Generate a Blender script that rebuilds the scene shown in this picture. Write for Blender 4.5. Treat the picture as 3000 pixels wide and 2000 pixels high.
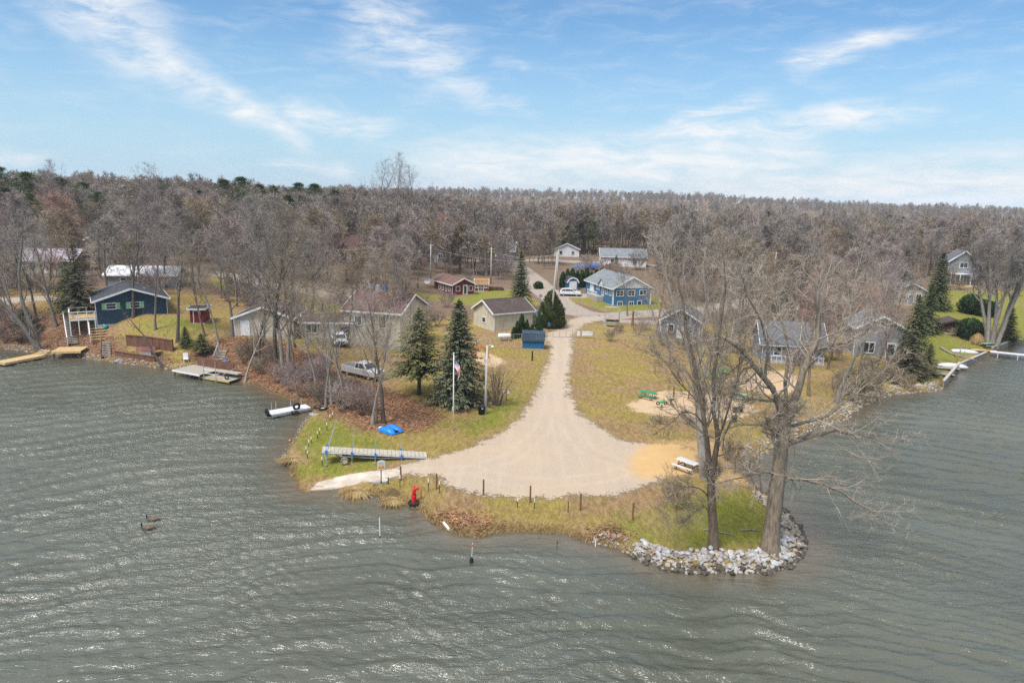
import bpy, math, random
import numpy as np
from mathutils import Vector, Matrix
R = math.radians
for o in list(bpy.data.objects):
    bpy.data.objects.remove(o)
scene = bpy.context.scene
COL = scene.collection
# ------------------------------------------------------------------ camera
CAM_H = 23.0
FPX = 2050.0
PITCH = math.atan((1000 - 575) / FPX)
ROLL = R(1.35)                          # the drone hung slightly tilted: the horizon drops to the right
cam_d = bpy.data.cameras.new('camera')
cam_d.sensor_width = 36.0
cam_d.lens = 36.0 * FPX / 3000.0
cam_d.clip_start = 0.5
cam_d.clip_end = 6000
cam = bpy.data.objects.new('camera', cam_d)
cam.location = (0, 0, CAM_H)
cF = Vector((0, math.cos(PITCH), -math.sin(PITCH)))
cU0 = Vector((0, math.sin(PITCH), math.cos(PITCH)))
cR = Vector((1, 0, 0)) * math.cos(ROLL) + cU0 * math.sin(ROLL)
cU = Vector((-1, 0, 0)) * math.sin(ROLL) + cU0 * math.cos(ROLL)
cam.rotation_euler = Matrix((cR, cU, -cF)).transposed().to_euler()
COL.objects.link(cam)
scene.camera = cam
# ------------------------------------------------------------------ light
SUN_EL, SUN_AZ = R(60), R(222)          # compass style azimuth: 180 = behind the camera
sun_d = bpy.data.lights.new('sun', 'SUN')
sun_d.energy = 2.6
sun_d.angle = R(22)
sun_d.color = (1.0, 0.95, 0.89)
sun = bpy.data.objects.new('sun', sun_d)
sv = Vector((math.sin(SUN_AZ) * math.cos(SUN_EL), math.cos(SUN_AZ) * math.cos(SUN_EL), math.sin(SUN_EL)))
sun.rotation_euler = sv.to_track_quat('Z', 'Y').to_euler()
sun.location = sv * 200
COL.objects.link(sun)
scene.view_settings.view_transform = 'Standard'
scene.view_settings.look = 'None'
scene.view_settings.gamma = 1.0
scene.view_settings.exposure = 0.8
scene.cycles.max_bounces = 4
scene.cycles.diffuse_bounces = 2
scene.cycles.glossy_bounces = 2
scene.cycles.transparent_max_bounces = 8
scene.cycles.sample_clamp_indirect = 4.0
scene.cycles.sample_clamp_direct = 1.1
scene.cycles.use_denoising = False


class NT:
    """small helper for node expressions"""
    def __init__(self, tree):
        self.t = tree
        self.n = tree.nodes
        self.l = tree.links

    def put(self, sock, v):
        if isinstance(v, bpy.types.NodeSocket):
            self.l.new(v, sock)
        else:
            if isinstance(v, tuple) and len(v) == 3 and sock.type == 'RGBA':
                v = (*v, 1.0)
            sock.default_value = v

    def m(self, op, a, b=0.0, c=None, clamp=False):
        nd = self.n.new('ShaderNodeMath')
        nd.operation = op
        nd.use_clamp = clamp
        self.put(nd.inputs[0], a)
        self.put(nd.inputs[1], b)
        if c is not None:
            self.put(nd.inputs[2], c)
        return nd.outputs[0]

    def mr(self, v, a, b, c=0.0, d=1.0, smooth=True):
        nd = self.n.new('ShaderNodeMapRange')
        nd.interpolation_type = 'SMOOTHSTEP' if smooth else 'LINEAR'
        for i, x in enumerate((v, a, b, c, d)):
            self.put(nd.inputs[i], x)
        return nd.outputs[0]

    def mix(self, f, a, b, mode='MIX'):
        nd = self.n.new('ShaderNodeMix')
        nd.data_type = 'RGBA'
        nd.blend_type = mode
        self.put(nd.inputs[0], f)
        self.put(nd.inputs[6], a)
        self.put(nd.inputs[7], b)
        return nd.outputs[2]

    def noise(self, vec, scale, detail=3.0, rough=0.55, dist=0.0, out='Fac'):
        nd = self.n.new('ShaderNodeTexNoise')
        if vec is not None:
            self.put(nd.inputs['Vector'], vec)
        nd.inputs['Scale'].default_value = scale
        nd.inputs['Detail'].default_value = detail
        nd.inputs['Roughness'].default_value = rough
        nd.inputs['Distortion'].default_value = dist
        return nd.outputs[out]

    def mapping(self, vec, loc=(0, 0, 0), rot=(0, 0, 0), sc=(1, 1, 1)):
        nd = self.n.new('ShaderNodeMapping')
        self.put(nd.inputs[0], vec)
        nd.inputs[1].default_value = loc
        nd.inputs[2].default_value = rot
        nd.inputs[3].default_value = sc
        return nd.outputs[0]

    def comb(self, x, y, z=0.0):
        nd = self.n.new('ShaderNodeCombineXYZ')
        for i, v in enumerate((x, y, z)):
            self.put(nd.inputs[i], v)
        return nd.outputs[0]

    def sep(self, v):
        nd = self.n.new('ShaderNodeSeparateXYZ')
        self.put(nd.inputs[0], v)
        return nd.outputs

    def attr(self, name, out='Color'):
        nd = self.n.new('ShaderNodeAttribute')
        nd.attribute_name = name
        return nd.outputs[out]

    def bump(self, h, strength=0.3, dist=0.05, normal=None):
        nd = self.n.new('ShaderNodeBump')
        nd.inputs['Strength'].default_value = strength
        nd.inputs['Distance'].default_value = dist
        self.put(nd.inputs['Height'], h)
        if normal is not None:
            self.put(nd.inputs['Normal'], normal)
        return nd.outputs[0]


# ------------------------------------------------------------------ sky
world = bpy.data.worlds.new('World')
scene.world = world
world.use_nodes = True
w = NT(world.node_tree)
w.n.clear()
sky = w.n.new('ShaderNodeTexSky')
sky.sky_type = 'NISHITA'
sky.sun_disc = False
sky.sun_elevation = SUN_EL
sky.sun_rotation = SUN_AZ
sky.air_density = 1.0
sky.dust_density = 0.6
sky.ozone_density = 2.0
tc = w.n.new('ShaderNodeTexCoord')
dirv = tc.outputs['Generated']
sx, sy, sz = w.sep(dirv)[:3]
az = w.m('MULTIPLY', w.m('ARCTAN2', sx, sy), 57.2958)
el = w.m('MULTIPLY', w.m('ARCSINE', sz), 57.2958)
sph = w.comb(az, el, 0.0)
wn = w.n.new('ShaderNodeTexNoise')
wn.inputs['Scale'].default_value = 0.35
wn.inputs['Detail'].default_value = 2
w.put(wn.inputs['Vector'], w.mapping(sph, sc=(0.6, 1.2, 1)))
wrp = w.sep(wn.outputs['Color'])
azw = w.m('ADD', az, w.m('MULTIPLY', w.m('SUBTRACT', wrp[0], 0.5), 3.0))
elw = w.m('ADD', el, w.m('MULTIPLY', w.m('SUBTRACT', wrp[1], 0.5), 1.5))


warped = w.comb(azw, elw, 0.0)
FIB = {}
for key, rot, sc in (('d', R(38), (0.22, 0.75, 1)), ('h', R(-9), (0.2, 0.95, 1))):
    FIB[key] = w.noise(w.mapping(warped, rot=(0, 0, rot), sc=sc), 1.0, 5.0, 0.66, 0.3)


def streak(a0, e0, a1, e1, w0, w1, amt, fib=0.5, key='h'):
    """a band of cirrus between two points of the sky (degrees), with fibres along it"""
    L = math.hypot(a1 - a0, e1 - e0)
    ux, uy = (a1 - a0) / L, (e1 - e0) / L
    dx = w.m('SUBTRACT', azw, a0)
    dy = w.m('SUBTRACT', elw, e0)
    s = w.m('DIVIDE', w.m('ADD', w.m('MULTIPLY', dx, ux), w.m('MULTIPLY', dy, uy)), L)
    q = w.m('SUBTRACT', w.m('MULTIPLY', dy, ux), w.m('MULTIPLY', dx, uy))
    wid = w.m('ADD', w0, w.m('MULTIPLY', w.m('MINIMUM', w.m('MAXIMUM', s, 0.0), 1.0), w1 - w0))
    across = w.mr(w.m('DIVIDE', w.m('ABSOLUTE', q), wid), 0.0, 1.15, 1.0, 0.0)
    along = w.m('MULTIPLY', w.mr(s, -0.12, 0.15), w.mr(s, 0.8, 1.12, 1.0, 0.0))
    tex = w.mr(FIB[key], 0.52 - fib * 0.5, 0.52 + fib * 0.45)
    return w.m('MULTIPLY', w.m('MULTIPLY', w.m('MULTIPLY', across, along), tex), amt)


ST = [
    (-34, 15.5, -25.5, 8.2, 3.6, 3.6, 1.2, 0.62, 'd'),
    (-30, 11.0, -15.5, 3.2, 3.0, 1.0, 1.1, 0.62, 'd'),
    (-18, 5.8, -9.5, 4.6, 1.2, 1.3, 1.1, 0.55),
    (-13, 13.0, -4, 9.2, 4.2, 3.0, 0.85, 0.62),
    (-8, 9.8, -1.5, 7.0, 1.8, 1.4, 0.6, 0.55),
    (-8, 2.0, 24, 3.2, 3.2, 3.0, 1.4, 0.9),
    (3, 3.4, 29, 6.6, 1.5, 1.3, 1.15, 0.6),
    (10, 0.0, 42, 2.0, 2.6, 3.8, 1.35, 0.85),
    (11, 5.6, 19, 7.6, 0.9, 0.7, 0.9, 0.55),
    (20.0, 9.6, 28, 11.6, 1.6, 0.6, 1.1, 0.6),
    (-2, 10.2, 1, 9.2, 0.6, 0.5, 0.35, 0.45),
    (-3, 8.0, 2, 6.4, 0.9, 0.6, 0.45, 0.45),
    (-40, 1.8, -33, 1.6, 0.6, 0.7, 0.8, 0.5),
    (-19, 2.2, -13, 1.8, 0.5, 0.8, 0.7, 0.5),
]
cl = None
for s in ST:
    v = streak(*s)
    cl = v if cl is None else w.m('MAXIMUM', cl, v)
gen = w.noise(w.mapping(dirv, rot=(0, 0, 0.5), sc=(1.2, 3.0, 5.0)), 1.3, 4.0, 0.6, 0.5)
gen = w.m('MULTIPLY', w.mr(gen, 0.22, 0.58), w.mr(el, 12.5, 26.0))
cl = w.m('MAXIMUM', cl, w.m('MULTIPLY', gen, 0.95))
faint = w.m('MULTIPLY', w.mr(FIB['h'], 0.42, 0.8), w.mr(el, 1.0, 9.0, 0.12, 0.22))
cl = w.m('ADD', cl, w.m('MULTIPLY', faint, w.m('SUBTRACT', 1.0, cl)))
hz = w.mr(el, -2.0, 15.0, 0.9, 0.0)
blue = w.mix(1.0, sky.outputs[0], (0.6, 0.85, 1.0), 'MULTIPLY')
base = w.mix(hz, blue, (3.5, 4.9, 6.1))
cloudy = w.mix(cl, base, (6.4, 6.5, 6.6))
bg = w.n.new('ShaderNodeBackground')
w.put(bg.inputs['Color'], cloudy)
bg.inputs['Strength'].default_value = 0.085
wo = w.n.new('ShaderNodeOutputWorld')
w.l.new(bg.outputs[0], wo.inputs[0])
world.cycles.sampling_method = 'MANUAL'
world.cycles.sample_map_resolution = 256
# ------------------------------------------------------------------ geometry of the place
CT, ST_ = math.cos(PITCH), math.sin(PITCH)


def ray(px, py):
    a, b = (px - 1500) / FPX, -(py - 1000) / FPX
    return np.array(cF + cR * a + cU * b)


def plane(px, py, z=0.0):
    d = ray(px, py)
    t = (z - CAM_H) / d[2]
    return (d[0] * t, d[1] * t)


SHORE_PX = [(0, 1021), (25, 1022), (75, 1029), (103, 1036), (150, 1040), (204, 1040), (265, 1054), (315, 1059), (380, 1066), (453, 1078),
            (500, 1081), (580, 1094), (640, 1108), (693, 1114), (720, 1126), (750, 1132), (790, 1150), (832, 1164), (870, 1178), (913, 1189),
            (920, 1200), (905, 1215), (888, 1240), (872, 1266), (856, 1292), (842, 1315), (825, 1340), (822, 1354), (852, 1372), (856, 1397),
            (864, 1429), (880, 1448), (925, 1442), (978, 1434), (1003, 1440), (1015, 1456), (1044, 1460), (1076, 1450), (1100, 1447),
            (1117, 1454), (1129, 1476), (1150, 1482), (1172, 1476), (1203, 1482), (1248, 1503), (1256, 1523), (1285, 1540), (1317, 1556),
            (1362, 1570), (1411, 1574), (1444, 1560), (1503, 1557), (1580, 1559), (1656, 1565), (1725, 1586), (1809, 1605), (1850, 1626),
            (1915, 1655), (2007, 1674), (2121, 1672), (2235, 1676), (2282, 1662), (2325, 1648), (2352, 1608), (2346, 1566), (2312, 1520), (2284, 1488),
            (2259, 1459), (2241, 1441), (2204, 1413), (2181, 1386), (2200, 1358), (2241, 1331), (2285, 1305), (2339, 1272), (2402, 1255),
            (2480, 1226), (2515, 1195), (2560, 1170), (2631, 1152), (2735, 1146), (2763, 1134), (2809, 1079), (2885, 1044), (2800, 1036), (2795, 1025),
            (2845, 1026), (2907, 1030), (2970, 1005), (3000, 1008)]
SHORE = [(-900, 128), (-300, 118), (-120, 106)] + [plane(*p) for p in SHORE_PX] + [(120, 101), (300, 104), (900, 120)]
SHORE = np.array(SHORE)
LANDPOLY = np.vstack([SHORE, [(900, 3500), (-900, 3500)]])


def seg_dist(x, y, pts, closed=False):
    x = np.asarray(x, float)
    y = np.asarray(y, float)
    best = np.full(x.shape, 1e12)
    n = len(pts)
    for i in range(n if closed else n - 1):
        ax, ay = pts[i]
        bx, by = pts[(i + 1) % n]
        ex, ey = bx - ax, by - ay
        t = np.clip(((x - ax) * ex + (y - ay) * ey) / (ex * ex + ey * ey + 1e-12), 0, 1)
        best = np.minimum(best, (x - ax - t * ex) ** 2 + (y - ay - t * ey) ** 2)
    return np.sqrt(best)


def inside(x, y, pts):
    x = np.asarray(x, float)
    y = np.asarray(y, float)
    r = np.zeros(x.shape, bool)
    n = len(pts)
    j = n - 1
    for i in range(n):
        xi, yi = pts[i]
        xj, yj = pts[j]
        if yi != yj:
            c = ((yi > y) != (yj > y)) & (x < (xj - xi) * (y - yi) / (yj - yi) + xi)
            r ^= c
        j = i
    return r


def sdist(x, y, pts):
    d = seg_dist(x, y, pts, True)
    return np.where(inside(x, y, pts), d, -d)


def sm(a, b, v):
    t = np.clip((v - a) / (b - a), 0, 1)
    return t * t * (3 - 2 * t)


def vnoise(x, y, s, seed=0):
    """smooth value noise, vectorised"""
    x = np.asarray(x, float) / s + seed * 17.3
    y = np.asarray(y, float) / s + seed * 5.7
    xi, yi = np.floor(x), np.floor(y)
    fx, fy = x - xi, y - yi
    fx, fy = fx * fx * (3 - 2 * fx), fy * fy * (3 - 2 * fy)

    def h(a, b):
        v = np.sin(a * 127.1 + b * 311.7 + seed * 74.7) * 43758.5453
        return v - np.floor(v)
    return (h(xi, yi) * (1 - fx) + h(xi + 1, yi) * fx) * (1 - fy) + (h(xi, yi + 1) * (1 - fx) + h(xi + 1, yi + 1) * fx) * fy


GENTLE = [plane(925, 1440), plane(2195, 1395), plane(870, 1430), plane(2210, 1350)]
GENTLE_R = [3.0, 3.5, 2.2, 2.2]
PROF_Y = [0, 60, 100, 120, 140, 160, 200, 300, 450, 600, 800, 1100, 1600, 3600]
PROF_Z = [0.25, 0.35, 0.5, 0.9, 1.6, 2.4, 3.2, 3.6, 3.4, 3.4, 4.0, 5.0, 6.0, 6.0]


def shore_sd(x, y):
    d = seg_dist(x, y, SHORE)
    return np.where(inside(x, y, LANDPOLY), d, -d)


def terrain(x, y, d=None):
    x = np.asarray(x, float)
    y = np.asarray(y, float)
    if d is None:
        d = shore_sd(x, y)
    g = np.zeros(x.shape)
    for (gx, gy), gr in zip(GENTLE, GENTLE_R):
        g = np.maximum(g, np.exp(-((x - gx) ** 2 + (y - gy) ** 2) / gr ** 2))
    wid = 0.8 + 5.0 * g
    z = 0.45 * sm(0, 1, d / wid)
    z = z + np.interp(y, PROF_Y, PROF_Z) * sm(0.3, 6.0, d)
    bank = np.interp(x, [-200, -60, -45, -33, -24, -16, -8], [4.2, 3.8, 3.0, 1.9, 1.2, 0.35, 0])
    z = z + bank * sm(1.0, 11.0, d)
    z = z + 3.0 * sm(-5, -130, x) * sm(120, 260, y) * (1 - 0.5 * sm(400, 700, y))
    z = z + 2.2 * sm(40, 110, x) * sm(105, 170, y) * (1 - sm(190, 280, y))
    z = z + 11.0 * np.exp(-((x - 0.16 * y) / (0.26 * y + 1)) ** 2) * sm(900, 1250, y) + 7.0 * sm(800, 1300, y) * (vnoise(x, y, 210, 3) - 0.4) + 6.0 * sm(-0.3, -0.6, x / (y + 1)) * sm(500, 900, y)
    z = z + (vnoise(x, y, 2.6, 1) - 0.5) * 0.14 * sm(0.5, 3, d) + (vnoise(x, y, 9, 2) - 0.5) * 0.22 * sm(2, 8, d)
    zz = np.maximum(d * 0.4, -1.6)
    return np.where(d > 0, z, zz)


def G(px, py):
    """the point of the ground seen at a pixel of the 3000 x 2000 frame"""
    d = ray(px, py)
    ys = np.concatenate([np.arange(34, 260, 0.25), np.arange(260, 1200, 2.0)])
    t = ys / d[1]
    xs, zs = d[0] * t, CAM_H + d[2] * t
    tz = np.maximum(terrain(xs, ys), 0.0)
    k = np.nonzero(zs <= tz)[0]
    if len(k) == 0:
        return Vector((xs[-1], ys[-1], tz[-1]))
    k = max(int(k[0]), 1)
    a0, a1 = zs[k - 1] - tz[k - 1], zs[k] - tz[k]
    f = a0 / (a0 - a1 + 1e-9)
    x, y = xs[k - 1] + f * (xs[k] - xs[k - 1]), ys[k - 1] + f * (ys[k] - ys[k - 1])
    return Vector((x, y, float(tz[k - 1] + f * (tz[k] - tz[k - 1]))))


def TZ(x, y):
    return float(terrain(np.array([x]), np.array([y]))[0])


def ppm(p):
    """pixels of the 3000-wide frame per metre at a point"""
    return FPX / (p[1] * CT - (p[2] - CAM_H) * ST_)


def W(pts):
    return [tuple(G(*p)[:2]) for p in pts]
# ------------------------------------------------------------------ object helpers
def link(o, parent=None):
    COL.objects.link(o)
    if parent is not None:
        o.parent = parent
    return o


def tag(o, label=None, cat=None, group=None, kind=None):
    if label:
        o['label'] = label
    if cat:
        o['category'] = cat
    if group:
        o['group'] = group
    if kind:
        o['kind'] = kind
    return o


def mesh_np(name, verts, faces, mat, smooth=True):
    """fast mesh from numpy arrays; faces (n,3) or (n,4)"""
    me = bpy.data.meshes.new(name)
    verts = np.asarray(verts, np.float32)
    faces = np.asarray(faces, np.int32)
    k = faces.shape[1]
    me.vertices.add(len(verts))
    me.vertices.foreach_set('co', verts.ravel())
    me.loops.add(faces.size)
    me.loops.foreach_set('vertex_index', faces.ravel())
    me.polygons.add(len(faces))
    me.polygons.foreach_set('loop_start', np.arange(0, faces.size, k, dtype=np.int32))
    me.polygons.foreach_set('loop_total', np.full(len(faces), k, np.int32))
    if smooth:
        me.polygons.foreach_set('use_smooth', np.ones(len(faces), bool))
    me.update(calc_edges=True)
    if mat is not None:
        me.materials.append(mat)
    return me


def set_col(me, name, arr):
    at = me.color_attributes.new(name, 'FLOAT_COLOR', 'POINT')
    a = np.ones((len(me.vertices), 4), np.float32)
    a[:, :arr.shape[1]] = arr
    at.data.foreach_set('color', a.ravel())


# ------------------------------------------------------------------ ground
GRAVEL = W([(1700, 925), (1662, 935), (1640, 955), (1592, 985), (1604, 1005), (1611, 1040), (1592, 1090), (1570, 1140), (1553, 1180), (1515, 1228), (1470, 1265),
            (1400, 1300), (1340, 1322), (1290, 1334), (1250, 1343), (1200, 1357), (1150, 1373), (1100, 1384), (1120, 1404), (1150, 1399), (1200, 1393),
            (1270, 1396), (1310, 1420), (1360, 1440), (1420, 1450), (1500, 1457), (1600, 1459), (1700, 1456), (1800, 1450), (1880, 1428),
            (1960, 1398), (2040, 1395), (2060, 1330), (1990, 1300), (1870, 1298), (1820, 1288), (1770, 1258), (1700, 1212), (1672, 1160), (1665, 1110),
            (1672, 1060), (1681, 1030), (1678, 990), (1694, 965), (1722, 947), (1775, 936), (1790, 925)])
RAMP = W([(1160, 1371), (1120, 1377), (1050, 1385), (980, 1398), (930, 1412), (908, 1436), (978, 1434), (1010, 1424), (1090, 1411), (1150, 1398), (1180, 1388)])
SAND = W([(1890, 1300), (1930, 1293), (2000, 1290), (2100, 1288), (2170, 1300), (2185, 1345), (2165, 1372), (2180, 1396), (2200, 1412), (2190, 1420),
          (2120, 1413), (2050, 1397), (1960, 1398), (1880, 1402), (1845, 1380), (1850, 1330)])
PLAY = W([(1835, 1185), (1865, 1207), (1930, 1216), (1985, 1222), (2060, 1236), (2140, 1232), (2205, 1212), (2215, 1190), (2150, 1168), (2050, 1150), (1950, 1143), (1885, 1162)])
PLAY2 = W([(2120, 1118), (2180, 1086), (2300, 1086), (2345, 1110), (2330, 1150), (2250, 1156), (2190, 1140)])
PLAY3 = W([(1380, 1040), (1395, 1028), (1450, 1040), (1478, 1060), (1450, 1075), (1395, 1062)])
LEAF = [W([(540, 1050), (640, 1100), (700, 1116), (830, 1162), (912, 1188), (960, 1215), (1010, 1225), (1060, 1255), (1130, 1268), (1220, 1262), (1300, 1225),
           (1260, 1190), (1180, 1160), (1110, 1130), (1030, 1115), (960, 1060), (850, 1010), (700, 985), (560, 1005)]),
        W([(-60, 1016), (60, 1026), (120, 1034), (240, 1045), (340, 1060), (470, 1076), (520, 1060), (470, 1030), (380, 1030), (350, 990), (300, 970), (200, 925), (60, 890), (-60, 890)]),
        W([(1255, 1520), (1330, 1552), (1420, 1570), (1450, 1555), (1400, 1520), (1300, 1500)]),
        W([(1700, 1590), (1790, 1600), (1830, 1570), (1810, 1545), (1760, 1545)])]
LAWN = [W([(360, 975), (470, 990), (540, 985), (600, 985), (660, 960), (560, 925), (470, 930), (420, 945)]),
        W([(1180, 885), (1300, 880), (1420, 905), (1560, 905), (1590, 890), (1530, 850), (1400, 840), (1330, 870), (1200, 850)]),
        W([(1640, 870), (1700, 892), (1760, 912), (1850, 918), (1960, 905), (1940, 860), (1720, 860), (1660, 862)]),
        W([(2690, 1130), (2760, 1132), (2810, 1075), (2890, 1040), (3000, 1010), (3120, 1010), (3120, 850), (2900, 850), (2700, 850), (2660, 940), (2680, 1060)]),
        W([(850, 1400), (870, 1360), (840, 1315), (900, 1215), (1000, 1230), (1100, 1275), (1180, 1320), (1200, 1345), (1090, 1378), (950, 1405)]),
        W([(1850, 1480), (2000, 1470), (2080, 1420), (2190, 1430), (2250, 1470), (2290, 1560), (2250, 1610), (2050, 1620), (1850, 1600), (1760, 1560), (1800, 1500)]),
        W([(1380, 1280), (1450, 1265), (1530, 1200), (1560, 1130), (1500, 1160), (1430, 1190), (1300, 1250)]),
        W([(700, 860), (620, 840), (600, 800), (700, 830), (850, 870), (1000, 890), (1100, 900), (1040, 910), (900, 900)])]
ROADS = [(W([(1960, 916), (1860, 921), (1790, 926), (1740, 925), (1690, 915), (1650, 893), (1615, 867), (1585, 842), (1555, 815), (1525, 790), (1500, 772), (1470, 762)]), 3.1),
         (W([(1390, 764), (1470, 762), (1560, 762), (1650, 765), (1760, 770), (1900, 778)]), 3.4),
         (W([(1960, 916), (2060, 908), (2200, 880), (2330, 845), (2400, 835)]), 2.6),
         (W([(1060, 884), (1000, 870), (900, 852), (800, 836), (700, 812), (620, 800), (560, 790)]), 2.6),
         (W([(-60, 885), (60, 878), (160, 872), (280, 868)]), 2.4),
         (W([(1655, 866), (1700, 866), (1730, 864)]), 2.2),
         (W([(1790, 940), (1850, 941), (1940, 945)]), 1.6)]
MUD = [W([(1758, 1552), (1820, 1548), (1840, 1565), (1790, 1578), (1765, 1575)]), W([(1130, 1450), (1150, 1425), (1180, 1440), (1170, 1470), (1130, 1470)]),
       W([(1250, 1172), (1300, 1160), (1390, 1150), (1420, 1170), (1390, 1190), (1300, 1195)])]

ys = [30.0]
while ys[-1] < 3400:
    y = ys[-1]
    ys.append(y * (1.0048 if y < 130 else 1.0085 if y < 320 else 1.022))
ys = np.array(ys)
NU = 720
us = np.linspace(-1.02, 1.02, NU)
GX = us[None, :] * ys[:, None]
GY = np.repeat(ys[:, None], NU, 1)
SD = shore_sd(GX, GY)
GZ = terrain(GX, GY, SD)


def soft(d, wd=1.0):
    return np.clip(d / wd * 0.5 + 0.5, 0, 1)


FAR = 0.6 + GY / 160.0
m_gravel = soft(sdist(GX, GY, GRAVEL), FAR * 1.7)
m_ramp = soft(sdist(GX, GY, RAMP), 0.35)
m_sand = soft(sdist(GX, GY, SAND), FAR * 1.6)
m_play = np.maximum.reduce([soft(sdist(GX, GY, q), FAR * 1.8) for q in (PLAY, PLAY2, PLAY3)])
m_leaf = np.maximum.reduce([soft(sdist(GX, GY, q), FAR * 2.2) for q in LEAF])
m_leaf = np.maximum(m_leaf, sm(112, 128, GY) * 0.8)
m_lawn = np.maximum.reduce([soft(sdist(GX, GY, q), FAR * 2.5) for q in LAWN])
m_leaf = m_leaf * (1 - sm(0.45, 0.75, m_lawn) * (GY > 100))
m_mud = np.maximum.reduce([soft(sdist(GX, GY, q), FAR) for q in MUD])
m_road = np.zeros_like(GX)
for line, hw in ROADS:
    m_road = np.maximum(m_road, soft(hw - seg_dist(GX, GY, line), FAR))
TRACKS = [W([(1662, 940), (1648, 965), (1645, 1000), (1641, 1060), (1628, 1130), (1612, 1200), (1580, 1270), (1500, 1340), (1380, 1375), (1240, 1382), (1120, 1390)]),
          W([(1645, 1000), (1646, 1080), (1645, 1160), (1660, 1240), (1720, 1320), (1850, 1370), (1960, 1360)]),
          W([(1380, 1375), (1500, 1410), (1640, 1415), (1780, 1395), (1850, 1370)])]
m_rut = np.zeros_like(GX)
for ln in TRACKS:
    dd_ = seg_dist(GX, GY, ln) + (vnoise(GX, GY, 3, 71) - 0.5) * 0.25
    m_rut = np.maximum(m_rut, np.exp(-((dd_ - 0.78) / 0.26) ** 2))
m_wet = np.clip(1 - SD / 0.9, 0, 1) * (GZ < 0.75)


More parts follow.
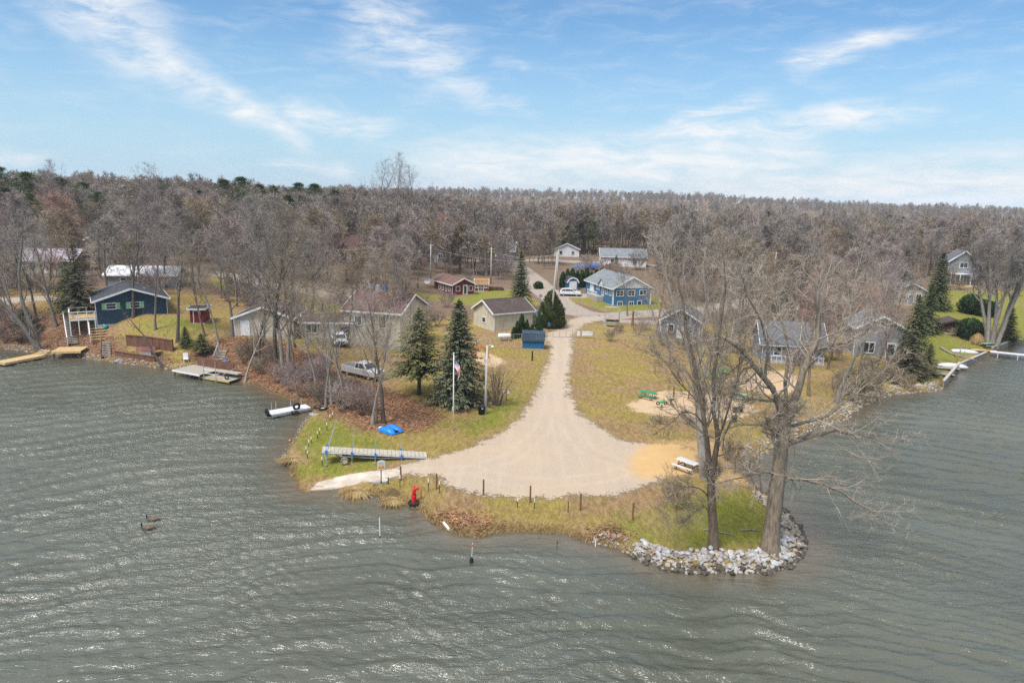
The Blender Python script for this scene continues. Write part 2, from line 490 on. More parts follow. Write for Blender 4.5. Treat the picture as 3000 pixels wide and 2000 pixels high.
def ground_material():
    m = bpy.data.materials.new('ground')
    m.use_nodes = True
    t = NT(m.node_tree)
    b = t.n['Principled BSDF']
    geo = t.n.new('ShaderNodeNewGeometry')
    P = geo.outputs['Position']
    a1 = t.sep(t.attr('mask_a'))
    a2 = t.sep(t.attr('mask_b'))
    a3 = t.sep(t.attr('mask_c'))
    fine = t.noise(P, 5.0, 6, 0.7)
    mid = t.noise(P, 0.9, 5, 0.62)
    big = t.noise(P, 0.16, 4, 0.6)
    tiny = t.noise(P, 16.0, 3, 0.7)
    strw = t.noise(t.mapping(P, rot=(0, 0, 0.4), sc=(1, 0.35, 1)), 3.2, 6, 0.72, 0.6)
    edge = t.m('ADD', t.m('MULTIPLY', t.m('SUBTRACT', fine, 0.5), 0.9), t.m('MULTIPLY', t.m('SUBTRACT', mid, 0.5), 0.8))

    def mk(s, lo=0.42, hi=0.58, k=1.0):
        return t.mr(t.m('ADD', s, t.m('MULTIPLY', edge, k)), lo, hi)
    # dormant grass
    dry = t.mix(t.mr(strw, 0.3, 0.72), (0.2, 0.15, 0.045), (0.37, 0.285, 0.09))
    grn = t.mix(t.mr(strw, 0.3, 0.72), (0.125, 0.145, 0.024), (0.25, 0.25, 0.045))
    brn = t.mix(t.mr(strw, 0.3, 0.7), (0.185, 0.115, 0.06), (0.37, 0.25, 0.14))
    olv = t.mr(t.m('ADD', t.m('MULTIPLY', big, 0.8), t.m('MULTIPLY', mid, 0.45)), 0.5, 0.72)
    col = t.mix(olv, brn, dry)
    gm = t.m('MULTIPLY', t.mr(t.m('ADD', a2[0], t.m('MULTIPLY', t.m('SUBTRACT', mid, 0.5), 1.3)), 0.35, 0.85), t.mr(big, 0.32, 0.55, 0.45, 1.0))
    col = t.mix(gm, col, grn)
    far_lawn = t.mr(t.sep(P)[1], 100.0, 125.0)
    col = t.mix(t.m('MULTIPLY', t.m('MULTIPLY', gm, far_lawn), 0.6), col, t.mix(strw, (0.15, 0.16, 0.035), (0.26, 0.24, 0.06)))
    # leaf litter
    vor = t.n.new('ShaderNodeTexVoronoi')
    vor.inputs['Scale'].default_value = 5.5
    t.put(vor.inputs['Vector'], P)
    lv = t.sep(vor.outputs['Color'])[0]
    leaf = t.mix(lv, (0.11, 0.055, 0.035), (0.38, 0.215, 0.125))
    leaf = t.mix(t.mr(mid, 0.35, 0.7), leaf, (0.19, 0.13, 0.09))
    leaf = t.mix(t.m('MULTIPLY', t.mr(t.sep(P)[1], 108.0, 135.0), 0.75), leaf, t.mix(strw, (0.13, 0.095, 0.07), (0.25, 0.195, 0.145)))
    lm = t.mr(t.m('ADD', a1[1], t.m('MULTIPLY', edge, 1.1)), 0.35, 0.75)
    col = t.mix(lm, col, leaf)
    # bare earth
    col = t.mix(t.m('MULTIPLY', mk(a2[1]), 0.85), col, t.mix(fine, (0.055, 0.036, 0.022), (0.12, 0.08, 0.05)))
    # sand
    snd = t.mix(mid, (0.46, 0.3, 0.13), (0.56, 0.375, 0.185))
    psnd = t.mix(mid, (0.47, 0.34, 0.21), (0.6, 0.445, 0.29))
    col = t.mix(mk(a3[1], 0.4, 0.6, 0.8), col, psnd)
    # gravel
    grv = t.mix(t.mr(fine, 0.2, 0.8), (0.35, 0.285, 0.222), (0.445, 0.37, 0.295))
    grv = t.mix(t.mr(tiny, 0.6, 0.8, 0.0, 0.4), grv, (0.26, 0.2, 0.15))
    grv = t.mix(t.mr(t.noise(t.mapping(P, rot=(0, 0, 0.15), sc=(1.6, 0.12, 1)), 0.9, 4, 0.6, 0.4), 0.42, 0.7, 0.0, 0.25), grv, (0.5, 0.42, 0.34))
    grv = t.mix(t.mr(big, 0.35, 0.7, 0.0, 0.3), grv, (0.5, 0.36, 0.22))
    grv = t.mix(t.mr(t.noise(P, 0.35, 4, 0.6), 0.5, 0.75, 0.0, 0.45), grv, (0.38, 0.3, 0.23))
    grv = t.mix(t.mr(mid, 0.55, 0.8, 0.0, 0.35), grv, (0.36, 0.29, 0.23))
    rut = t.sep(t.attr('mask_d'))[0]
    grv = t.mix(t.m('MULTIPLY', rut, t.mr(mid, 0.3, 0.7, 0.05, 0.4)), grv, (0.49, 0.415, 0.34))
    gv = mk(a1[0], 0.42, 0.6, 1.1)
    col = t.mix(gv, col, grv)
    sd = t.mr(t.m('ADD', a1[2], t.m('MULTIPLY', edge, 0.6)), 0.25, 0.8)
    col = t.mix(sd, col, snd)
    # roads: sealed, bleached
    rd = t.mix(t.mr(fine, 0.3, 0.7), (0.3, 0.255, 0.215), (0.44, 0.38, 0.33))
    rd = t.mix(t.mr(t.noise(t.mapping(P, sc=(1, 0.25, 1)), 1.1, 4, 0.7), 0.6, 0.75, 0.0, 0.6), rd, (0.17, 0.14, 0.12))
    col = t.mix(mk(a3[0], 0.45, 0.55, 0.6), col, rd)
    # concrete ramp
    cn = t.mix(t.mr(mid, 0.3, 0.7), (0.42, 0.36, 0.3), (0.6, 0.54, 0.48))
    cn = t.mix(t.mr(t.noise(t.mapping(P, rot=(0, 0, 0.3), sc=(0.5, 1.6, 1)), 1.3, 4, 0.6), 0.56, 0.68, 0.0, 0.8), cn, (0.36, 0.25, 0.15))
    col = t.mix(mk(a2[2], 0.45, 0.55, 0.12), col, cn)
    # wet margin
    wet = t.mr(a3[2], 0.2, 0.9)
    col = t.mix(t.m('MULTIPLY', wet, 0.55), col, (0.06, 0.04, 0.026))
    t.put(b.inputs['Base Color'], col)
    b.inputs['Roughness'].default_value = 0.95
    b.inputs['Specular IOR Level'].default_value = 0.15
    hgt = t.m('ADD', t.m('MULTIPLY', strw, 1.0), t.m('MULTIPLY', tiny, 0.6))
    hgt = t.m('ADD', hgt, t.m('MULTIPLY', t.m('MULTIPLY', lm, lv), 0.8))
    flat = t.m('SUBTRACT', 1.0, t.m('MULTIPLY', t.m('MAXIMUM', gv, a2[2]), 0.75))
    t.put(b.inputs['Normal'], t.bump(t.m('MULTIPLY', hgt, flat), 0.9, 0.12))
    return m


MAT_GROUND = ground_material()
rows, cols = GX.shape
idx = np.arange(rows * cols).reshape(rows, cols)
QUADS = np.stack([idx[:-1, :-1], idx[:-1, 1:], idx[1:, 1:], idx[1:, :-1]], -1).reshape(-1, 4)
GV = np.stack([GX, GY, GZ], -1).reshape(-1, 3)
MA = np.stack([m_gravel, m_leaf, m_sand], -1).reshape(-1, 3)
MB_ = np.stack([m_lawn, m_mud, m_ramp], -1).reshape(-1, 3)
MC = np.stack([m_road, m_play, m_wet], -1).reshape(-1, 3)


MD = np.stack([m_rut, m_rut, m_rut], -1).reshape(-1, 3)


def sheet(name, qsel, lift=0.0, label=None):
    q = QUADS[qsel]
    use, inv = np.unique(q.ravel(), return_inverse=True)
    v = GV[use].copy()
    v[:, 2] += lift
    me = mesh_np(name, v, inv.reshape(-1, 4), MAT_GROUND)
    set_col(me, 'mask_a', MA[use])
    set_col(me, 'mask_b', MB_[use])
    set_col(me, 'mask_c', MC[use])
    set_col(me, 'mask_d', MD[use])
    o = link(bpy.data.objects.new(name, me))
    o['kind'] = 'structure'
    if label:
        o['label'] = label
    return o


qmax = SD.reshape(-1)[QUADS].max(1)
land_q = qmax > -9
qm = lambda m: m.reshape(-1)[QUADS].mean(1)
g_, r_, s_, p_, k_ = qm(m_gravel), qm(m_road), qm(m_sand), qm(m_play), qm(m_ramp)
is_ramp = land_q & (k_ > 0.5)
is_sand = land_q & (s_ > 0.5) & ~is_ramp
is_grav = land_q & (g_ > 0.5) & ~is_ramp & ~is_sand
is_road = land_q & (r_ > 0.5) & ~is_ramp & ~is_sand & ~is_grav
is_play = land_q & (p_ > 0.5)
rest = land_q
sheet('ground', rest, 0.0, 'grassy point and wooded shore with dormant turf and fallen leaves')
sheet('gravel_drive', is_grav, 0.008, 'pale gravel drive widening into a turning circle')
sheet('boat_ramp', is_ramp, 0.012, 'pale concrete ramp running down into the lake')
sheet('beach', is_sand, 0.010, 'orange sand beach beside the turning circle')
sheet('road', is_road, 0.008, 'bleached sealed road among the houses')
sheet('play_area_sand', is_play, 0.010, 'pale sand laid under the picnic tables')

# ------------------------------------------------------------------ water
yw = [24.0]
while yw[-1] < 400:
    yw.append(yw[-1] * (1.0038 if yw[-1] < 130 else 1.02))
yw = np.array(yw)
uw = np.linspace(-1.05, 1.05, 900)
WX = uw[None, :] * yw[:, None]
WY = np.repeat(yw[:, None], len(uw), 1)
WSD = -shore_sd(WX, WY)
rng = np.random.default_rng(4)
wz = np.zeros_like(WX)
sx0, sy0 = 4.0, -22.0
n9, n3, n4, n6 = vnoise(WX, WY, 9, 11), vnoise(WX, WY, 3.1, 12), vnoise(WX, WY, 4, 15), vnoise(WX, WY, 6.5, 13)
n2, n14 = vnoise(WX, WY, 1.7, 16), vnoise(WX, WY, 14, 17)
rr = np.hypot(WX - sx0, WY - sy0) + (n9 - 0.5) * 3.2 + (n3 - 0.5) * 1.0
def crest(p):
    """sharper crests, flatter troughs"""
    return 2.0 * (0.5 + 0.5 * np.sin(p)) ** 1.7 - 0.85


wz += 0.085 * (0.2 + 1.25 * n6) * crest(rr * 2 * np.pi / 2.35)
wz += 0.042 * (0.15 + 1.5 * n4) * crest(rr * 2 * np.pi / 1.07 + 4 * n3)
for k in range(9):
    lam = rng.uniform(0.55, 1.3)
    a = rng.normal(0, 0.42) + math.pi / 2
    ph = rng.uniform(0, 6.28)
    en = (n3, n4, n6, n2)[k % 4]
    wz += 0.012 * lam * (0.05 + 1.6 * en) * np.sin((WX * math.cos(a) + WY * math.sin(a)) * 2 * np.pi / lam + ph + 3.5 * (n4, n9, n3)[k % 3])
calm = 0.25 + 0.75 * sm(0.0, 5.0, WSD)
wz *= calm * np.where(WY > 150, 0.3, 1.0)
mw = bpy.data.materials.new('water')
mw.use_nodes = True
t = NT(mw.node_tree)
b = t.n['Principled BSDF']
geo = t.n.new('ShaderNodeNewGeometry')
P = geo.outputs['Position']
dep = t.sep(t.attr('depth'))[0]
n1 = t.noise(P, 0.06, 3, 0.5)
deep = t.mix(t.mr(n1, 0.35, 0.65), (0.06, 0.066, 0.044), (0.084, 0.092, 0.066))
shal = t.mix(t.noise(P, 1.2, 4, 0.6), (0.085, 0.07, 0.045), (0.125, 0.104, 0.07))
t.put(b.inputs['Base Color'], t.mix(t.mr(t.m('ADD', dep, t.m('MULTIPLY', t.m('SUBTRACT', t.noise(P, 0.35, 3), 0.5), 0.35)), 0.1, 0.75), shal, deep))
b.inputs['Roughness'].default_value = 0.13
b.inputs['IOR'].default_value = 1.6
b.inputs['Specular IOR Level'].default_value = 1.0
r1 = t.noise(t.mapping(P, rot=(0, 0, 0.2), sc=(0.75, 2.1, 1)), 1.3, 4, 0.62, 0.7)
r2 = t.noise(t.mapping(P, rot=(0, 0, -0.25), sc=(0.8, 2.0, 1)), 2.6, 3, 0.6, 0.4)
gust = t.m('MULTIPLY', t.mr(t.noise(P, 0.055, 3, 0.55), 0.35, 0.65, 0.3, 1.0), t.mr(dep, 0.0, 1.0, 0.35, 1.0))
hh = t.m('MULTIPLY', t.m('ADD', r1, t.m('MULTIPLY', r2, 0.4)), gust)
t.put(b.inputs['Normal'], t.bump(hh, 1.0, 0.27))
wrow, wcol = WX.shape
wi = np.arange(wrow * wcol).reshape(wrow, wcol)
WQ = np.stack([wi[:-1, :-1], wi[:-1, 1:], wi[1:, 1:], wi[1:, :-1]], -1).reshape(-1, 4)
keep = WSD.reshape(-1)[WQ].max(1) > -1.5
use, inv = np.unique(WQ[keep].ravel(), return_inverse=True)
me = mesh_np('lake_water', np.stack([WX, WY, wz], -1).reshape(-1, 3)[use], inv.reshape(-1, 4), mw)
dp = np.clip(WSD / 4.0, 0, 1).reshape(-1)[use]
dark_bay = 0
set_col(me, 'depth', np.stack([dp, dp, dp], -1))
tag(link(bpy.data.objects.new('lake_water', me)), 'rippled grey green lake water around the point', kind='structure')
# ------------------------------------------------------------------ mesh builder and materials
class MB:
    def __init__(self):
        self.v = []
        self.f = []

    def add(self, vs, fs):
        o = len(self.v)
        self.v += [tuple(p) for p in vs]
        self.f += [tuple(i + o for i in q) for q in fs]
        return self

    def box(self, c, s, rz=0.0, rx=0.0, ry=0.0, taper=1.0):
        hx, hy, hz = s[0] / 2, s[1] / 2, s[2] / 2
        vs = []
        M = Matrix.Rotation(rz, 3, 'Z') @ Matrix.Rotation(ry, 3, 'Y') @ Matrix.Rotation(rx, 3, 'X')
        for z, k in ((-hz, 1.0), (hz, taper)):
            for x, y in ((-hx, -hy), (hx, -hy), (hx, hy), (-hx, hy)):
                vs.append(M @ Vector((x * k, y * k, z)) + Vector(c))
        return self.add(vs, [(3, 2, 1, 0), (4, 5, 6, 7), (0, 1, 5, 4), (1, 2, 6, 5), (2, 3, 7, 6), (3, 0, 4, 7)])

    def b2(self, lo, hi):
        return self.box([(a + b) / 2 for a, b in zip(lo, hi)], [abs(b - a) for a, b in zip(lo, hi)])

    def tube(self, pts, rads, n=6, cap=True):
        if not hasattr(rads, '__len__'):
            rads = [rads] * len(pts)
        pts = [Vector(p) for p in pts]
        vs, fs = [], []
        side = None
        for i, p in enumerate(pts):
            d = (pts[min(i + 1, len(pts) - 1)] - pts[max(i - 1, 0)])
            d = d.normalized() if d.length > 1e-9 else Vector((0, 0, 1))
            if side is None:
                side = d.cross(Vector((0, 0, 1)) if abs(d.z) < 0.9 else Vector((1, 0, 0))).normalized()
            else:
                side = (side - d * side.dot(d)).normalized()
            up = side.cross(d)
            for k in range(n):
                a = 2 * math.pi * k / n
                vs.append(p + (side * math.cos(a) + up * math.sin(a)) * rads[i])
        for i in range(len(pts) - 1):
            for k in range(n):
                a, b = i * n + k, i * n + (k + 1) % n
                fs.append((a, b, b + n, a + n))
        if cap:
            fs.append(tuple(range(n - 1, -1, -1)))
            fs.append(tuple(range((len(pts) - 1) * n, len(pts) * n)))
        return self.add(vs, fs)

    def lathe(self, c, prof, n=12, axis='Z', cap=True):
        """prof: (radius, height) pairs"""
        vs, fs = [], []
        for r, h in prof:
            for k in range(n):
                a = 2 * math.pi * k / n
                p = (r * math.cos(a), r * math.sin(a), h)
                if axis == 'X':
                    p = (p[2], p[0], p[1])
                elif axis == 'Y':
                    p = (p[0], p[2], p[1])
                vs.append((p[0] + c[0], p[1] + c[1], p[2] + c[2]))
        for i in range(len(prof) - 1):
            for k in range(n):
                a, b = i * n + k, i * n + (k + 1) % n
                fs.append((a, b, b + n, a + n))
        if cap:
            fs.append(tuple(range(n - 1, -1, -1)))
            fs.append(tuple(range((len(prof) - 1) * n, len(prof) * n)))
        return self.add(vs, fs)

    def prism(self, poly, axis, a, b):
        """extrude a 2D polygon: axis 'X' -> poly in (y,z), 'Y' -> (x,z), 'Z' -> (x,y)"""
        def P(u, v, t):
            return (t, u, v) if axis == 'X' else (u, t, v) if axis == 'Y' else (u, v, t)
        n = len(poly)
        vs = [P(u, v, a) for u, v in poly] + [P(u, v, b) for u, v in poly]
        fs = [tuple(range(n)), tuple(range(2 * n - 1, n - 1, -1))]
        for i in range(n):
            j = (i + 1) % n
            fs.append((i, i + n, j + n, j))
        return self.add(vs, fs)

    def torus(self, c, R1, r, n=18, m=8, axis='Z'):
        vs, fs = [], []
        for i in range(n):
            a = 2 * math.pi * i / n
            for k in range(m):
                b = 2 * math.pi * k / m
                p = ((R1 + r * math.cos(b)) * math.cos(a), (R1 + r * math.cos(b)) * math.sin(a), r * math.sin(b))
                if axis == 'X':
                    p = (p[2], p[0], p[1])
                elif axis == 'Y':
                    p = (p[0], p[2], p[1])
                vs.append((p[0] + c[0], p[1] + c[1], p[2] + c[2]))
        for i in range(n):
            for k in range(m):
                a, b = i * m + k, i * m + (k + 1) % m
                c2, d2 = ((i + 1) % n) * m + k, ((i + 1) % n) * m + (k + 1) % m
                fs.append((a, c2, d2, b))
        return self.add(vs, fs)

    def mesh(self, name, mat, smooth=False):
        me = bpy.data.meshes.new(name)
        me.from_pydata(self.v, [], self.f)
        if mat is not None:
            me.materials.append(mat)
        if smooth:
            me.polygons.foreach_set('use_smooth', [True] * len(me.polygons))
        me.update()
        import bmesh as _bm
        b = _bm.new()
        b.from_mesh(me)
        _bm.ops.recalc_face_normals(b, faces=b.faces)
        b.to_mesh(me)
        b.free()
        return me

    def build(self, name, mat, parent=None, smooth=False, bevel=0.0):
        o = link(bpy.data.objects.new(name, self.mesh(name, mat, smooth)), parent)
        if bevel:
            md = o.modifiers.new('bevel', 'BEVEL')
            md.width = bevel
            md.segments = 2
            md.limit_method = 'ANGLE'
        return o


def empty(name, loc=(0, 0, 0), rz=0.0, label=None, cat=None, group=None):
    o = bpy.data.objects.new(name, None)
    o.location = loc
    o.rotation_euler = (0, 0, rz)
    o.empty_display_size = 0.3
    link(o)
    return tag(o, label, cat, group, 'thing' if cat else None)


def copy_tree(o, parent=None):
    c = o.copy()
    COL.objects.link(c)
    c.parent = parent
    for ch in list(o.children):
        copy_tree(ch, c)
    return c


MATS = {}


def pm(name, col, rough=0.75, var=0.2, scale=2.5, bump=0.0, bdist=0.02, metal=0.0, spec=0.3, stretch=(1, 1, 1), col2=None, jitter=0.0, coat=0.0, dirt=None):
    if name in MATS:
        return MATS[name]
    m = bpy.data.materials.new(name)
    m.use_nodes = True
    t = NT(m.node_tree)
    b = t.n['Principled BSDF']
    tcx = t.n.new('ShaderNodeTexCoord')
    vec = t.mapping(tcx.outputs['Object'], sc=stretch)
    n = t.noise(vec, scale, 4, 0.62)
    c2 = col2 if col2 else tuple(min(1, c * (1 + var)) for c in col)
    c1 = col if col2 else tuple(c * (1 - var) for c in col)
    c = t.mix(t.mr(n, 0.3, 0.7), c1, c2)
    if dirt:
        n2 = t.noise(tcx.outputs['Object'], 0.7, 4, 0.7)
        c = t.mix(t.mr(n2, 0.5, 0.75, 0.0, 0.6), c, dirt)
    if jitter:
        oi = t.n.new('ShaderNodeObjectInfo')
        k = t.mr(oi.outputs['Random'], 0.0, 1.0, 1.0 - jitter, 1.0 + jitter, smooth=False)
        hs = t.n.new('ShaderNodeHueSaturation')
        t.put(hs.inputs['Value'], k)
        t.put(hs.inputs['Color'], c)
        hs.inputs['Hue'].default_value = 0.5
        c = hs.outputs[0]
    t.put(b.inputs['Base Color'], c)
    b.inputs['Roughness'].default_value = rough
    b.inputs['Metallic'].default_value = metal
    b.inputs['Specular IOR Level'].default_value = spec
    b.inputs['Coat Weight'].default_value = coat
    if bump:
        t.put(b.inputs['Normal'], t.bump(t.noise(vec, scale * 3, 4, 0.65), bump, bdist))
    MATS[name] = m
    return m


def lap(name, col, pitch=0.14, vertical=False, var=0.1, dirt=None, rough=0.65):
    """board siding: fine shadow lines as relief on the wall"""
    if name in MATS:
        return MATS[name]
    m = bpy.data.materials.new(name)
    m.use_nodes = True
    t = NT(m.node_tree)
    b = t.n['Principled BSDF']
    tcx = t.n.new('ShaderNodeTexCoord')
    o = tcx.outputs['Object']
    s = t.sep(o)
    u = t.m('ADD', s[0], s[1]) if vertical else s[2]
    saw = t.m('FRACT', t.m('DIVIDE', u, pitch))
    n = t.noise(o, 1.3, 4, 0.65)
    c = t.mix(t.mr(n, 0.3, 0.7), tuple(x * (1 - var) for x in col), tuple(min(1, x * (1 + var)) for x in col))
    if dirt:
        c = t.mix(t.mr(t.noise(t.mapping(o, sc=(1, 1, 0.3)), 0.9, 4, 0.7), 0.5, 0.75, 0.0, 0.7), c, dirt)
    t.put(b.inputs['Base Color'], c)
    b.inputs['Roughness'].default_value = rough
    b.inputs['Specular IOR Level'].default_value = 0.25
    t.put(b.inputs['Normal'], t.bump(saw, 0.6, 0.02))
    MATS[name] = m
    return m


def shingle(name, col, col2):
    if name in MATS:
        return MATS[name]
    m = bpy.data.materials.new(name)
    m.use_nodes = True
    t = NT(m.node_tree)
    b = t.n['Principled BSDF']
    tcx = t.n.new('ShaderNodeTexCoord')
    o = tcx.outputs['Object']
    br = t.n.new('ShaderNodeTexBrick')
    br.inputs['Scale'].default_value = 1.0
    br.inputs['Brick Width'].default_value = 0.33
    br.inputs['Row Height'].default_value = 0.16
    br.inputs['Mortar Size'].default_value = 0.012
    s = t.sep(o)
    t.put(br.inputs['Vector'], t.comb(s[0], t.m('MULTIPLY', s[1], 1.15), 0.0))
    t.put(br.inputs['Color1'], col)
    t.put(br.inputs['Color2'], col2)
    t.put(br.inputs['Mortar'], tuple(c * 0.6 for c in col))
    n = t.noise(o, 0.8, 5, 0.65)
    c = t.mix(t.mr(n, 0.35, 0.7, 0.0, 0.7), br.outputs[0], tuple(x * 0.72 for x in col))
    t.put(b.inputs['Base Color'], c)
    b.inputs['Roughness'].default_value = 0.9
    b.inputs['Specular IOR Level'].default_value = 0.15
    t.put(b.inputs['Normal'], t.bump(br.outputs['Fac'], 0.4, 0.01))
    MATS[name] = m
    return m


white = pm('white_paint', (0.72, 0.73, 0.74), 0.55, 0.06)
glass = pm('window_glass', (0.03, 0.04, 0.05), 0.08, 0.3, 0.7, spec=0.6)
steel = pm('galvanised_steel', (0.5, 0.51, 0.52), 0.45, 0.15, metal=0.6)
steel_dull = pm('weathered_steel', (0.36, 0.36, 0.36), 0.6, 0.2, metal=0.3)
black = pm('black_rubber', (0.018, 0.018, 0.019), 0.8, 0.4, 4)
wood_grey = pm('weathered_wood', (0.36, 0.33, 0.29), 0.85, 0.25, 3, 0.3, 0.01, stretch=(1, 6, 6))
wood_new = pm('new_lumber', (0.52, 0.37, 0.19), 0.75, 0.18, 3, 0.2, 0.01)
wood_brown = pm('brown_post_wood', (0.2, 0.11, 0.055), 0.85, 0.3, 4, 0.4, 0.01, stretch=(3, 3, 0.6))
wood_dark = pm('dark_timber', (0.09, 0.065, 0.045), 0.9, 0.35, 3, 0.3)
wood_pole = pm('pole_wood', (0.4, 0.38, 0.35), 0.85, 0.15, 2, 0.2, stretch=(3, 3, 0.4))
green_paint = pm('dark_green_post', (0.02, 0.03, 0.025), 0.6, 0.2)
# ------------------------------------------------------------------ trees
def vadd(a, b, k=1.0):
    return (a[0] + b[0] * k, a[1] + b[1] * k, a[2] + b[2] * k)


def vnorm(a):
    l = math.sqrt(a[0] * a[0] + a[1] * a[1] + a[2] * a[2]) or 1e-9
    return (a[0] / l, a[1] / l, a[2] / l)


def vcross(a, b):
    return (a[1] * b[2] - a[2] * b[1], a[2] * b[0] - a[0] * b[2], a[0] * b[1] - a[1] * b[0])


class Tree:
    """bare deciduous tree: wood = trunk and limbs, twig = branches and twigs"""
    def __init__(self, seed, **k):
        self.r = random.Random(seed)
        self.WV, self.WF, self.TV, self.TF = [], [], [], []
        d = dict(n1=12, n2=6, n3=6, n4=6, ang=(30, 52), up=(0.0, 0.16, 0.10, 0.05), wander=(0.05, 0.16, 0.22, 0.28),
                 tw=0.016, tl=0.8, ratio=(0.5, 0.5, 0.5), tmin=(0.3, 0.2, 0.15), nt=6, rr=0.5, minr=0.012)
        d.update(k)
        self.__dict__.update(d)

    def tube(self, pts, rads, n, twig):
        V, F = (self.TV, self.TF) if twig else (self.WV, self.WF)
        o = len(V)
        m = len(pts)
        for i in range(m):
            a, b = pts[max(i - 1, 0)], pts[min(i + 1, m - 1)]
            d = vnorm((b[0] - a[0], b[1] - a[1], b[2] - a[2]))
            s = vnorm(vcross(d, (0.13, 0.97, 0.2) if abs(d[2]) > 0.8 else (0.1, 0.05, 1)))
            u = vcross(s, d)
            for k in range(n):
                c, q = math.cos(6.28318 * k / n) * rads[i], math.sin(6.28318 * k / n) * rads[i]
                p = pts[i]
                V.append((p[0] + s[0] * c + u[0] * q, p[1] + s[1] * c + u[1] * q, p[2] + s[2] * c + u[2] * q))
        for i in range(m - 1):
            for k in range(n):
                a, b = o + i * n + k, o + i * n + (k + 1) % n
                F.append((a, b, b + n))
                F.append((a, b + n, a + n))

    def turn(self, d, ang, az):
        s = vnorm(vcross(d, (0.13, 0.97, 0.2) if abs(d[2]) > 0.8 else (0.1, 0.05, 1)))
        u = vcross(s, d)
        ca, sa, cz, sz = math.cos(ang), math.sin(ang), math.cos(az), math.sin(az)
        return vnorm(tuple(d[i] * ca + (s[i] * cz + u[i] * sz) * sa for i in range(3)))

    def path(self, p, d, L, nseg, lvl):
        r = self.r
        pts = [p]
        wd, up = self.wander[min(lvl, 3)], self.up[min(lvl, 3)]
        for i in range(nseg):
            d = vnorm((d[0] + r.gauss(0, wd), d[1] + r.gauss(0, wd), d[2] + r.gauss(0, wd) * 0.7 + up))
            p = vadd(p, d, L / nseg)
            pts.append(p)
        return pts

    def limb(self, pts, r0, r1, lvl, L=None):
        """add an explicit or grown polyline and everything that sprouts from it"""
        m = len(pts)
        if L is None:
            L = sum(math.dist(pts[i], pts[i + 1]) for i in range(m - 1))
        rads = [r0 + (r1 - r0) * (i / (m - 1)) ** 0.9 for i in range(m)]
        if lvl == 0:
            rads[0] *= 1.35
        self.tube(pts, rads, {0: self.nt, 1: max(4, self.nt - 2), 2: 3}.get(lvl, 3), lvl >= 2)
        if lvl >= 3:
            self.twigs(pts, L)
            return
        n = (self.n1, self.n2, self.n3)[lvl]
        r = self.r
        az = r.uniform(0, 6.28)
        for k in range(n):
            t = self.tmin[lvl] + (1 - self.tmin[lvl]) * (k + r.random()) / n
            f = t * (m - 1)
            i = min(int(f), m - 2)
            f -= i
            p = tuple(pts[i][j] + (pts[i + 1][j] - pts[i][j]) * f for j in range(3))
            d = vnorm(tuple(pts[i + 1][j] - pts[i][j] for j in range(3)))
            az += 2.4 + r.uniform(-0.5, 0.5)
            a = R(r.uniform(*self.ang))
            if lvl == 0:
                a *= 1.15 - 0.55 * t
            cd = self.turn(d, a, az)
            rl = rads[i] + (rads[i + 1] - rads[i]) * f
            shape = (1.15 - 0.75 * t) if lvl == 0 else (1.05 - 0.5 * t)
            cl = L * self.ratio[lvl] * shape * r.uniform(0.75, 1.2)
            cr = max(min(rl * self.rr * r.uniform(0.8, 1.2), rl * 0.8), self.minr)
            self.limb(self.path(p, cd, cl, {1: 5, 2: 3, 3: 2}[lvl + 1], lvl + 1), cr, max(cr * 0.3, self.minr * 0.6), lvl + 1, cl)

    def twigs(self, pts, L):
        r = self.r
        m = len(pts)
        for k in range(self.n4):
            f = r.uniform(0.1, 1.0) * (m - 1)
            i = min(int(f), m - 2)
            f -= i
            p = tuple(pts[i][j] + (pts[i + 1][j] - pts[i][j]) * f for j in range(3))
            d = vnorm(tuple(pts[i + 1][j] - pts[i][j] for j in range(3)))
            d = self.turn(d, R(r.uniform(18, 55)), r.uniform(0, 6.28))
            d = vnorm((d[0], d[1], d[2] + self.up[3]))
            l = self.tl * r.uniform(0.5, 1.2)
            s = vnorm(vcross(d, (r.gauss(0, 1), r.gauss(0, 1), r.gauss(0, 1))))
            o = len(self.TV)
            wd = self.tw * r.uniform(0.7, 1.3)
            bend = vadd(vadd(p, d, l * 0.5), (r.gauss(0, 0.06) * l, r.gauss(0, 0.06) * l, r.gauss(0, 0.06) * l))
            self.TV += [vadd(p, s, wd), vadd(p, s, -wd), vadd(bend, s, wd * 0.7), vadd(bend, s, -wd * 0.7), vadd(p, d, l)]
            self.TF += [(o, o + 1, o + 3), (o, o + 3, o + 2), (o + 2, o + 3, o + 4)]

    def auto(self, H, r0, lean=(0, 0), top=0.92, bare=0.3):
        self.tmin = (bare,) + tuple(self.tmin[1:])
        d = vnorm((lean[0], lean[1], 1))
        pts = self.path((0, 0, -0.25), d, H * top, 8, 0)
        self.limb(pts, r0, r0 * 0.18, 0)
        return self

    def meshes(self, name, bark, twigm):
        a = mesh_np(name + '_trunk', self.WV, self.WF, bark) if self.WF else None
        b = mesh_np(name + '_crown', self.TV, self.TF, twigm)
        return a, b


def bark(name, c1, c2, jit=0.18):
    return pm(name, c1, 0.92, 0.2, 3.0, 0.5, 0.03, stretch=(2.5, 2.5, 0.5), col2=c2, jitter=jit, spec=0.12)


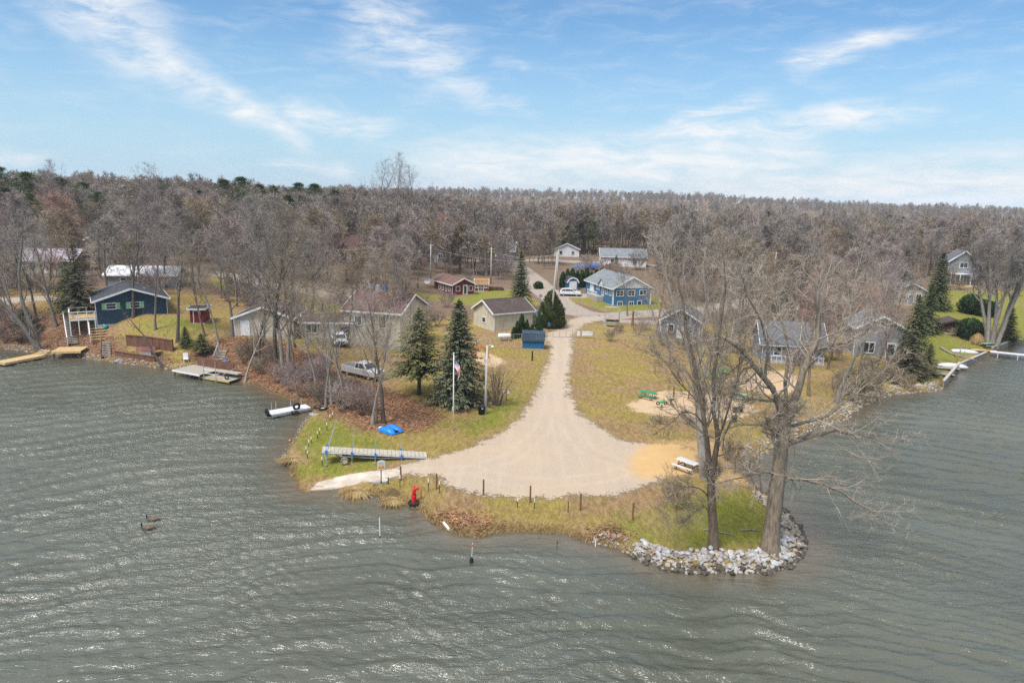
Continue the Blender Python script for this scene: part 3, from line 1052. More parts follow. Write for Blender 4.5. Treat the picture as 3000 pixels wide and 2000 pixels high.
B_GREY = bark('bark_grey', (0.13, 0.115, 0.1), (0.25, 0.225, 0.2))
B_DARK = bark('bark_dark', (0.075, 0.062, 0.054), (0.15, 0.128, 0.11))
B_BROWN = bark('bark_brown', (0.12, 0.085, 0.06), (0.23, 0.17, 0.125))
B_COTTON = bark('bark_cottonwood', (0.14, 0.108, 0.078), (0.3, 0.24, 0.18), 0.05)
B_PALE = bark('bark_pale', (0.2, 0.175, 0.15), (0.37, 0.335, 0.3))
T_GREY = pm('twigs_grey', (0.265, 0.235, 0.21), 0.95, 0.3, 0.5, jitter=0.38, spec=0.1)
T_PURPLE = pm('twigs_mauve', (0.29, 0.235, 0.222), 0.95, 0.3, 0.5, jitter=0.3, spec=0.1)
T_BROWN = pm('twigs_brown', (0.3, 0.24, 0.175), 0.95, 0.3, 0.5, jitter=0.2, spec=0.1)
T_RED = pm('twigs_russet', (0.34, 0.22, 0.175), 0.95, 0.3, 0.5, jitter=0.15, spec=0.1)
T_PALE = pm('twigs_pale', (0.34, 0.285, 0.23), 0.95, 0.3, 0.6, jitter=0.1, spec=0.1)
T_OLIVE = pm('twigs_olive', (0.2, 0.18, 0.1), 0.95, 0.3, 0.5, jitter=0.2, spec=0.1)
N_OLIVE = pm('olive_pine_needles', (0.075, 0.09, 0.032), 0.85, 0.4, 0.9, col2=(0.18, 0.175, 0.075), jitter=0.05, spec=0.15)
N_SPRUCE = pm('spruce_needles', (0.055, 0.075, 0.034), 0.85, 0.4, 1.2, col2=(0.13, 0.15, 0.07), jitter=0.25, spec=0.15)
N_BLUE = pm('blue_spruce_needles', (0.07, 0.085, 0.05), 0.85, 0.4, 1.2, col2=(0.19, 0.2, 0.12), jitter=0.1, spec=0.15)
N_PINE = pm('pine_needles', (0.05, 0.08, 0.028), 0.85, 0.4, 0.9, col2=(0.12, 0.16, 0.06), jitter=0.2, spec=0.15)
N_ARBOR = pm('arborvitae_foliage', (0.04, 0.065, 0.016), 0.85, 0.4, 1.5, col2=(0.11, 0.135, 0.035), jitter=0.15, spec=0.15)
N_YEW = pm('dark_evergreen_foliage', (0.022, 0.05, 0.016), 0.8, 0.4, 1.5, col2=(0.06, 0.11, 0.035), jitter=0.15, spec=0.2)
N_DULL = pm('dull_cedar_foliage', (0.085, 0.08, 0.05), 0.9, 0.3, 1.2, col2=(0.17, 0.155, 0.1), jitter=0.1, spec=0.1)
N_CORE = pm('shaded_inner_foliage', (0.02, 0.026, 0.014), 0.95, 0.3, 1.5)
B_CONIFER = bark('bark_conifer', (0.06, 0.05, 0.042), (0.13, 0.105, 0.09))


def tri_leaf(V, F, p, d, l, wd, r):
    s = vnorm(vcross(d, (r.gauss(0, 0.5), r.gauss(0, 0.5), 1 + r.gauss(0, 0.4))))
    o = len(V)
    mid = vadd(p, d, l * 0.45)
    V += [p, vadd(mid, s, wd), vadd(p, d, l), vadd(mid, s, -wd)]
    F += [(o, o + 1, o + 2), (o, o + 2, o + 3)]


def spruce_mesh(name, seed, H, R0, mat, dens=1.0, bare=0.05, droop=0.35, ragged=0.25):
    r = random.Random(seed)
    V, F = [], []
    nz = int(34 * dens)
    for i in range(nz):
        t = (i + r.random() * 0.6) / nz
        z = H * (bare + (1 - bare) * t)
        rad = R0 * (1 - t) ** 0.8 * (0.35 + 0.65 * min(1, t * 9 + 0.35)) + 0.12
        nb = int(r.choice((7, 8, 9)) * dens ** 0.5)
        a0 = r.uniform(0, 6.28)
        for k in range(nb):
            a = a0 + 6.283 * k / nb + r.gauss(0, 0.2)
            L = rad * r.uniform(1 - ragged, 1 + ragged * 0.5)
            dz = -droop * (1 - t) + 0.55 * t ** 2
            ns = max(4, int(4 + L * 2.6))
            for s in range(ns):
                f = (s + 0.6) / ns
                p = (math.cos(a) * L * f, math.sin(a) * L * f, z + dz * L * f - 0.18 * L * f * f + 0.1 * L * f ** 4 + r.gauss(0, 0.03))
                for sg in (-1, 1):
                    da = a + sg * r.uniform(0.3, 1.0)
                    ll = (0.16 + 0.24 * L * (1 - f * 0.65)) * r.uniform(0.6, 1.2)
                    ll = min(ll, 0.85)
                    d = vnorm((math.cos(da), math.sin(da), dz * 0.8 - r.uniform(0.05, 0.55)))
                    tri_leaf(V, F, p, d, ll, 0.05 + 0.085 * ll, r)
    for k in range(10):
        tri_leaf(V, F, (0, 0, H * (0.985 + 0.002 * k)), vnorm((r.gauss(0, 0.5), r.gauss(0, 0.5), 1.2)), 0.35, 0.05, r)
    return mesh_np(name, V, F, mat, smooth=False)


def trunk_mesh(name, H, r0, mat, n=7):
    return MB().tube([(0, 0, -0.3), (0, 0, H * 0.1), (0.03, 0, H * 0.5), (0, 0, H)], [r0 * 1.2, r0, r0 * 0.6, 0.02], n).mesh(name, mat, True)


def pine_mesh(name, seed, H, R0, mat, bare=0.35):
    r = random.Random(seed)
    V, F = [], []
    for c in range(46):
        t = r.random() ** 0.8
        z = H * (bare + (1 - bare) * t)
        prof = math.sin(min(1.0, (t * 0.85 + 0.22)) * math.pi) ** 0.7
        a, q = r.uniform(0, 6.28), R0 * prof * math.sqrt(r.uniform(0.15, 1.0))
        cx, cy, cr = math.cos(a) * q, math.sin(a) * q, r.uniform(0.55, 1.0) * R0 * 0.34
        for k in range(95):
            d = vnorm((r.gauss(0, 1), r.gauss(0, 1), r.gauss(0.25, 0.8)))
            p = (cx + d[0] * cr * r.uniform(0.3, 1), cy + d[1] * cr * r.uniform(0.3, 1), z + d[2] * cr * 0.55 * r.uniform(0.3, 1))
            dd = vnorm((d[0] + r.gauss(0, 0.4), d[1] + r.gauss(0, 0.4), d[2] + 0.5))
            tri_leaf(V, F, p, dd, r.uniform(0.3, 0.6), 0.06, r)
    return mesh_np(name, V, F, mat, smooth=False)


def flake_mesh(name, seed, prof, n, mat, fl=0.26, fw=0.07, upw=1.0, lump=0.08):
    """dense clipped evergreen: flakes over a profile list of (height, radius)"""
    r = random.Random(seed)
    V, F = [], []
    hs, rs = [p[0] for p in prof], [p[1] for p in prof]
    area = np.cumsum([max(0.02, float(np.interp(hs[-1] * (i + 0.5) / 60, hs, rs))) for i in range(60)])
    area = area / area[-1]
    ph = [r.uniform(0, 6.28) for _ in range(6)]
    for k in range(n):
        h = hs[-1] * (float(np.searchsorted(area, r.random())) + r.random()) / 60
        q = float(np.interp(h, hs, rs))
        a = r.uniform(0, 6.283)
        q *= 1 + lump * (math.sin(3 * a + ph[0] + h * 2.1) + math.sin(5 * a + ph[1] - h * 3.3) * 0.7 + math.sin(8 * a + ph[2] + 5 * h) * 0.5)
        q *= r.uniform(0.82, 1.02)
        d = vnorm((math.cos(a) + r.gauss(0, 0.35), math.sin(a) + r.gauss(0, 0.35), upw + r.gauss(0, 0.4)))
        tri_leaf(V, F, (math.cos(a) * q, math.sin(a) * q, h), d, fl * r.uniform(0.6, 1.2), fw * r.uniform(0.7, 1.3), r)
    core = MB().lathe((0, 0, 0), [(max(0.01, q * 0.8), h) for h, q in prof], 10)
    o = len(V)
    V += core.v
    for f in core.f:
        for i in range(1, len(f) - 1):
            F.append((f[0] + o, f[i] + o, f[i + 1] + o))
    return mesh_np(name, V, F, mat, smooth=False)


def place(name, loc, rz, sc, parts, label, cat, group=None, tilt=(0, 0)):
    """a thing made of mesh parts: parts = [(part name, mesh)]"""
    e = empty(name, loc, rz, label, cat, group)
    e.rotation_euler = (tilt[0], tilt[1], rz)
    e.scale = (sc, sc, sc) if not hasattr(sc, '__len__') else sc
    for pn, me in parts:
        if me is not None:
            link(bpy.data.objects.new(pn, me), e)
    return e


def OnY(px, py, Y):
    d = ray(px, py)
    t_ = Y / d[1]
    return (d[0] * t_, Y, CAM_H + d[2] * t_)


# --- the two great trees at the tip of the point, limbs laid out one by one
def hero(name, base_px, limbs, label, seed, barkm, twigm, **kw):
    g = G(*base_px)
    T = Tree(seed, **kw)
    rr_ = random.Random(seed)
    for lvl, r0, r1, dy0, dy1, pix in limbs:
        pts = []
        for i, (a, b_) in enumerate(pix):
            k = i / (len(pix) - 1)
            q = OnY(a, b_, g.y + dy0 + (dy1 - dy0) * k)
            pts.append((q[0] - g.x, q[1] - g.y, q[2] - g.z))
        dense = [pts[0]]
        for i in range(len(pts) - 1):
            for s in (0.5, 1.0):
                j = 0.03 if s == 0.5 else 0.0
                dense.append(tuple(pts[i][c] + (pts[i + 1][c] - pts[i][c]) * s + rr_.gauss(0, j) for c in range(3)))
        T.limb(dense, r0, r1, lvl)
    return place(name, g, 0, 1, list(zip(('trunk', 'crown'), T.meshes(name, barkm, twigm))), label, 'tree')


KW = dict(n1=5, n2=13, n3=9, n4=7, ang=(28, 65), tmin=(0.55, 0.1, 0.1), tw=0.0075, tl=0.55, ratio=(0.34, 0.44, 0.46), up=(0, 0.07, 0.08, 0.04),
          wander=(0.05, 0.2, 0.26, 0.3), nt=9, rr=0.42, minr=0.012)
hero('cottonwood_tree', (2262, 1612), [
    (0, 0.58, 0.36, 0, 0.6, [(2256, 1622), (2262, 1540), (2276, 1420), (2287, 1322), (2297, 1252), (2303, 1215)]),
    (1, 0.25, 0.07, 0.5, -1.2, [(2299, 1222), (2278, 1170), (2241, 1110), (2209, 1073), (2170, 1023), (2135, 1000), (2105, 985)]),
    (1, 0.12, 0.03, 0.5, -0.6, [(2278, 1170), (2250, 1174), (2190, 1170), (2149, 1152), (2110, 1160)]),
    (1, 0.27, 0.10, 0.6, 1.6, [(2303, 1228), (2335, 1152), (2351, 1092), (2370, 1040), (2396, 985), (2399, 940), (2392, 890), (2400, 840), (2412, 790)]),
    (1, 0.13, 0.04, 1.2, 0.4, [(2374, 1037), (2393, 1023), (2440, 1008), (2480, 1005), (2530, 975), (2560, 950)]),
    (1, 0.2, 0.03, 0.6, 2.6, [(2305, 1300), (2365, 1280), (2443, 1257), (2500, 1272), (2560, 1282), (2626, 1288)]),
    (1, 0.13, 0.03, 0.8, -0.6, [(2308, 1252), (2360, 1236), (2405, 1222), (2443, 1205), (2500, 1160), (2560, 1110), (2620, 1060)]),
    (1, 0.1, 0.025, 0.2, -1.8, [(2268, 1384), (2241, 1381), (2190, 1393), (2150, 1402), (2085, 1420)]),
    (1, 0.15, 0.02, 0.3, 1.0, [(2288, 1416), (2310, 1400), (2351, 1404), (2415, 1418), (2457, 1436), (2500, 1468), (2555, 1500), (2590, 1525)]),
    (1, 0.09, 0.02, 0.4, -0.8, [(2284, 1282), (2259, 1257), (2227, 1243), (2167, 1243), (2110, 1262)]),
    (1, 0.14, 0.03, 1.0, 2.6, [(2310, 1210), (2300, 1120), (2310, 1040), (2300, 970), (2275, 910), (2262, 850), (2245, 800)]),
    (1, 0.12, 0.03, 1.0, 3.0, [(2351, 1092), (2400, 1040), (2460, 980), (2500, 920), (2540, 870), (2560, 820)]),
    (1, 0.10, 0.03, 0.3, -2.0, [(2241, 1110), (2250, 1020), (2230, 940), (2190, 870), (2170, 800)]),
    (1, 0.07, 0.02, 0.0, -1.5, [(2209, 1073), (2180, 1080), (2150, 1120), (2120, 1150), (2100, 1200)]),
], 'huge bare cottonwood with spreading limbs standing at the white riprap point', 11, B_COTTON, T_PALE, **KW)
KW2 = dict(KW, ang=(22, 50), up=(0, 0.12, 0.12, 0.06), n2=14, n3=10)
hero('maple_tree', (2087, 1606), [
    (0, 0.33, 0.24, 0, 0.1, [(2088, 1612), (2087, 1505), (2083, 1413), (2082, 1388)]),
    (1, 0.2, 0.05, 0.1, 0.6, [(2082, 1392), (2076, 1335), (2066, 1253), (2057, 1175), (2042, 1110), (2030, 1040), (2010, 960), (2000, 880), (1985, 800)]),
    (1, 0.2, 0.05, 0.1, -0.6, [(2083, 1395), (2099, 1312), (2102, 1262), (2088, 1200), (2090, 1130), (2100, 1040), (2110, 950), (2125, 850), (2118, 740)]),
    (1, 0.09, 0.03, 0.0, -1.0, [(2100, 1300), (2121, 1243), (2140, 1180), (2160, 1110), (2170, 1030)]),
    (1, 0.06, 0.02, 0.2, -1.2, [(2064, 1245), (2040, 1215), (2000, 1205), (1960, 1243), (1930, 1240)]),
    (1, 0.06, 0.02, 0.2, 1.0, [(2060, 1190), (2020, 1150), (1990, 1120), (1950, 1060), (1900, 1020)]),
    (1, 0.05, 0.015, 0.1, -1.6, [(2078, 1460), (2050, 1430), (2010, 1425), (1975, 1440), (1945, 1490)]),
    (1, 0.05, 0.015, 0.1, -1.2, [(2085, 1500), (2060, 1480), (2035, 1500), (2005, 1530)]),
    (1, 0.05, 0.015, 0.1, -1.0, [(2100, 1335), (2130, 1330), (2170, 1350), (2210, 1380)]),
], 'bare forked tree with a straight dark trunk beside the cottonwood', 23, B_BROWN, T_BROWN, **KW2)
hero('maple_tree', (2064, 1402), [
    (0, 0.36, 0.26, 0, 0.2, [(2066, 1402), (2056, 1320), (2050, 1240), (2046, 1160)]),
    (1, 0.15, 0.03, 0.2, 0.8, [(2046, 1165), (2030, 1090), (2010, 1010), (1975, 900), (1950, 800), (1935, 740)]),
    (1, 0.15, 0.03, 0.2, -0.5, [(2046, 1165), (2048, 1080), (2056, 980), (2070, 880), (2060, 780), (2075, 690)]),
    (1, 0.14, 0.03, 0.2, -0.8, [(2046, 1170), (2065, 1090), (2090, 1000), (2110, 900), (2125, 800), (2135, 730)]),
    (1, 0.1, 0.03, 0.2, 1.5, [(2044, 1180), (2010, 1110), (1965, 1040), (1920, 940), (1890, 860)]),
    (1, 0.1, 0.03, 0.2, -2.0, [(2050, 1180), (2090, 1110), (2130, 1020), (2160, 930), (2185, 850)]),
    (1, 0.09, 0.03, 0.2, 2.5, [(2046, 1190), (2035, 1100), (2030, 1000), (2020, 900), (2000, 780)]),
], 'bare pale tree with a dense fan of upright branches behind the forked tree', 37, B_PALE, T_PALE, **dict(KW2, n2=15, n3=9))

# --- library of bare trees
LIB = []
for i, (H, r0, sp, bk, tw, kw) in enumerate([
        (17, 0.24, 0.50, B_GREY, T_GREY, {}), (18, 0.26, 0.46, B_DARK, T_GREY, {}), (16, 0.22, 0.52, B_GREY, T_PURPLE, {}),
        (19, 0.27, 0.42, B_GREY, T_PURPLE, dict(ang=(22, 42))), (15, 0.2, 0.55, B_BROWN, T_BROWN, {}), (16, 0.24, 0.55, B_PALE, T_BROWN, {}),
        (14, 0.19, 0.55, B_BROWN, T_RED, {}), (18, 0.3, 0.55, B_PALE, T_PALE, dict(ang=(30, 58)))]):
    T = Tree(100 + i, **dict(dict(n1=13, n2=7, n3=6, n4=7, tw=0.021, tl=1.1, ratio=(sp, 0.52, 0.52), minr=0.018), **kw)).auto(H, r0, bare=0.24 + 0.04 * (i % 3))
    LIB.append((H,) + T.meshes('bare_tree', bk, tw))
NLIB = []
for i, (H, r0, sp, bk, tw, kw) in enumerate([
        (17, 0.27, 0.56, B_GREY, T_GREY, {}), (18, 0.3, 0.55, B_DARK, T_GREY, {}), (16, 0.22, 0.58, B_GREY, T_PURPLE, {}),
        (19, 0.27, 0.5, B_GREY, T_PURPLE, dict(ang=(22, 42))), (15, 0.2, 0.58, B_BROWN, T_BROWN, {}), (16, 0.24, 0.56, B_PALE, T_BROWN, {}),
        (14, 0.19, 0.58, B_BROWN, T_RED, {}), (18, 0.3, 0.6, B_PALE, T_PALE, dict(ang=(30, 58)))]):
    T = Tree(150 + i, **dict(dict(n1=11, n2=7, n3=5, n4=5, tw=0.009, tl=0.85, ratio=(sp, 0.5, 0.5), minr=0.012, up=(0, 0.14, 0.08, 0.03)), **kw)).auto(H, r0, bare=0.28 + 0.04 * (i % 3))
    NLIB.append((H,) + T.meshes('bare_tree', bk, tw))
SHRUBS = []
for i, (tw, bk) in enumerate([(T_BROWN, B_BROWN), (T_RED, B_BROWN), (T_PURPLE, B_GREY), (T_OLIVE, B_BROWN)]):
    T = Tree(300 + i, n1=5, n2=5, n3=5, n4=5, tw=0.012, tl=0.5, ratio=(0.5, 0.5, 0.5), minr=0.009, nt=4, ang=(20, 45))
    for k in range(9):
        a = k * 2.4
        T.limb(T.path((math.cos(a) * 0.15, math.sin(a) * 0.15, -0.1), vnorm((math.cos(a) * 0.55, math.sin(a) * 0.55, 1)), T.r.uniform(1.7, 2.6), 4, 1), 0.028, 0.008, 1)
    SHRUBS.append(T.meshes('bare_shrub', bk, tw))
# ------------------------------------------------------------------ planting
LANDMARKS = [(n_, tuple(G(*q)[:2])) for n_, q in (
    ('navy house', (340, 960)), ('white roofed house', (390, 835)), ('lilac roofed house', (130, 790)), ('tan house', (290, 765)), ('red outbuilding', (570, 945)), ('gabled cream house', (760, 975)),
    ('maroon roofed house', (1110, 960)), ('chalet', (1015, 755)), ('red cabin', (1330, 855)), ('grey gabled house', (1268, 765)), ('grey dormer house', (1440, 755)), ('far white cottage', (1650, 750)), ('white house', (1830, 775)),
    ('blue house', (1830, 870)), ('slate blue house', (1990, 975)), ('dark roofed cottage', (2310, 1040)), ('brown roofed house', (2330, 895)), ('grey lake house', (2560, 1010)), ('white gabled house', (2655, 880)),
    ('tall grey house', (2800, 825)), ('brown shed', (2785, 965)), ('green pine', (620, 742)), ('round topped pine', (1995, 800)), ('woods road', (800, 836)), ('white dock', (850, 1200)), ('thick bank trees', (828, 1096)), ('pickup', (1065, 1100)),
    ('shore tyres', (940, 1198)), ('pedal boat clump', (1105, 1240)), ('leaning trunks', (118, 1030)), ('small dock', (560, 1090)), ('chain link fence', (1850, 1003)), ('dull cedar', (2660, 1105)), ('seawall', (2775, 1115)), ('rubble shore', (2480, 1215)))]


def whereabouts(x, y):
    n_, (a, b) = min(LANDMARKS, key=lambda q: (q[1][0] - x) ** 2 + (q[1][1] - y) ** 2)
    dx, dy = x - a, y - b
    dist = math.hypot(dx, dy)
    rel = ('just ' if dist < 9 else 'well ' if dist > 26 else '') + (('behind' if dy > 0 else 'in front of') if abs(dy) > abs(dx) * 1.3 else ('right of' if dx > 0 else 'left of'))
    return rel + ' the ' + n_


def project(p):
    d = Vector((p[0], p[1], p[2] - CAM_H))
    k = FPX / d.dot(cF)
    return 1500 + d.dot(cR) * k, 1000 - d.dot(cU) * k


def tree_at(px, py, li, H, label, rz=0.0, lean=(0, 0), wide=1.0, group=None, name='bare_tree'):
    g = G(px, py)
    H0, a, b = NLIB[li]
    s = H / H0
    return place(name, g, rz, (s * wide, s * wide, s), [('trunk', a), ('crown', b)], label, 'tree', group, lean)


NEAR = [
    (808, 1088, 1, 19, -0.1, 'dark bare tree on leafy bank, leaning left of the thick pair'),
    (828, 1096, 0, 20, 0.0, 'thickest bare tree of the group on leafy bank'),
    (846, 1095, 5, 18, 0.08, 'pale bare tree just right of the thickest trunk on the bank'),
    (870, 1115, 4, 14, 0.03, 'slender bare tree standing in the brush near the bank edge'),
    (759, 1083, 1, 11, -0.04, 'short dark bare tree left of the thick group on the bank'),
    (718, 1118, 5, 10, -0.22, 'slim pale bare tree leaning left over the small dock'),
    (930, 1158, 5, 13, 0.0, 'pale slender bare tree above the white floating dock'),
    (955, 1198, 2, 12, -0.04, 'mauve twigged bare tree at the shore beside the tyres'),
    (972, 1186, 5, 12, 0.05, 'pale bare tree in the russet brush behind the tyres'),
    (1010, 1198, 5, 13, 0.02, 'pale grey bare tree at the right of the russet brush'),
    (1092, 1242, 5, 12, -0.12, 'left stem of the bare tree clump behind the blue pedal boat'),
    (1103, 1238, 4, 10, 0.05, 'thin middle stem of the bare clump behind the blue pedal boat'),
    (1124, 1240, 1, 13, 0.07, 'tall right stem of the bare clump behind the blue pedal boat'),
    (520, 1000, 1, 15, -0.03, 'broad dark bare tree on the lawn above the retaining walls'),
    (600, 985, 4, 12, 0.05, 'brown bare tree beside the red outbuilding'),
    (680, 985, 0, 14, 0.0, 'grey bare tree in front of the low cream house'),
    (905, 960, 2, 15, 0.03, 'mauve bare tree between the two cream houses'),
    (40, 980, 0, 14, -0.05, 'grey bare tree at the far left of the bank'),
    (165, 955, 0, 16, 0.02, 'grey bare tree beside the top of the white stair rail'),
    (390, 930, 1, 16, 0.03, 'dark bare tree behind the navy house'),
    (470, 900, 2, 16, 0.0, 'mauve bare tree behind the navy house roof'),
    (2480, 1005, 7, 17, 0.02, 'pale spreading bare tree left of the grey gabled roof'),
    (2390, 960, 6, 16, -0.03, 'russet bare tree behind the cottonwood'),
    (2310, 1000, 1, 17, 0.0, 'dark bare tree in front of the grey roofed house'),
    (2450, 1180, 2, 15, 0.08, 'mauve bare tree on the rocky right shore'),
    (2370, 1160, 6, 14, 0.0, 'russet bare tree near the red mulch'),
    (2160, 1120, 4, 13, -0.06, 'brown bare tree behind the paired green picnic tables'),
    (2560, 1100, 4, 11, 0.1, 'brown bare tree beside the dull cedar'),
    (1920, 985, 4, 12, 0.0, 'thin brown bare tree at the end of the chain link fence'),
    (1838, 925, 0, 9, 0.0, 'slim bare tree in front of the blue house'),
    (2230, 985, 5, 13, 0.0, 'pale bare tree beside the slate blue house'),
    (1015, 1018, 4, 12, 0.03, 'brown bare tree at the left corner of the maroon roofed house'),
    (1160, 1020, 4, 13, 0.05, 'brown bare tree at the gable corner of the maroon roofed house'),
    (1210, 1012, 2, 11, 0.02, 'mauve bare tree before the gable of the maroon roofed house'),
    (945, 1022, 5, 11, 0.0, 'pale bare tree between the cottage and the white car'),
    (775, 1012, 2, 13, 0.0, 'mauve bare tree close before the gabled cream house'),
    (865, 1018, 4, 13, 0.05, 'brown bare tree right of the gabled cream house'),
    (640, 1005, 5, 12, -0.05, 'pale bare tree left of the gabled cream house'),
    (455, 965, 2, 13, 0.05, 'mauve bare tree at the right corner of the navy house'),
    (110, 942, 1, 14, -0.04, 'dark bare tree up the far left bank'),
    (2255, 1085, 4, 12, 0.0, 'brown bare tree before the dark roofed cottage, left one'),
    (2345, 1085, 2, 12, 0.03, 'mauve bare tree before the dark roofed cottage, right one'),
    (2425, 1080, 4, 13, -0.03, 'brown bare tree between the two grey lake houses'),
    (2520, 1075, 6, 11, 0.0, 'russet bare tree before the grey lake house, left one'),
    (2600, 1075, 4, 11, 0.04, 'brown bare tree before the grey lake house, right one'),
    (2005, 1012, 2, 12, 0.0, 'mauve bare tree before the slate blue house, right one'),
    (1955, 1008, 4, 12, -0.03, 'brown bare tree before the slate blue house, left one'),
    (2105, 1030, 0, 13, 0.0, 'grey bare tree right of the slate blue house'),
]
for px, py, li, H, lean, lab in NEAR:
    tree_at(px, py, li, H, lab, rz=(px * 7.3) % 6.28, lean=(0, lean), wide=1.0)

# leaning pair at the left water edge
g = G(118, 1030)
T = Tree(51, **dict(KW, n1=3, n2=6, n3=5, tw=0.01, tl=0.7))
for pix, dy in (([(118, 1034), (90, 990), (55, 940), (20, 900), (-5, 875), (-40, 830), (-60, 770)], -0.5), ([(120, 1034), (103, 990), (88, 945), (72, 905), (60, 860), (55, 800), (62, 740), (66, 690)], 0.7)):
    pts = []
    for i, p in enumerate(pix):
        q = OnY(*p, g.y + dy * i * 0.3)
        pts.append((q[0] - g.x, q[1] - g.y, q[2] - g.z))
    T.limb(pts, 0.38, 0.1, 1)
place('leaning_tree', g, 0, 1, list(zip(('trunk', 'crown'), T.meshes('leaning_tree', B_GREY, T_GREY))), 'two stemmed grey tree leaning left over the water beside the lumber dock', 'tree')
g = G(478, 1078)
T = Tree(52, **dict(KW, n1=2, n2=5, n3=4, tw=0.009, tl=0.5))
pts = []
for i, p in enumerate([(479, 1080), (460, 1050), (440, 1015), (424, 985), (405, 965), (385, 940), (360, 915)]):
    q = OnY(*p, g.y)
    pts.append((q[0] - g.x, q[1] - g.y, q[2] - g.z))
T.limb(pts, 0.19, 0.03, 1)
place('leaning_tree', g, 0, 1, list(zip(('trunk', 'crown'), T.meshes('leaning_tree', B_DARK, T_GREY))), 'dark slim tree leaning left across the rusty retaining walls', 'tree')

# many stemmed ornamental tree by the blue board
T = Tree(61, n1=4, n2=8, n3=6, n4=5, tw=0.008, tl=0.45, ratio=(0.4, 0.42, 0.45), ang=(18, 42), minr=0.009, nt=6, up=(0, 0.1, 0.06, 0.03), wander=(0.05, 0.13, 0.2, 0.25))
for k in range(9):
    a = k * 2.4
    q = 0.16 + 0.05 * (k % 3)
    T.limb(T.path((math.cos(a) * q, math.sin(a) * q, -0.1), vnorm((math.cos(a) * 0.34, math.sin(a) * 0.34, 1)), 4.6 - 0.15 * k, 7, 1), 0.1, 0.02, 1)
place('crab_apple_tree', G(1452, 1186), 0.4, 1, list(zip(('trunk', 'crown'), T.meshes('crab_apple', B_BROWN, T_BROWN))), 'small brown tree of many stems beside the leaning blue board', 'tree')
# the great clump on the right-hand lawn
T = Tree(62, n1=10, n2=6, n3=6, n4=6, tw=0.018, tl=0.9, ratio=(0.42, 0.5, 0.5), ang=(25, 48), tmin=(0.42, 0.15, 0.1), minr=0.015)
for k in range(6):
    a = k * 1.05
    T.limb(T.path((math.cos(a) * 0.6, math.sin(a) * 0.5, -0.2), vnorm((math.cos(a) * 0.11, math.sin(a) * 0.11, 1)), 17 - k * 0.5, 8, 0), 0.42, 0.07, 0)
place('silver_maple_tree', G(2905, 1015), 0, 1, list(zip(('trunk', 'crown'), T.meshes('silver_maple', B_PALE, T_GREY))), 'great grey tree clump of six trunks on the right hand lawn', 'tree')
# saplings by the beach
T = Tree(63, n1=4, n2=5, n3=4, n4=4, tw=0.008, tl=0.4, ratio=(0.4, 0.45, 0.5), minr=0.01, nt=5)
for dx, dd in ((0, (-0.05, 0, 1)), (0.25, (0.3, 0, 1)), (-0.1, (-0.4, 0.2, 1))):
    T.limb(T.path((dx, 0, -0.1), vnorm(dd), 4.2, 6, 1), 0.09, 0.02, 1)
place('sapling', G(2232, 1447), 0, 1, list(zip(('trunk', 'crown'), T.meshes('sapling', B_BROWN, T_BROWN))), 'small three stemmed sapling at the white beach edge below the cottonwood', 'tree')

for px, py, H, lab in ((1115, 705, 25, 'tall bare tree breaking the skyline, left of the tallest'), (1160, 705, 28, 'tallest bare tree breaking the skyline above the chalet'), (1205, 705, 25, 'tall bare tree breaking the skyline, right of the tallest'),
                       (1400, 705, 21, 'tall bare tree on the skyline behind the grey dormer house'), (190, 740, 20, 'high bare tree on the left skyline'), (470, 735, 20, 'second high bare tree on the left skyline')):
    tree_at(px, py, 3, H, lab, rz=px * 1.7)
# --- evergreens
SP_BLUE = spruce_mesh('blue_spruce_foliage', 1, 11.0, 3.3, N_BLUE, 1.8, 0.08, 0.3, 0.3)
SP_A = spruce_mesh('spruce_foliage', 2, 10.0, 2.5, N_SPRUCE, 1.4, 0.07)
SP_B = spruce_mesh('spruce_foliage', 3, 10.0, 3.1, N_SPRUCE, 1.3, 0.05, 0.25, 0.4)
SP_OPEN = spruce_mesh('open_pine_foliage', 4, 9.5, 3.3, N_OLIVE, 1.15, 0.26, 0.0, 0.45)
SP_DULL = spruce_mesh('cedar_foliage', 5, 9.0, 3.2, N_DULL, 1.2, 0.03, 0.1, 0.5)
PINE_A = pine_mesh('pine_foliage', 6, 15, 3.4, N_PINE, 0.35)
PINE_B = pine_mesh('pine_foliage', 7, 17, 3.8, N_PINE, 0.42)
TR_10 = trunk_mesh('conifer_trunk', 9.6, 0.2, B_CONIFER)
TR_15 = trunk_mesh('pine_trunk', 14, 0.22, B_CONIFER)


def ever(name, px, py, H, H0, fol, tr, label, wide=1.0, group=None, rz=None):
    g = G(px, py)
    s = H / H0
    return place(name, g, (px * 3.1) % 6.28 if rz is None else rz, (s * wide, s * wide, s), [('trunk', tr), ('crown', fol)], label, 'tree', group)


ever('spruce_tree', 1343, 1182, 11.2, 11, SP_BLUE, TR_10, 'large blue spruce behind the flagpole', 1.05)
ever('pine_tree', 1228, 1156, 9.6, 9.5, SP_OPEN, TR_10, 'open green pine with bare lower trunk left of the blue spruce', 1.1)
ever('spruce_tree', 1524, 908, 10.8, 10, SP_A, TR_10, 'tall pointed spruce beside the road behind the brown roofed garage', 1.0)
ever('spruce_tree', 1803, 806, 5.2, 10, SP_A, TR_10, 'small spruce behind the blue house ridge', 1.15)
ever('spruce_tree', 80, 985, 4.6, 10, SP_B, TR_10, 'low dark green spruce behind the leaning trunks', 1.7)
ever('cedar_tree', 232, 915, 10.5, 9, SP_DULL, TR_10, 'tall olive cedar left of the navy house', 0.9)
ever('cedar_tree', 205, 905, 7.5, 10, SP_B, TR_10, 'dark green cedar tucked behind the tall olive cedar', 1.2)
ever('spruce_tree', 545, 1012, 2.6, 10, SP_B, TR_10, 'little green cedar at the corner of the lawn above the docks', 1.6)
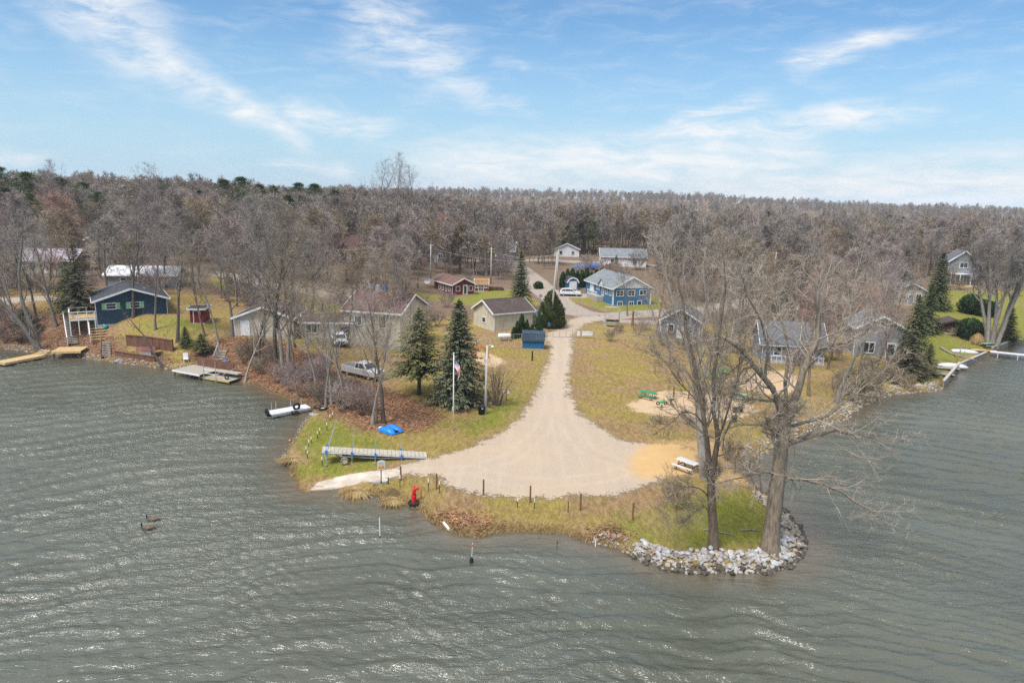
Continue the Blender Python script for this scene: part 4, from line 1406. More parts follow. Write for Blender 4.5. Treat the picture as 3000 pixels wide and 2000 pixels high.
ever('spruce_tree', 592, 1040, 2.9, 9.5, SP_OPEN, TR_10, 'feathery light green cedar on the bank above the small dock', 1.7)
ever('spruce_tree', 2742, 905, 11.0, 10, SP_A, TR_10, 'dark spruce in front of the tall grey house', 1.15)
ever('spruce_tree', 2712, 975, 8.6, 10, SP_B, TR_10, 'green spruce between the brown shed and the grey gabled roof', 0.95)
ever('spruce_tree', 2668, 1062, 9.5, 10, SP_A, TR_10, 'full spruce beside the grey gabled roof', 1.25)
ever('cedar_tree', 2660, 1105, 5.6, 9, SP_DULL, TR_10, 'dull brown cedar at the right shore below the spruces', 1.35)
ever('cedar_tree', 2715, 1100, 4.4, 9, SP_DULL, TR_10, 'smaller dull cedar beside the fallen limb', 1.2)
ever('spruce_tree', 2950, 1004, 6.2, 10, SP_B, TR_10, 'dark green spruce right of the great tree clump', 1.15)
ever('pine_tree', 620, 742, 13.5, 15, PINE_A, TR_15, 'bright green pine beside the utility pole on the left', 1.1)
ever('pine_tree', 445, 735, 10, 15, PINE_A, TR_15, 'dark green pine left of the russet crowned tree', 1.0)
ever('pine_tree', 810, 735, 16, 17, PINE_B, TR_15, 'tall green pine above the left houses')
ever('pine_tree', 1995, 800, 11, 17, PINE_B, TR_15, 'round topped green pine right of the blue house', 1.1)
ever('pine_tree', 2245, 690, 14, 15, PINE_A, TR_15, 'dark pine standing alone in the right woods')
for px, py, H in ((95, 690, 18.5), (15, 690, 20), (190, 690, 17), (260, 695, 16), (505, 690, 16), (590, 690, 14.5), (665, 690, 18), (715, 690, 19), (765, 695, 17), (880, 690, 18),
                  (925, 695, 18), (985, 690, 16), (1350, 690, 14), (2600, 690, 14), (2640, 690, 13), (1580, 680, 13)):
    ever('pine_tree', px, py, H * 0.9, 17, PINE_B, TR_15, 'dark green skyline pine ' + whereabouts(*G(px, py)[:2]), 1.6, 'pines on the wooded skyline')
for px, py, H in ((500, 722, 13), (560, 708, 13), (690, 722, 15), (735, 716, 15), (850, 722, 14), (905, 716, 14), (380, 712, 12), (105, 722, 13), (35, 716, 14), (1050, 712, 12), (300, 706, 13)):
    ever('pine_tree', px, py, H, 15, PINE_A, TR_15, 'dark green pine among bare trees ' + whereabouts(*G(px, py)[:2]), 1.35, 'pines among the left woods')
ARB_BIG = flake_mesh('arborvitae_foliage', 1, [(0, 2.0), (0.8, 2.35), (2.2, 2.3), (3.8, 1.75), (5.2, 0.95), (6.1, 0.3), (6.4, 0.02)], 5200, N_ARBOR, 0.34, 0.075, 0.8)
ARB = flake_mesh('arborvitae_foliage', 2, [(0, 0.42), (0.5, 0.5), (1.6, 0.45), (2.6, 0.28), (3.4, 0.06)], 1100, N_YEW, 0.26, 0.06, 1.1)
BUSH = flake_mesh('bush_foliage', 3, [(0, 1.3), (0.5, 1.9), (1.4, 2.1), (2.3, 1.8), (3.0, 1.0), (3.3, 0.1)], 4200, N_YEW, 0.3, 0.08, 0.35, 0.12)
STEM = trunk_mesh('stem', 1.4, 0.1, B_CONIFER)


def bush(name, px, py, sc, me, label, group=None, rz=0.0):
    return place(name, G(px, py), rz, sc, [('stem', STEM), ('foliage', me)], label, 'shrub', group)


bush('arborvitae', 1614, 958, 1.0, ARB_BIG, 'big rounded arborvitae beside the leaning utility pole')
for k, (px, py, h, lab) in enumerate(((1505, 992, 1.9, 'short arborvitae at the left end of the row behind the small blue shed'), (1515, 990, 2.7, 'second arborvitae from the left in the row behind the small blue shed'),
                                      (1528, 988, 3.7, 'tall arborvitae third from the left behind the small blue shed'), (1543, 990, 2.9, 'fourth arborvitae from the left behind the small blue shed'),
                                      (1558, 990, 2.2, 'fifth arborvitae in the row, low behind the small blue shed'), (1567, 992, 1.6, 'roundest low arborvitae right behind the small blue shed'),
                                      (1578, 988, 3.8, 'tall arborvitae at the right end of the row behind the small blue shed'))):
    s = h / 3.4
    bush('arborvitae', px, py, (max(s, 0.75), max(s, 0.75), s), ARB, lab, 'arborvitae row behind the blue shed', k)
for k in range(9):
    bush('cedar_hedge', 1648 + k * 14, 842 - (k % 2) * 3, (1.5, 1.4, 1.05 + 0.12 * (k % 3)), ARB, 'dark conifer in the hedge behind the blue barn shed', 'hedge behind the blue barn shed', k * 1.3)
bush('evergreen_bush', 2838, 988, 1.0, BUSH, 'round dark green bush right of the brown shed')
bush('evergreen_bush', 2842, 915, (1.25, 1.0, 1.1), BUSH, 'broad dark evergreen bush up the right lawn', None, 1)
bush('evergreen_bush', 2885, 925, 0.95, BUSH, 'smaller dark evergreen bush behind the great tree clump', None, 2)
bush('evergreen_bush', 1577, 845, 0.5, BUSH, 'low clipped bush by the road left of the barn shed', None, 2)

# --- brush on the banks
rs = random.Random(5)
SKIND = ['brown', 'russet', 'mauve', 'tawny']


def shrubs(poly_px, n, scs, kinds, label, group):
    pts = W(poly_px)
    xs, yy = [p[0] for p in pts], [p[1] for p in pts]
    c = 0
    while c < n:
        x, y = rs.uniform(min(xs), max(xs)), rs.uniform(min(yy), max(yy))
        if not bool(inside(np.array([x]), np.array([y]), pts)[0]):
            continue
        sk = rs.choice(kinds)
        a, b = SHRUBS[sk]
        s = rs.uniform(*scs)
        place('bare_shrub', (x, y, TZ(x, y)), rs.uniform(0, 6.28), (s, s, s * rs.uniform(0.8, 1.15)), [('stem', a), ('twigs', b)],
              '%s %s bush %s in the %s' % ('big' if s > scs[0] * 0.35 + scs[1] * 0.65 else 'small' if s < scs[0] * 0.65 + scs[1] * 0.35 else 'medium', SKIND[sk], whereabouts(x, y), label), 'shrub', group)
        c += 1


shrubs([(830, 1150), (930, 1192), (1000, 1215), (1070, 1215), (1045, 1170), (960, 1110), (860, 1080)], 46, (0.55, 1.1), (1, 1, 2, 0), 'leafy bank brush', 'russet brush on the leafy bank')
shrubs([(700, 1060), (760, 1110), (860, 1130), (880, 1080), (780, 1020), (690, 1010)], 22, (0.5, 1.0), (0, 1, 0), 'bank brush', 'brown brush under the bank trees')
shrubs([(-20, 1010), (90, 1020), (110, 980), (60, 930), (-20, 930)], 16, (0.6, 1.2), (1, 0, 2), 'far left brush', 'brush at the far left bank')
shrubs([(2480, 1190), (2560, 1160), (2700, 1135), (2740, 1115), (2640, 1080), (2500, 1110), (2440, 1150)], 30, (0.6, 1.2), (3, 0, 3, 0), 'right shore brush', 'tawny brush along the right shore')
shrubs([(1760, 1000), (1900, 1010), (2060, 1040), (2080, 1000), (1950, 960), (1800, 960)], 20, (0.5, 0.9), (0, 2), 'fence brush', 'shrubs along the chain link fence')
shrubs([(2080, 1050), (2440, 1080), (2480, 1020), (2300, 960), (2080, 980)], 26, (0.7, 1.3), (0, 2, 1), 'cottage brush', 'shrubs among the right cottages')
shrubs([(1160, 1000), (1300, 960), (1330, 900), (1250, 890)], 8, (0.8, 1.4), (2, 0), 'house brush', 'shrubs beside the maroon roof')
for px, py, s, lab in ((1985, 1490, 0.8, 'fine twigged bush left of the forked tree'), (1960, 1462, 0.6, 'small fine bush at the gravel edge'), (2130, 1345, 0.7, 'bare bush in the sand near the riprap'),
                       (2880, 1010, 0.55, 'tan bare shrub by the right hand dock'), (2790, 985, 0.6, 'tan shrub in front of the brown shed')):
    a, b = SHRUBS[0]
    place('bare_shrub', G(px, py), px, s, [('stem', a), ('twigs', b)], lab, 'shrub')

# --- woods behind the houses
CLEARPX = [(1300, 800, 1430, 870), (1640, 740, 1905, 900), (1500, 780, 1660, 905), (1370, 860, 1600, 950), (2690, 850, 3000, 1040), (2780, 750, 2830, 820), (1000, 710, 1040, 745)]
CLEARW = [(G(1820, 870), 10), (G(1350, 855), 8), (G(1110, 960), 8), (G(1020, 755), 5), (G(360, 950), 7), (G(1450, 935), 7), (G(2560, 1010), 7), (G(2790, 825), 7),
          (G(1440, 755), 6), (G(1830, 775), 8), (G(2655, 880), 5), (G(2330, 895), 6), (G(2310, 1040), 7), (G(290, 765), 5), (G(390, 835), 7), (G(130, 790), 6), (G(1270, 765), 5), (G(940, 985), 6), (G(750, 970), 6), (G(1990, 975), 5)]
rs = random.Random(77)
placed = []
WOODS = []
def sites(n, ylo, yhi, pw, seed, shore_min=6, road_m=1.5):
    """candidate planting spots off roads, lawns and houses"""
    g_ = np.random.default_rng(seed)
    y = ylo + (yhi - ylo) * g_.random(n) ** pw
    x = g_.uniform(-0.82, 0.82, n) * y
    ok = shore_sd(x, y) > shore_min
    for ln, hw in ROADS:
        ok &= seg_dist(x, y, ln) > hw + road_m
    for q in LAWN:
        ok &= ~inside(x, y, q)
    for c, r_ in CLEARW:
        ok &= (x - c.x) ** 2 + (y - c.y) ** 2 > r_ * r_
    x, y = x[ok], y[ok]
    return list(zip(x.tolist(), y.tolist(), terrain(x, y).tolist()))


def hides(x, y, z, H, hw):
    bx, by = project((x, y, z))
    tx, ty = project((x, y, z + H))
    hwp = hw * ppm((x, y, z))
    return any(bx + hwp > c[0] and bx - hwp < c[2] and by > c[1] + 10 and ty < c[3] for c in CLEARPX)


for x, y, z in sites(5000, 110, 235, 1.1, 78):
    if len(WOODS) >= 296:
        break
    if y < 158 and -18 < x < 32:
        continue
    if any((x - q[0]) ** 2 + (y - q[1]) ** 2 < (14 if y < 200 else 22) for q in placed):
        continue
    H = rs.uniform(9.0, 15.5) * (0.88 if x > 40 else 1.0) * (0.9 if y > 170 else 1.0)
    if hides(x, y, z, H, 2.2):
        continue
    placed.append((x, y))
    WOODS.append((x, y, z, H))
KIND = ['grey', 'dark', 'mauve', 'slim mauve', 'brown', 'pale stemmed', 'russet', 'pale crowned']
for x, y, z, H in WOODS:
    k = rs.choices(range(8), (3, 3, 3, 3, 2, 1.2, 0.8, 0.5))[0]
    H0, a, b = LIB[k]
    s = H / H0
    where = 'left' if x < -30 else 'right' if x > 40 else 'middle'
    place('bare_tree', (x, y, z), rs.uniform(0, 6.28), (s * rs.uniform(1.1, 1.4), s * 1.25, s), [('trunk', a), ('crown', b)],
          '%s bare %s tree %s' % ('tall' if H > 14.8 else 'low' if H < 12 else 'middling', KIND[k], whereabouts(x, y)), 'tree', 'bare trees in the woods behind the cottages', (rs.gauss(0, 0.03), rs.gauss(0, 0.03)))
# underwood
for x, y, z in [q for q in sites(900, 108, 200, 1.0, 79, 5, 1.0) if not (q[1] < 165 and -24 < q[0] < 36)][:210]:
    sk = rs.choice((0, 0, 2, 2, 1))
    a, b = SHRUBS[sk]
    s = rs.uniform(0.9, 2.0)
    place('bare_shrub', (x, y, z), rs.uniform(0, 6.28), s, [('stem', a), ('twigs', b)], '%s %s thicket %s' % ('big' if s > 1.6 else 'small' if s < 1.2 else 'medium', SKIND[sk], whereabouts(x, y)), 'shrub', 'thicket under the woods')

# --- the far wood, one mass
far_col = bpy.data.collections.new('far_wood_kinds')
far_lib = []
for i, (tw, bk, spn) in enumerate([(T_GREY, B_GREY, 0.62), (T_PURPLE, B_GREY, 0.58), (T_GREY, B_DARK, 0.54), (T_BROWN, B_BROWN, 0.62)]):
    T = Tree(500 + i, n1=9, n2=5, n3=4, n4=6, tw=0.05, tl=1.4, ratio=(spn, 0.5, 0.5), minr=0.04, nt=4).auto(16, 0.22, bare=0.3)
    n0 = len(T.WV)
    me = mesh_np('far_tree_%d' % i, T.WV + T.TV, T.WF + [tuple(v + n0 for v in f) for f in T.TF], tw)
    far_col.objects.link(bpy.data.objects.new('far_a%d' % i, me))
far_col.objects.link(bpy.data.objects.new('far_b0', PINE_A))
pts, scl, rot, ix = [], [], [], []
rs2 = np.random.default_rng(9)
near_far = [q for q in sites(4200, 172, 300, 1.0, 80) if not hides(q[0], q[1], q[2], 15, 1.5)]
P_ = np.array(placed)
near_far = [q for q in near_far if ((P_ - (q[0], q[1])) ** 2).sum(1).min() > 14]
yy_ = np.concatenate([rs2.uniform(290, 420, 1700), rs2.uniform(420, 800, 1300), rs2.uniform(800, 1700, 1300), rs2.uniform(1000, 1420, 2600)])
for x, y in [(q[0], q[1]) for q in near_far] + [(rs2.uniform(-0.85, 0.85) * y, y) for y in yy_]:
    pts.append((x, y))
    scl.append(rs2.uniform(0.45, 0.82) * (1.25 if y > 900 else 1.0) * (1.0 if x < 60 or y > 420 else 0.9) * (0.8 + 0.45 * float(vnoise(x, y, 45, 41))))
    rot.append(rs2.uniform(0, 6.28))
    ix.append(4 if rs2.random() < (0.2 if x < -30 and y < 420 else 0.05) else int(rs2.integers(0, 4)))
pts = np.array(pts)
pz = terrain(pts[:, 0], pts[:, 1])
me = bpy.data.meshes.new('far_woodland')
me.vertices.add(len(pts))
me.vertices.foreach_set('co', np.column_stack([pts, pz]).astype(np.float32).ravel())
for nm, ty, arr in (('scl', 'FLOAT', scl), ('rz', 'FLOAT', rot), ('ix', 'INT', ix)):
    at = me.attributes.new(nm, ty, 'POINT')
    at.data.foreach_set('value', np.array(arr, np.float32 if ty == 'FLOAT' else np.int32))
fw = link(bpy.data.objects.new('far_woodland', me))
tag(fw, 'distant bare woodland covering the rise to the skyline', 'woodland', kind='stuff')
ng = bpy.data.node_groups.new('far_woodland', 'GeometryNodeTree')
ng.interface.new_socket('Geometry', in_out='INPUT', socket_type='NodeSocketGeometry')
ng.interface.new_socket('Geometry', in_out='OUTPUT', socket_type='NodeSocketGeometry')
gi, go = ng.nodes.new('NodeGroupInput'), ng.nodes.new('NodeGroupOutput')
m2p = ng.nodes.new('GeometryNodeMeshToPoints')
iop = ng.nodes.new('GeometryNodeInstanceOnPoints')
ci = ng.nodes.new('GeometryNodeCollectionInfo')
ci.inputs['Collection'].default_value = far_col
ci.inputs['Separate Children'].default_value = True
ci.inputs['Reset Children'].default_value = True


def named(nm, ty):
    n = ng.nodes.new('GeometryNodeInputNamedAttribute')
    n.data_type = ty
    n.inputs['Name'].default_value = nm
    return n.outputs['Attribute']


cx = ng.nodes.new('ShaderNodeCombineXYZ')
ng.links.new(named('rz', 'FLOAT'), cx.inputs[2])
ng.links.new(gi.outputs[0], m2p.inputs[0])
ng.links.new(m2p.outputs[0], iop.inputs['Points'])
ng.links.new(ci.outputs[0], iop.inputs['Instance'])
iop.inputs['Pick Instance'].default_value = True
ng.links.new(named('ix', 'INT'), iop.inputs['Instance Index'])
ng.links.new(cx.outputs[0], iop.inputs['Rotation'])
ng.links.new(named('scl', 'FLOAT'), iop.inputs['Scale'])
ng.links.new(iop.outputs[0], go.inputs[0])
fw.modifiers.new('wood', 'NODES').node_group = ng
# ------------------------------------------------------------------ buildings
ROOF_GREY = shingle('roof_blue_grey', (0.2, 0.225, 0.25), (0.27, 0.29, 0.31))
ROOF_BROWN = shingle('roof_dark_brown', (0.085, 0.065, 0.062), (0.13, 0.1, 0.095))
ROOF_MAROON = shingle('roof_maroon', (0.13, 0.075, 0.075), (0.18, 0.11, 0.105))
ROOF_NAVY = shingle('roof_charcoal', (0.06, 0.065, 0.08), (0.1, 0.1, 0.115))
ROOF_RED = shingle('roof_red_brown', (0.17, 0.1, 0.085), (0.23, 0.14, 0.12))
ROOF_TAN = shingle('roof_orange_tan', (0.36, 0.2, 0.1), (0.43, 0.26, 0.14))
ROOF_WHITE = pm('roof_white_metal', (0.62, 0.64, 0.68), 0.5, 0.1, 1.0)
ROOF_LILAC = pm('roof_lilac_metal', (0.4, 0.34, 0.42), 0.5, 0.12, 0.8)
ROOF_SLATE = shingle('roof_slate', (0.13, 0.14, 0.16), (0.19, 0.195, 0.21))
S_BLUE = lap('blue_siding', (0.045, 0.16, 0.31))
S_BARN = lap('blue_barn_boards', (0.02, 0.12, 0.27), 0.2, True)
S_NAVY = lap('navy_siding', (0.025, 0.055, 0.095))
S_CREAM = lap('cream_siding', (0.5, 0.45, 0.37), 0.2, dirt=(0.36, 0.31, 0.23))
S_CREAM2 = lap('stained_cream_panels', (0.53, 0.49, 0.39), 0.6, True, dirt=(0.4, 0.33, 0.2))
S_WHITE = lap('white_siding', (0.68, 0.69, 0.7), 0.16)
S_RED = lap('red_boards', (0.19, 0.022, 0.022), 0.2, True)
S_GREY = lap('grey_siding', (0.24, 0.245, 0.26))
S_SLATE = lap('slate_blue_siding', (0.2, 0.24, 0.31))
S_TAN = lap('tan_siding', (0.47, 0.42, 0.27))
S_BROWN = lap('brown_boards', (0.085, 0.045, 0.035), 0.2, True)
S_CEDAR = lap('cedar_boards', (0.3, 0.17, 0.09), 0.2, True)
D_GREY = pm('blue_grey_door', (0.2, 0.25, 0.33), 0.5, 0.1)
CONC = pm('concrete', (0.38, 0.36, 0.33), 0.9, 0.2, 2, 0.2)
GREEN_SH = pm('mint_shutter', (0.22, 0.5, 0.24), 0.6, 0.08)


def opening(root, face, u, z, ww, hh, kind, Wd, L, trim, doorm):
    """a window or door standing proud of one wall"""
    def P(a, out, zz):
        return {'F': (a, -out, zz), 'B': (a, L + out, zz), 'L': (-out, a, zz), 'R': (Wd + out, a, zz)}[face]

    def bx(mb, a0, a1, z0, z1, o0, o1):
        p, q = P(a0, o0, z0), P(a1, o1, z1)
        mb.b2([min(i, j) for i, j in zip(p, q)], [max(i, j) for i, j in zip(p, q)])
    f = 0.11
    fr = MB()
    bx(fr, u - ww / 2 - f, u - ww / 2, z - hh / 2 - f, z + hh / 2 + f, 0.0, 0.07)
    bx(fr, u + ww / 2, u + ww / 2 + f, z - hh / 2 - f, z + hh / 2 + f, 0.0, 0.07)
    bx(fr, u - ww / 2, u + ww / 2, z + hh / 2, z + hh / 2 + f, 0.0, 0.068)
    if kind in ('win', 'win2', 'grid', 'shut'):
        bx(fr, u - ww / 2, u + ww / 2, z - hh / 2 - f, z - hh / 2, 0.0, 0.09)
        if kind in ('win2', 'grid'):
            bx(fr, u - 0.035, u + 0.035, z - hh / 2, z + hh / 2, 0.0, 0.055)
        if kind in ('grid', 'shut'):
            bx(fr, u - ww / 2, u + ww / 2, z - 0.03, z + 0.03, 0.0, 0.05)
        o = fr.build('window', trim, root)
        p = MB()
        bx(p, u - ww / 2, u + ww / 2, z - hh / 2, z + hh / 2, 0.005, 0.03)
        p.build('pane', glass, o)
        if kind == 'shut':
            for s in (-1, 1):
                m = MB()
                c = u + s * (ww / 2 + f + 0.24)
                bx(m, c - 0.22, c + 0.22, z - hh / 2 - f, z + hh / 2 + f, 0.0, 0.06)
                m.build('shutter', GREEN_SH, root)
    else:
        o = fr.build('door_frame', trim, root)
        p = MB()
        bx(p, u - ww / 2, u + ww / 2, z - hh / 2, z + hh / 2, 0.005, 0.045)
        if kind == 'garage':
            for k in range(1, 4):
                zz = z - hh / 2 + hh * k / 4
                bx(p, u - ww / 2, u + ww / 2, zz - 0.02, zz + 0.02, 0.04, 0.06)
        d = p.build('door', doorm or trim, root)
        h = MB()
        bx(h, u + ww * 0.36, u + ww * 0.36 + 0.06, z - 0.05, z + 0.05, 0.05, 0.11)
        h.build('handle', steel, d)
        if kind == 'glassdoor':
            g_ = MB()
            bx(g_, u - ww / 2 + 0.14, u + ww / 2 - 0.14, z - hh / 2 + 0.2, z + hh / 2 - 0.14, 0.045, 0.055)
            g_.build('pane', glass, d)


def house(name, label, org, rz, Wd, L, h, rise, wall, roof, trim=None, ridge='Y', over=0.4, ops=(), z0=None, found=1.6, gambrel=False, doorm=None, chimney=None, cat='house', group=None, gablem=None):
    trim = trim or white
    z = org.z if z0 is None else z0
    root = empty(name, (org.x, org.y, z), R(rz), label, cat, group)
    span, run = (Wd, L) if ridge == 'Y' else (L, Wd)

    def PP(a, b):                       # a across the span, b along the ridge
        return (a, b) if ridge == 'Y' else (b, a)
    if gambrel:
        prof = [(0, 0), (span, 0), (span, h), (span * 0.84, h + rise * 0.68), (span / 2, h + rise), (span * 0.16, h + rise * 0.68), (0, h)]
    else:
        prof = [(0, 0), (span, 0), (span, h), (span / 2, h + rise), (0, h)]
    wallp = [(a, -found if zz == 0 else zz) for a, zz in prof]
    MB().prism(wallp, 'Y' if ridge == 'Y' else 'X', 0, run).build('wall', wall, root)
    MB().b2((-0.06, -0.06, -found), (Wd + 0.06, L + 0.06, 0.12)).build('foundation', CONC, root)
    th = 0.16
    edge = [prof[2 + i] for i in range(len(prof) - 2)]
    rf = MB()
    segs = []
    for i in range(len(edge) - 1):
        a, b = Vector(edge[i]), Vector(edge[i + 1])
        d = (b - a).normalized()
        if i == 0:
            a = a - d * over
        if i == len(edge) - 2:
            b = b + d * over
        n = Vector((-d.y, d.x))
        if n.y < 0:
            n = -n
        segs.append((a + n * 0.012, b + n * 0.012, n))
    for k, (a, b, n) in enumerate(segs):
        poly = [tuple(a), tuple(b), tuple(b + n * th), tuple(a + n * th)]
        rf.prism(poly, 'Y' if ridge == 'Y' else 'X', -over, run + over)
    ro = rf.build('roof', roof, root)
    fa = MB()
    for k, (a, b, n) in enumerate(segs):
        poly = [tuple(a - n * 0.09), tuple(b - n * 0.09), tuple(b + n * (th + 0.015)), tuple(a + n * (th + 0.015))]
        for e0, e1 in ((-over - 0.07, -over - 0.003), (run + over + 0.003, run + over + 0.07)):
            fa.prism(poly, 'Y' if ridge == 'Y' else 'X', e0, e1)
    for (p, n) in ((segs[0][0], segs[0][2]), (segs[-1][1], segs[-1][2])):
        s = 1 if p.x > span / 2 else -1
        lo, hi = PP(p.x + s * 0.004, -over), PP(p.x + s * 0.07, run + over)
        fa.b2((min(lo[0], hi[0]), min(lo[1], hi[1]), p.y - 0.06), (max(lo[0], hi[0]), max(lo[1], hi[1]), p.y + n.y * th + 0.02))
    fa.build('fascia', trim, ro)
    rc = MB()
    a, b = PP(span / 2 - 0.12, -over + 0.02), PP(span / 2 + 0.12, run + over - 0.02)
    rc.b2((min(a[0], b[0]), min(a[1], b[1]), h + rise + th * 0.6), (max(a[0], b[0]), max(a[1], b[1]), h + rise + th + 0.05))
    rc.build('ridge_cap', roof, ro)
    if gablem is not None:
        tri = [(0.1, h + 0.02), (span - 0.1, h + 0.02), (span / 2, h + rise - 0.06)]
        MB().prism(tri, 'Y' if ridge == 'Y' else 'X', -0.05, -0.003).build('gable_panel', gablem, root)
    if chimney:
        c = MB().box((chimney[0], chimney[1], h + rise * 0.6 + 0.8), (0.6, 0.6, 2.2)).build('chimney', CONC, ro)
    if run > 4.5:
        a = PP(span * 0.3, run * 0.62)
        MB().tube([(a[0], a[1], h + rise * 0.55), (a[0], a[1], h + rise * 0.6 + 0.55)], 0.07, 7).build('vent_pipe', steel_dull, ro)
        a = PP(span * 0.72, run * 0.35)
        MB().box((a[0], a[1], h + rise * 0.56 + 0.26), (0.36, 0.36, 0.2)).build('roof_vent', steel_dull, ro)
        for c in (-0.05, span + 0.05):
            q = PP(c, 0.06)
            MB().box((q[0], q[1], h / 2), (0.08, 0.08, h - 0.1)).build('downspout', trim, root)
    for op in ops:
        opening(root, *op, Wd, L, trim, doorm)
    return root


# the blue lake house
F = G(1794, 896)
bh = house('blue_house', 'bright blue house with grey shingle roof and white gables above the road', F, 16, 8.4, 14.5, 3.5, 2.2, S_BLUE, ROOF_GREY, ops=[
    ('F', 1.5, 2.5, 1.35, 1.0, 'grid'), ('F', 4.0, 2.5, 1.35, 1.0, 'grid'), ('F', 6.6, 2.6, 1.5, 0.9, 'win2'),
    ('F', 1.6, 0.35, 0.9, 0.9, 'win2'), ('F', 4.1, 0.4, 0.9, 0.7, 'win2'), ('F', 5.9, 0.45, 0.8, 0.9, 'win'),
    ('L', 1.3, 2.6, 0.9, 1.25, 'win2'), ('L', 3.2, 2.6, 0.9, 1.25, 'win2'), ('L', 5.0, 2.35, 0.85, 1.9, 'glassdoor'), ('L', 7.2, 2.7, 0.5, 0.7, 'win'), ('L', 8.2, 2.7, 0.5, 0.7, 'win'),
    ('L', 11.0, 2.35, 1.9, 1.9, 'garage')], gablem=S_WHITE, found=1.2)
dm = MB()
dm.prism([(3.9, 3.6), (6.5, 3.6), (5.2, 4.75)], 'X', -0.35, 1.6)
dm.build('dormer', S_WHITE, bh)
dr = MB()
for s in (-1, 1):
    a, b = Vector((5.2 + s * 1.55, 3.42)), Vector((5.2, 4.8))
    n = Vector((-(b - a).y, (b - a).x)).normalized()
    n = n if n.y > 0 else -n
    dr.prism([tuple(a + n * 0.01), tuple(b + n * 0.01), tuple(b + n * 0.14), tuple(a + n * 0.14)], 'X', -0.55, 2.3)
dr.build('dormer_roof', ROOF_GREY, bh)
cb = MB()
for k in (0.12, 8.28):
    cb.b2((k - 0.1, -0.04, 0.1), (k + 0.1, 0.0 - 0.002, 3.5))
cb.build('corner_board', white, bh)
pr = empty('porch_rail', (0, 0, 0), 0)
pr.parent = bh
for yy in np.linspace(4.6, 9.8, 9):
    MB().b2((-1.55, yy - 0.04, 1.25), (-1.47, yy + 0.04, 2.15)).build('rail_post', white, pr)
m = MB()
m.b2((-1.56, 4.5, 2.1), (-1.46, 9.9, 2.2))
m.b2((-1.55, 4.5, 1.35), (-1.47, 9.9, 1.43))
m.build('top_rail', white, pr)
MB().b2((-1.6, 4.4, -0.4), (-0.07, 10.0, 1.25)).build('porch_deck', wood_grey, bh)

house('barn_shed', 'blue gambrel barn shed with white door behind the white car', G(1662, 849), 10, 2.5, 3.4, 1.7, 1.0, S_BARN, ROOF_NAVY, gambrel=True, over=0.15,
      ops=[('F', 1.25, 0.95, 1.5, 1.8, 'garage')], cat='shed')
house('red_cabin', 'dark red cabin with brown roof and white door left of the red shed', G(1326, 866), 30, 5.0, 9.5, 2.3, 1.2, S_RED, ROOF_RED, trim=white,
      ops=[('F', 2.9, 1.05, 0.85, 2.0, 'glassdoor'), ('F', 1.2, 1.4, 0.8, 0.9, 'win'), ('F', 4.2, 1.4, 0.8, 0.9, 'win'), ('L', 1.5, 1.4, 0.7, 1.2, 'win'), ('L', 3.2, 1.3, 0.7, 1.4, 'win'), ('L', 5.0, 1.3, 0.7, 1.4, 'win'), ('L', 6.6, 1.3, 0.7, 1.4, 'win')], cat='cabin')
house('red_shed', 'small red gambrel shed with orange roof and white double doors', G(1391, 853), 4, 2.9, 2.6, 1.5, 1.05, S_RED, ROOF_TAN, ridge='X', gambrel=True, over=0.14,
      ops=[('F', 1.35, 0.85, 0.9, 1.6, 'grid'), ('F', 0.4, 1.05, 0.35, 0.5, 'win'), ('F', 2.4, 1.05, 0.35, 0.5, 'win')], cat='shed')
house('garage', 'stained cream garage with dark brown roof beside the arborvitae row', G(1447, 972), 33, 7.6, 6.6, 3.0, 1.7, S_CREAM2, ROOF_BROWN, ridge='X', over=0.35,
      ops=[('L', 3.2, 1.5, 1.0, 0.8, 'win')], cat='garage')
house('white_shed', 'little white shed with blue grey roof between garage and arborvitae', G(1580, 958), 30, 1.7, 2.6, 2.0, 0.55, S_WHITE, ROOF_SLATE, over=0.2,
      ops=[('F', 0.85, 0.95, 0.8, 1.8, 'door')], cat='shed')
house('maroon_roof_house', 'two storey cream house with maroon roof behind the bare bank trees', G(1010, 1000), -14, 8.6, 9.5, 4.6, 2.0, S_CREAM, ROOF_MAROON, ridge='X',
      ops=[('F', 5.9, 3.2, 1.0, 1.5, 'win'), ('F', 2.2, 3.2, 1.0, 1.2, 'win'), ('R', 3.0, 3.2, 1.2, 1.4, 'win2'), ('R', 6.0, 3.2, 1.2, 1.4, 'win2')], chimney=(3, 5))
house('cottage', 'low cream cottage with a wide window beneath the maroon roofed house', G(884, 990), 4, 7.5, 4.5, 2.3, 0.6, S_CREAM, ROOF_BROWN, ridge='X',
      ops=[('F', 1.4, 1.35, 1.5, 1.1, 'win2'), ('F', 4.2, 1.1, 0.9, 1.9, 'door'), ('F', 6.0, 1.3, 1.2, 1.0, 'win')])
house('gabled_house', 'white gabled house with dark windows behind the thick bank trees', G(690, 984), 5, 7.8, 8.0, 2.6, 1.5, S_CREAM, ROOF_BROWN, ops=[
    ('F', 3.7, 1.3, 0.5, 0.9, 'win'), ('F', 5.5, 1.5, 0.5, 0.9, 'win'), ('F', 1.4, 1.1, 1.0, 2.0, 'door')])
house('red_outbuilding', 'small dark red outbuilding with a flat white edged roof', G(558, 948), 8, 1.9, 3.0, 2.1, 0.12, S_RED, ROOF_BROWN, over=0.3, ridge='X', cat='shed',
      ops=[('F', 0.95, 0.95, 0.8, 1.8, 'door')], doorm=S_RED)
F = G(288, 972)
F.z += 0.9
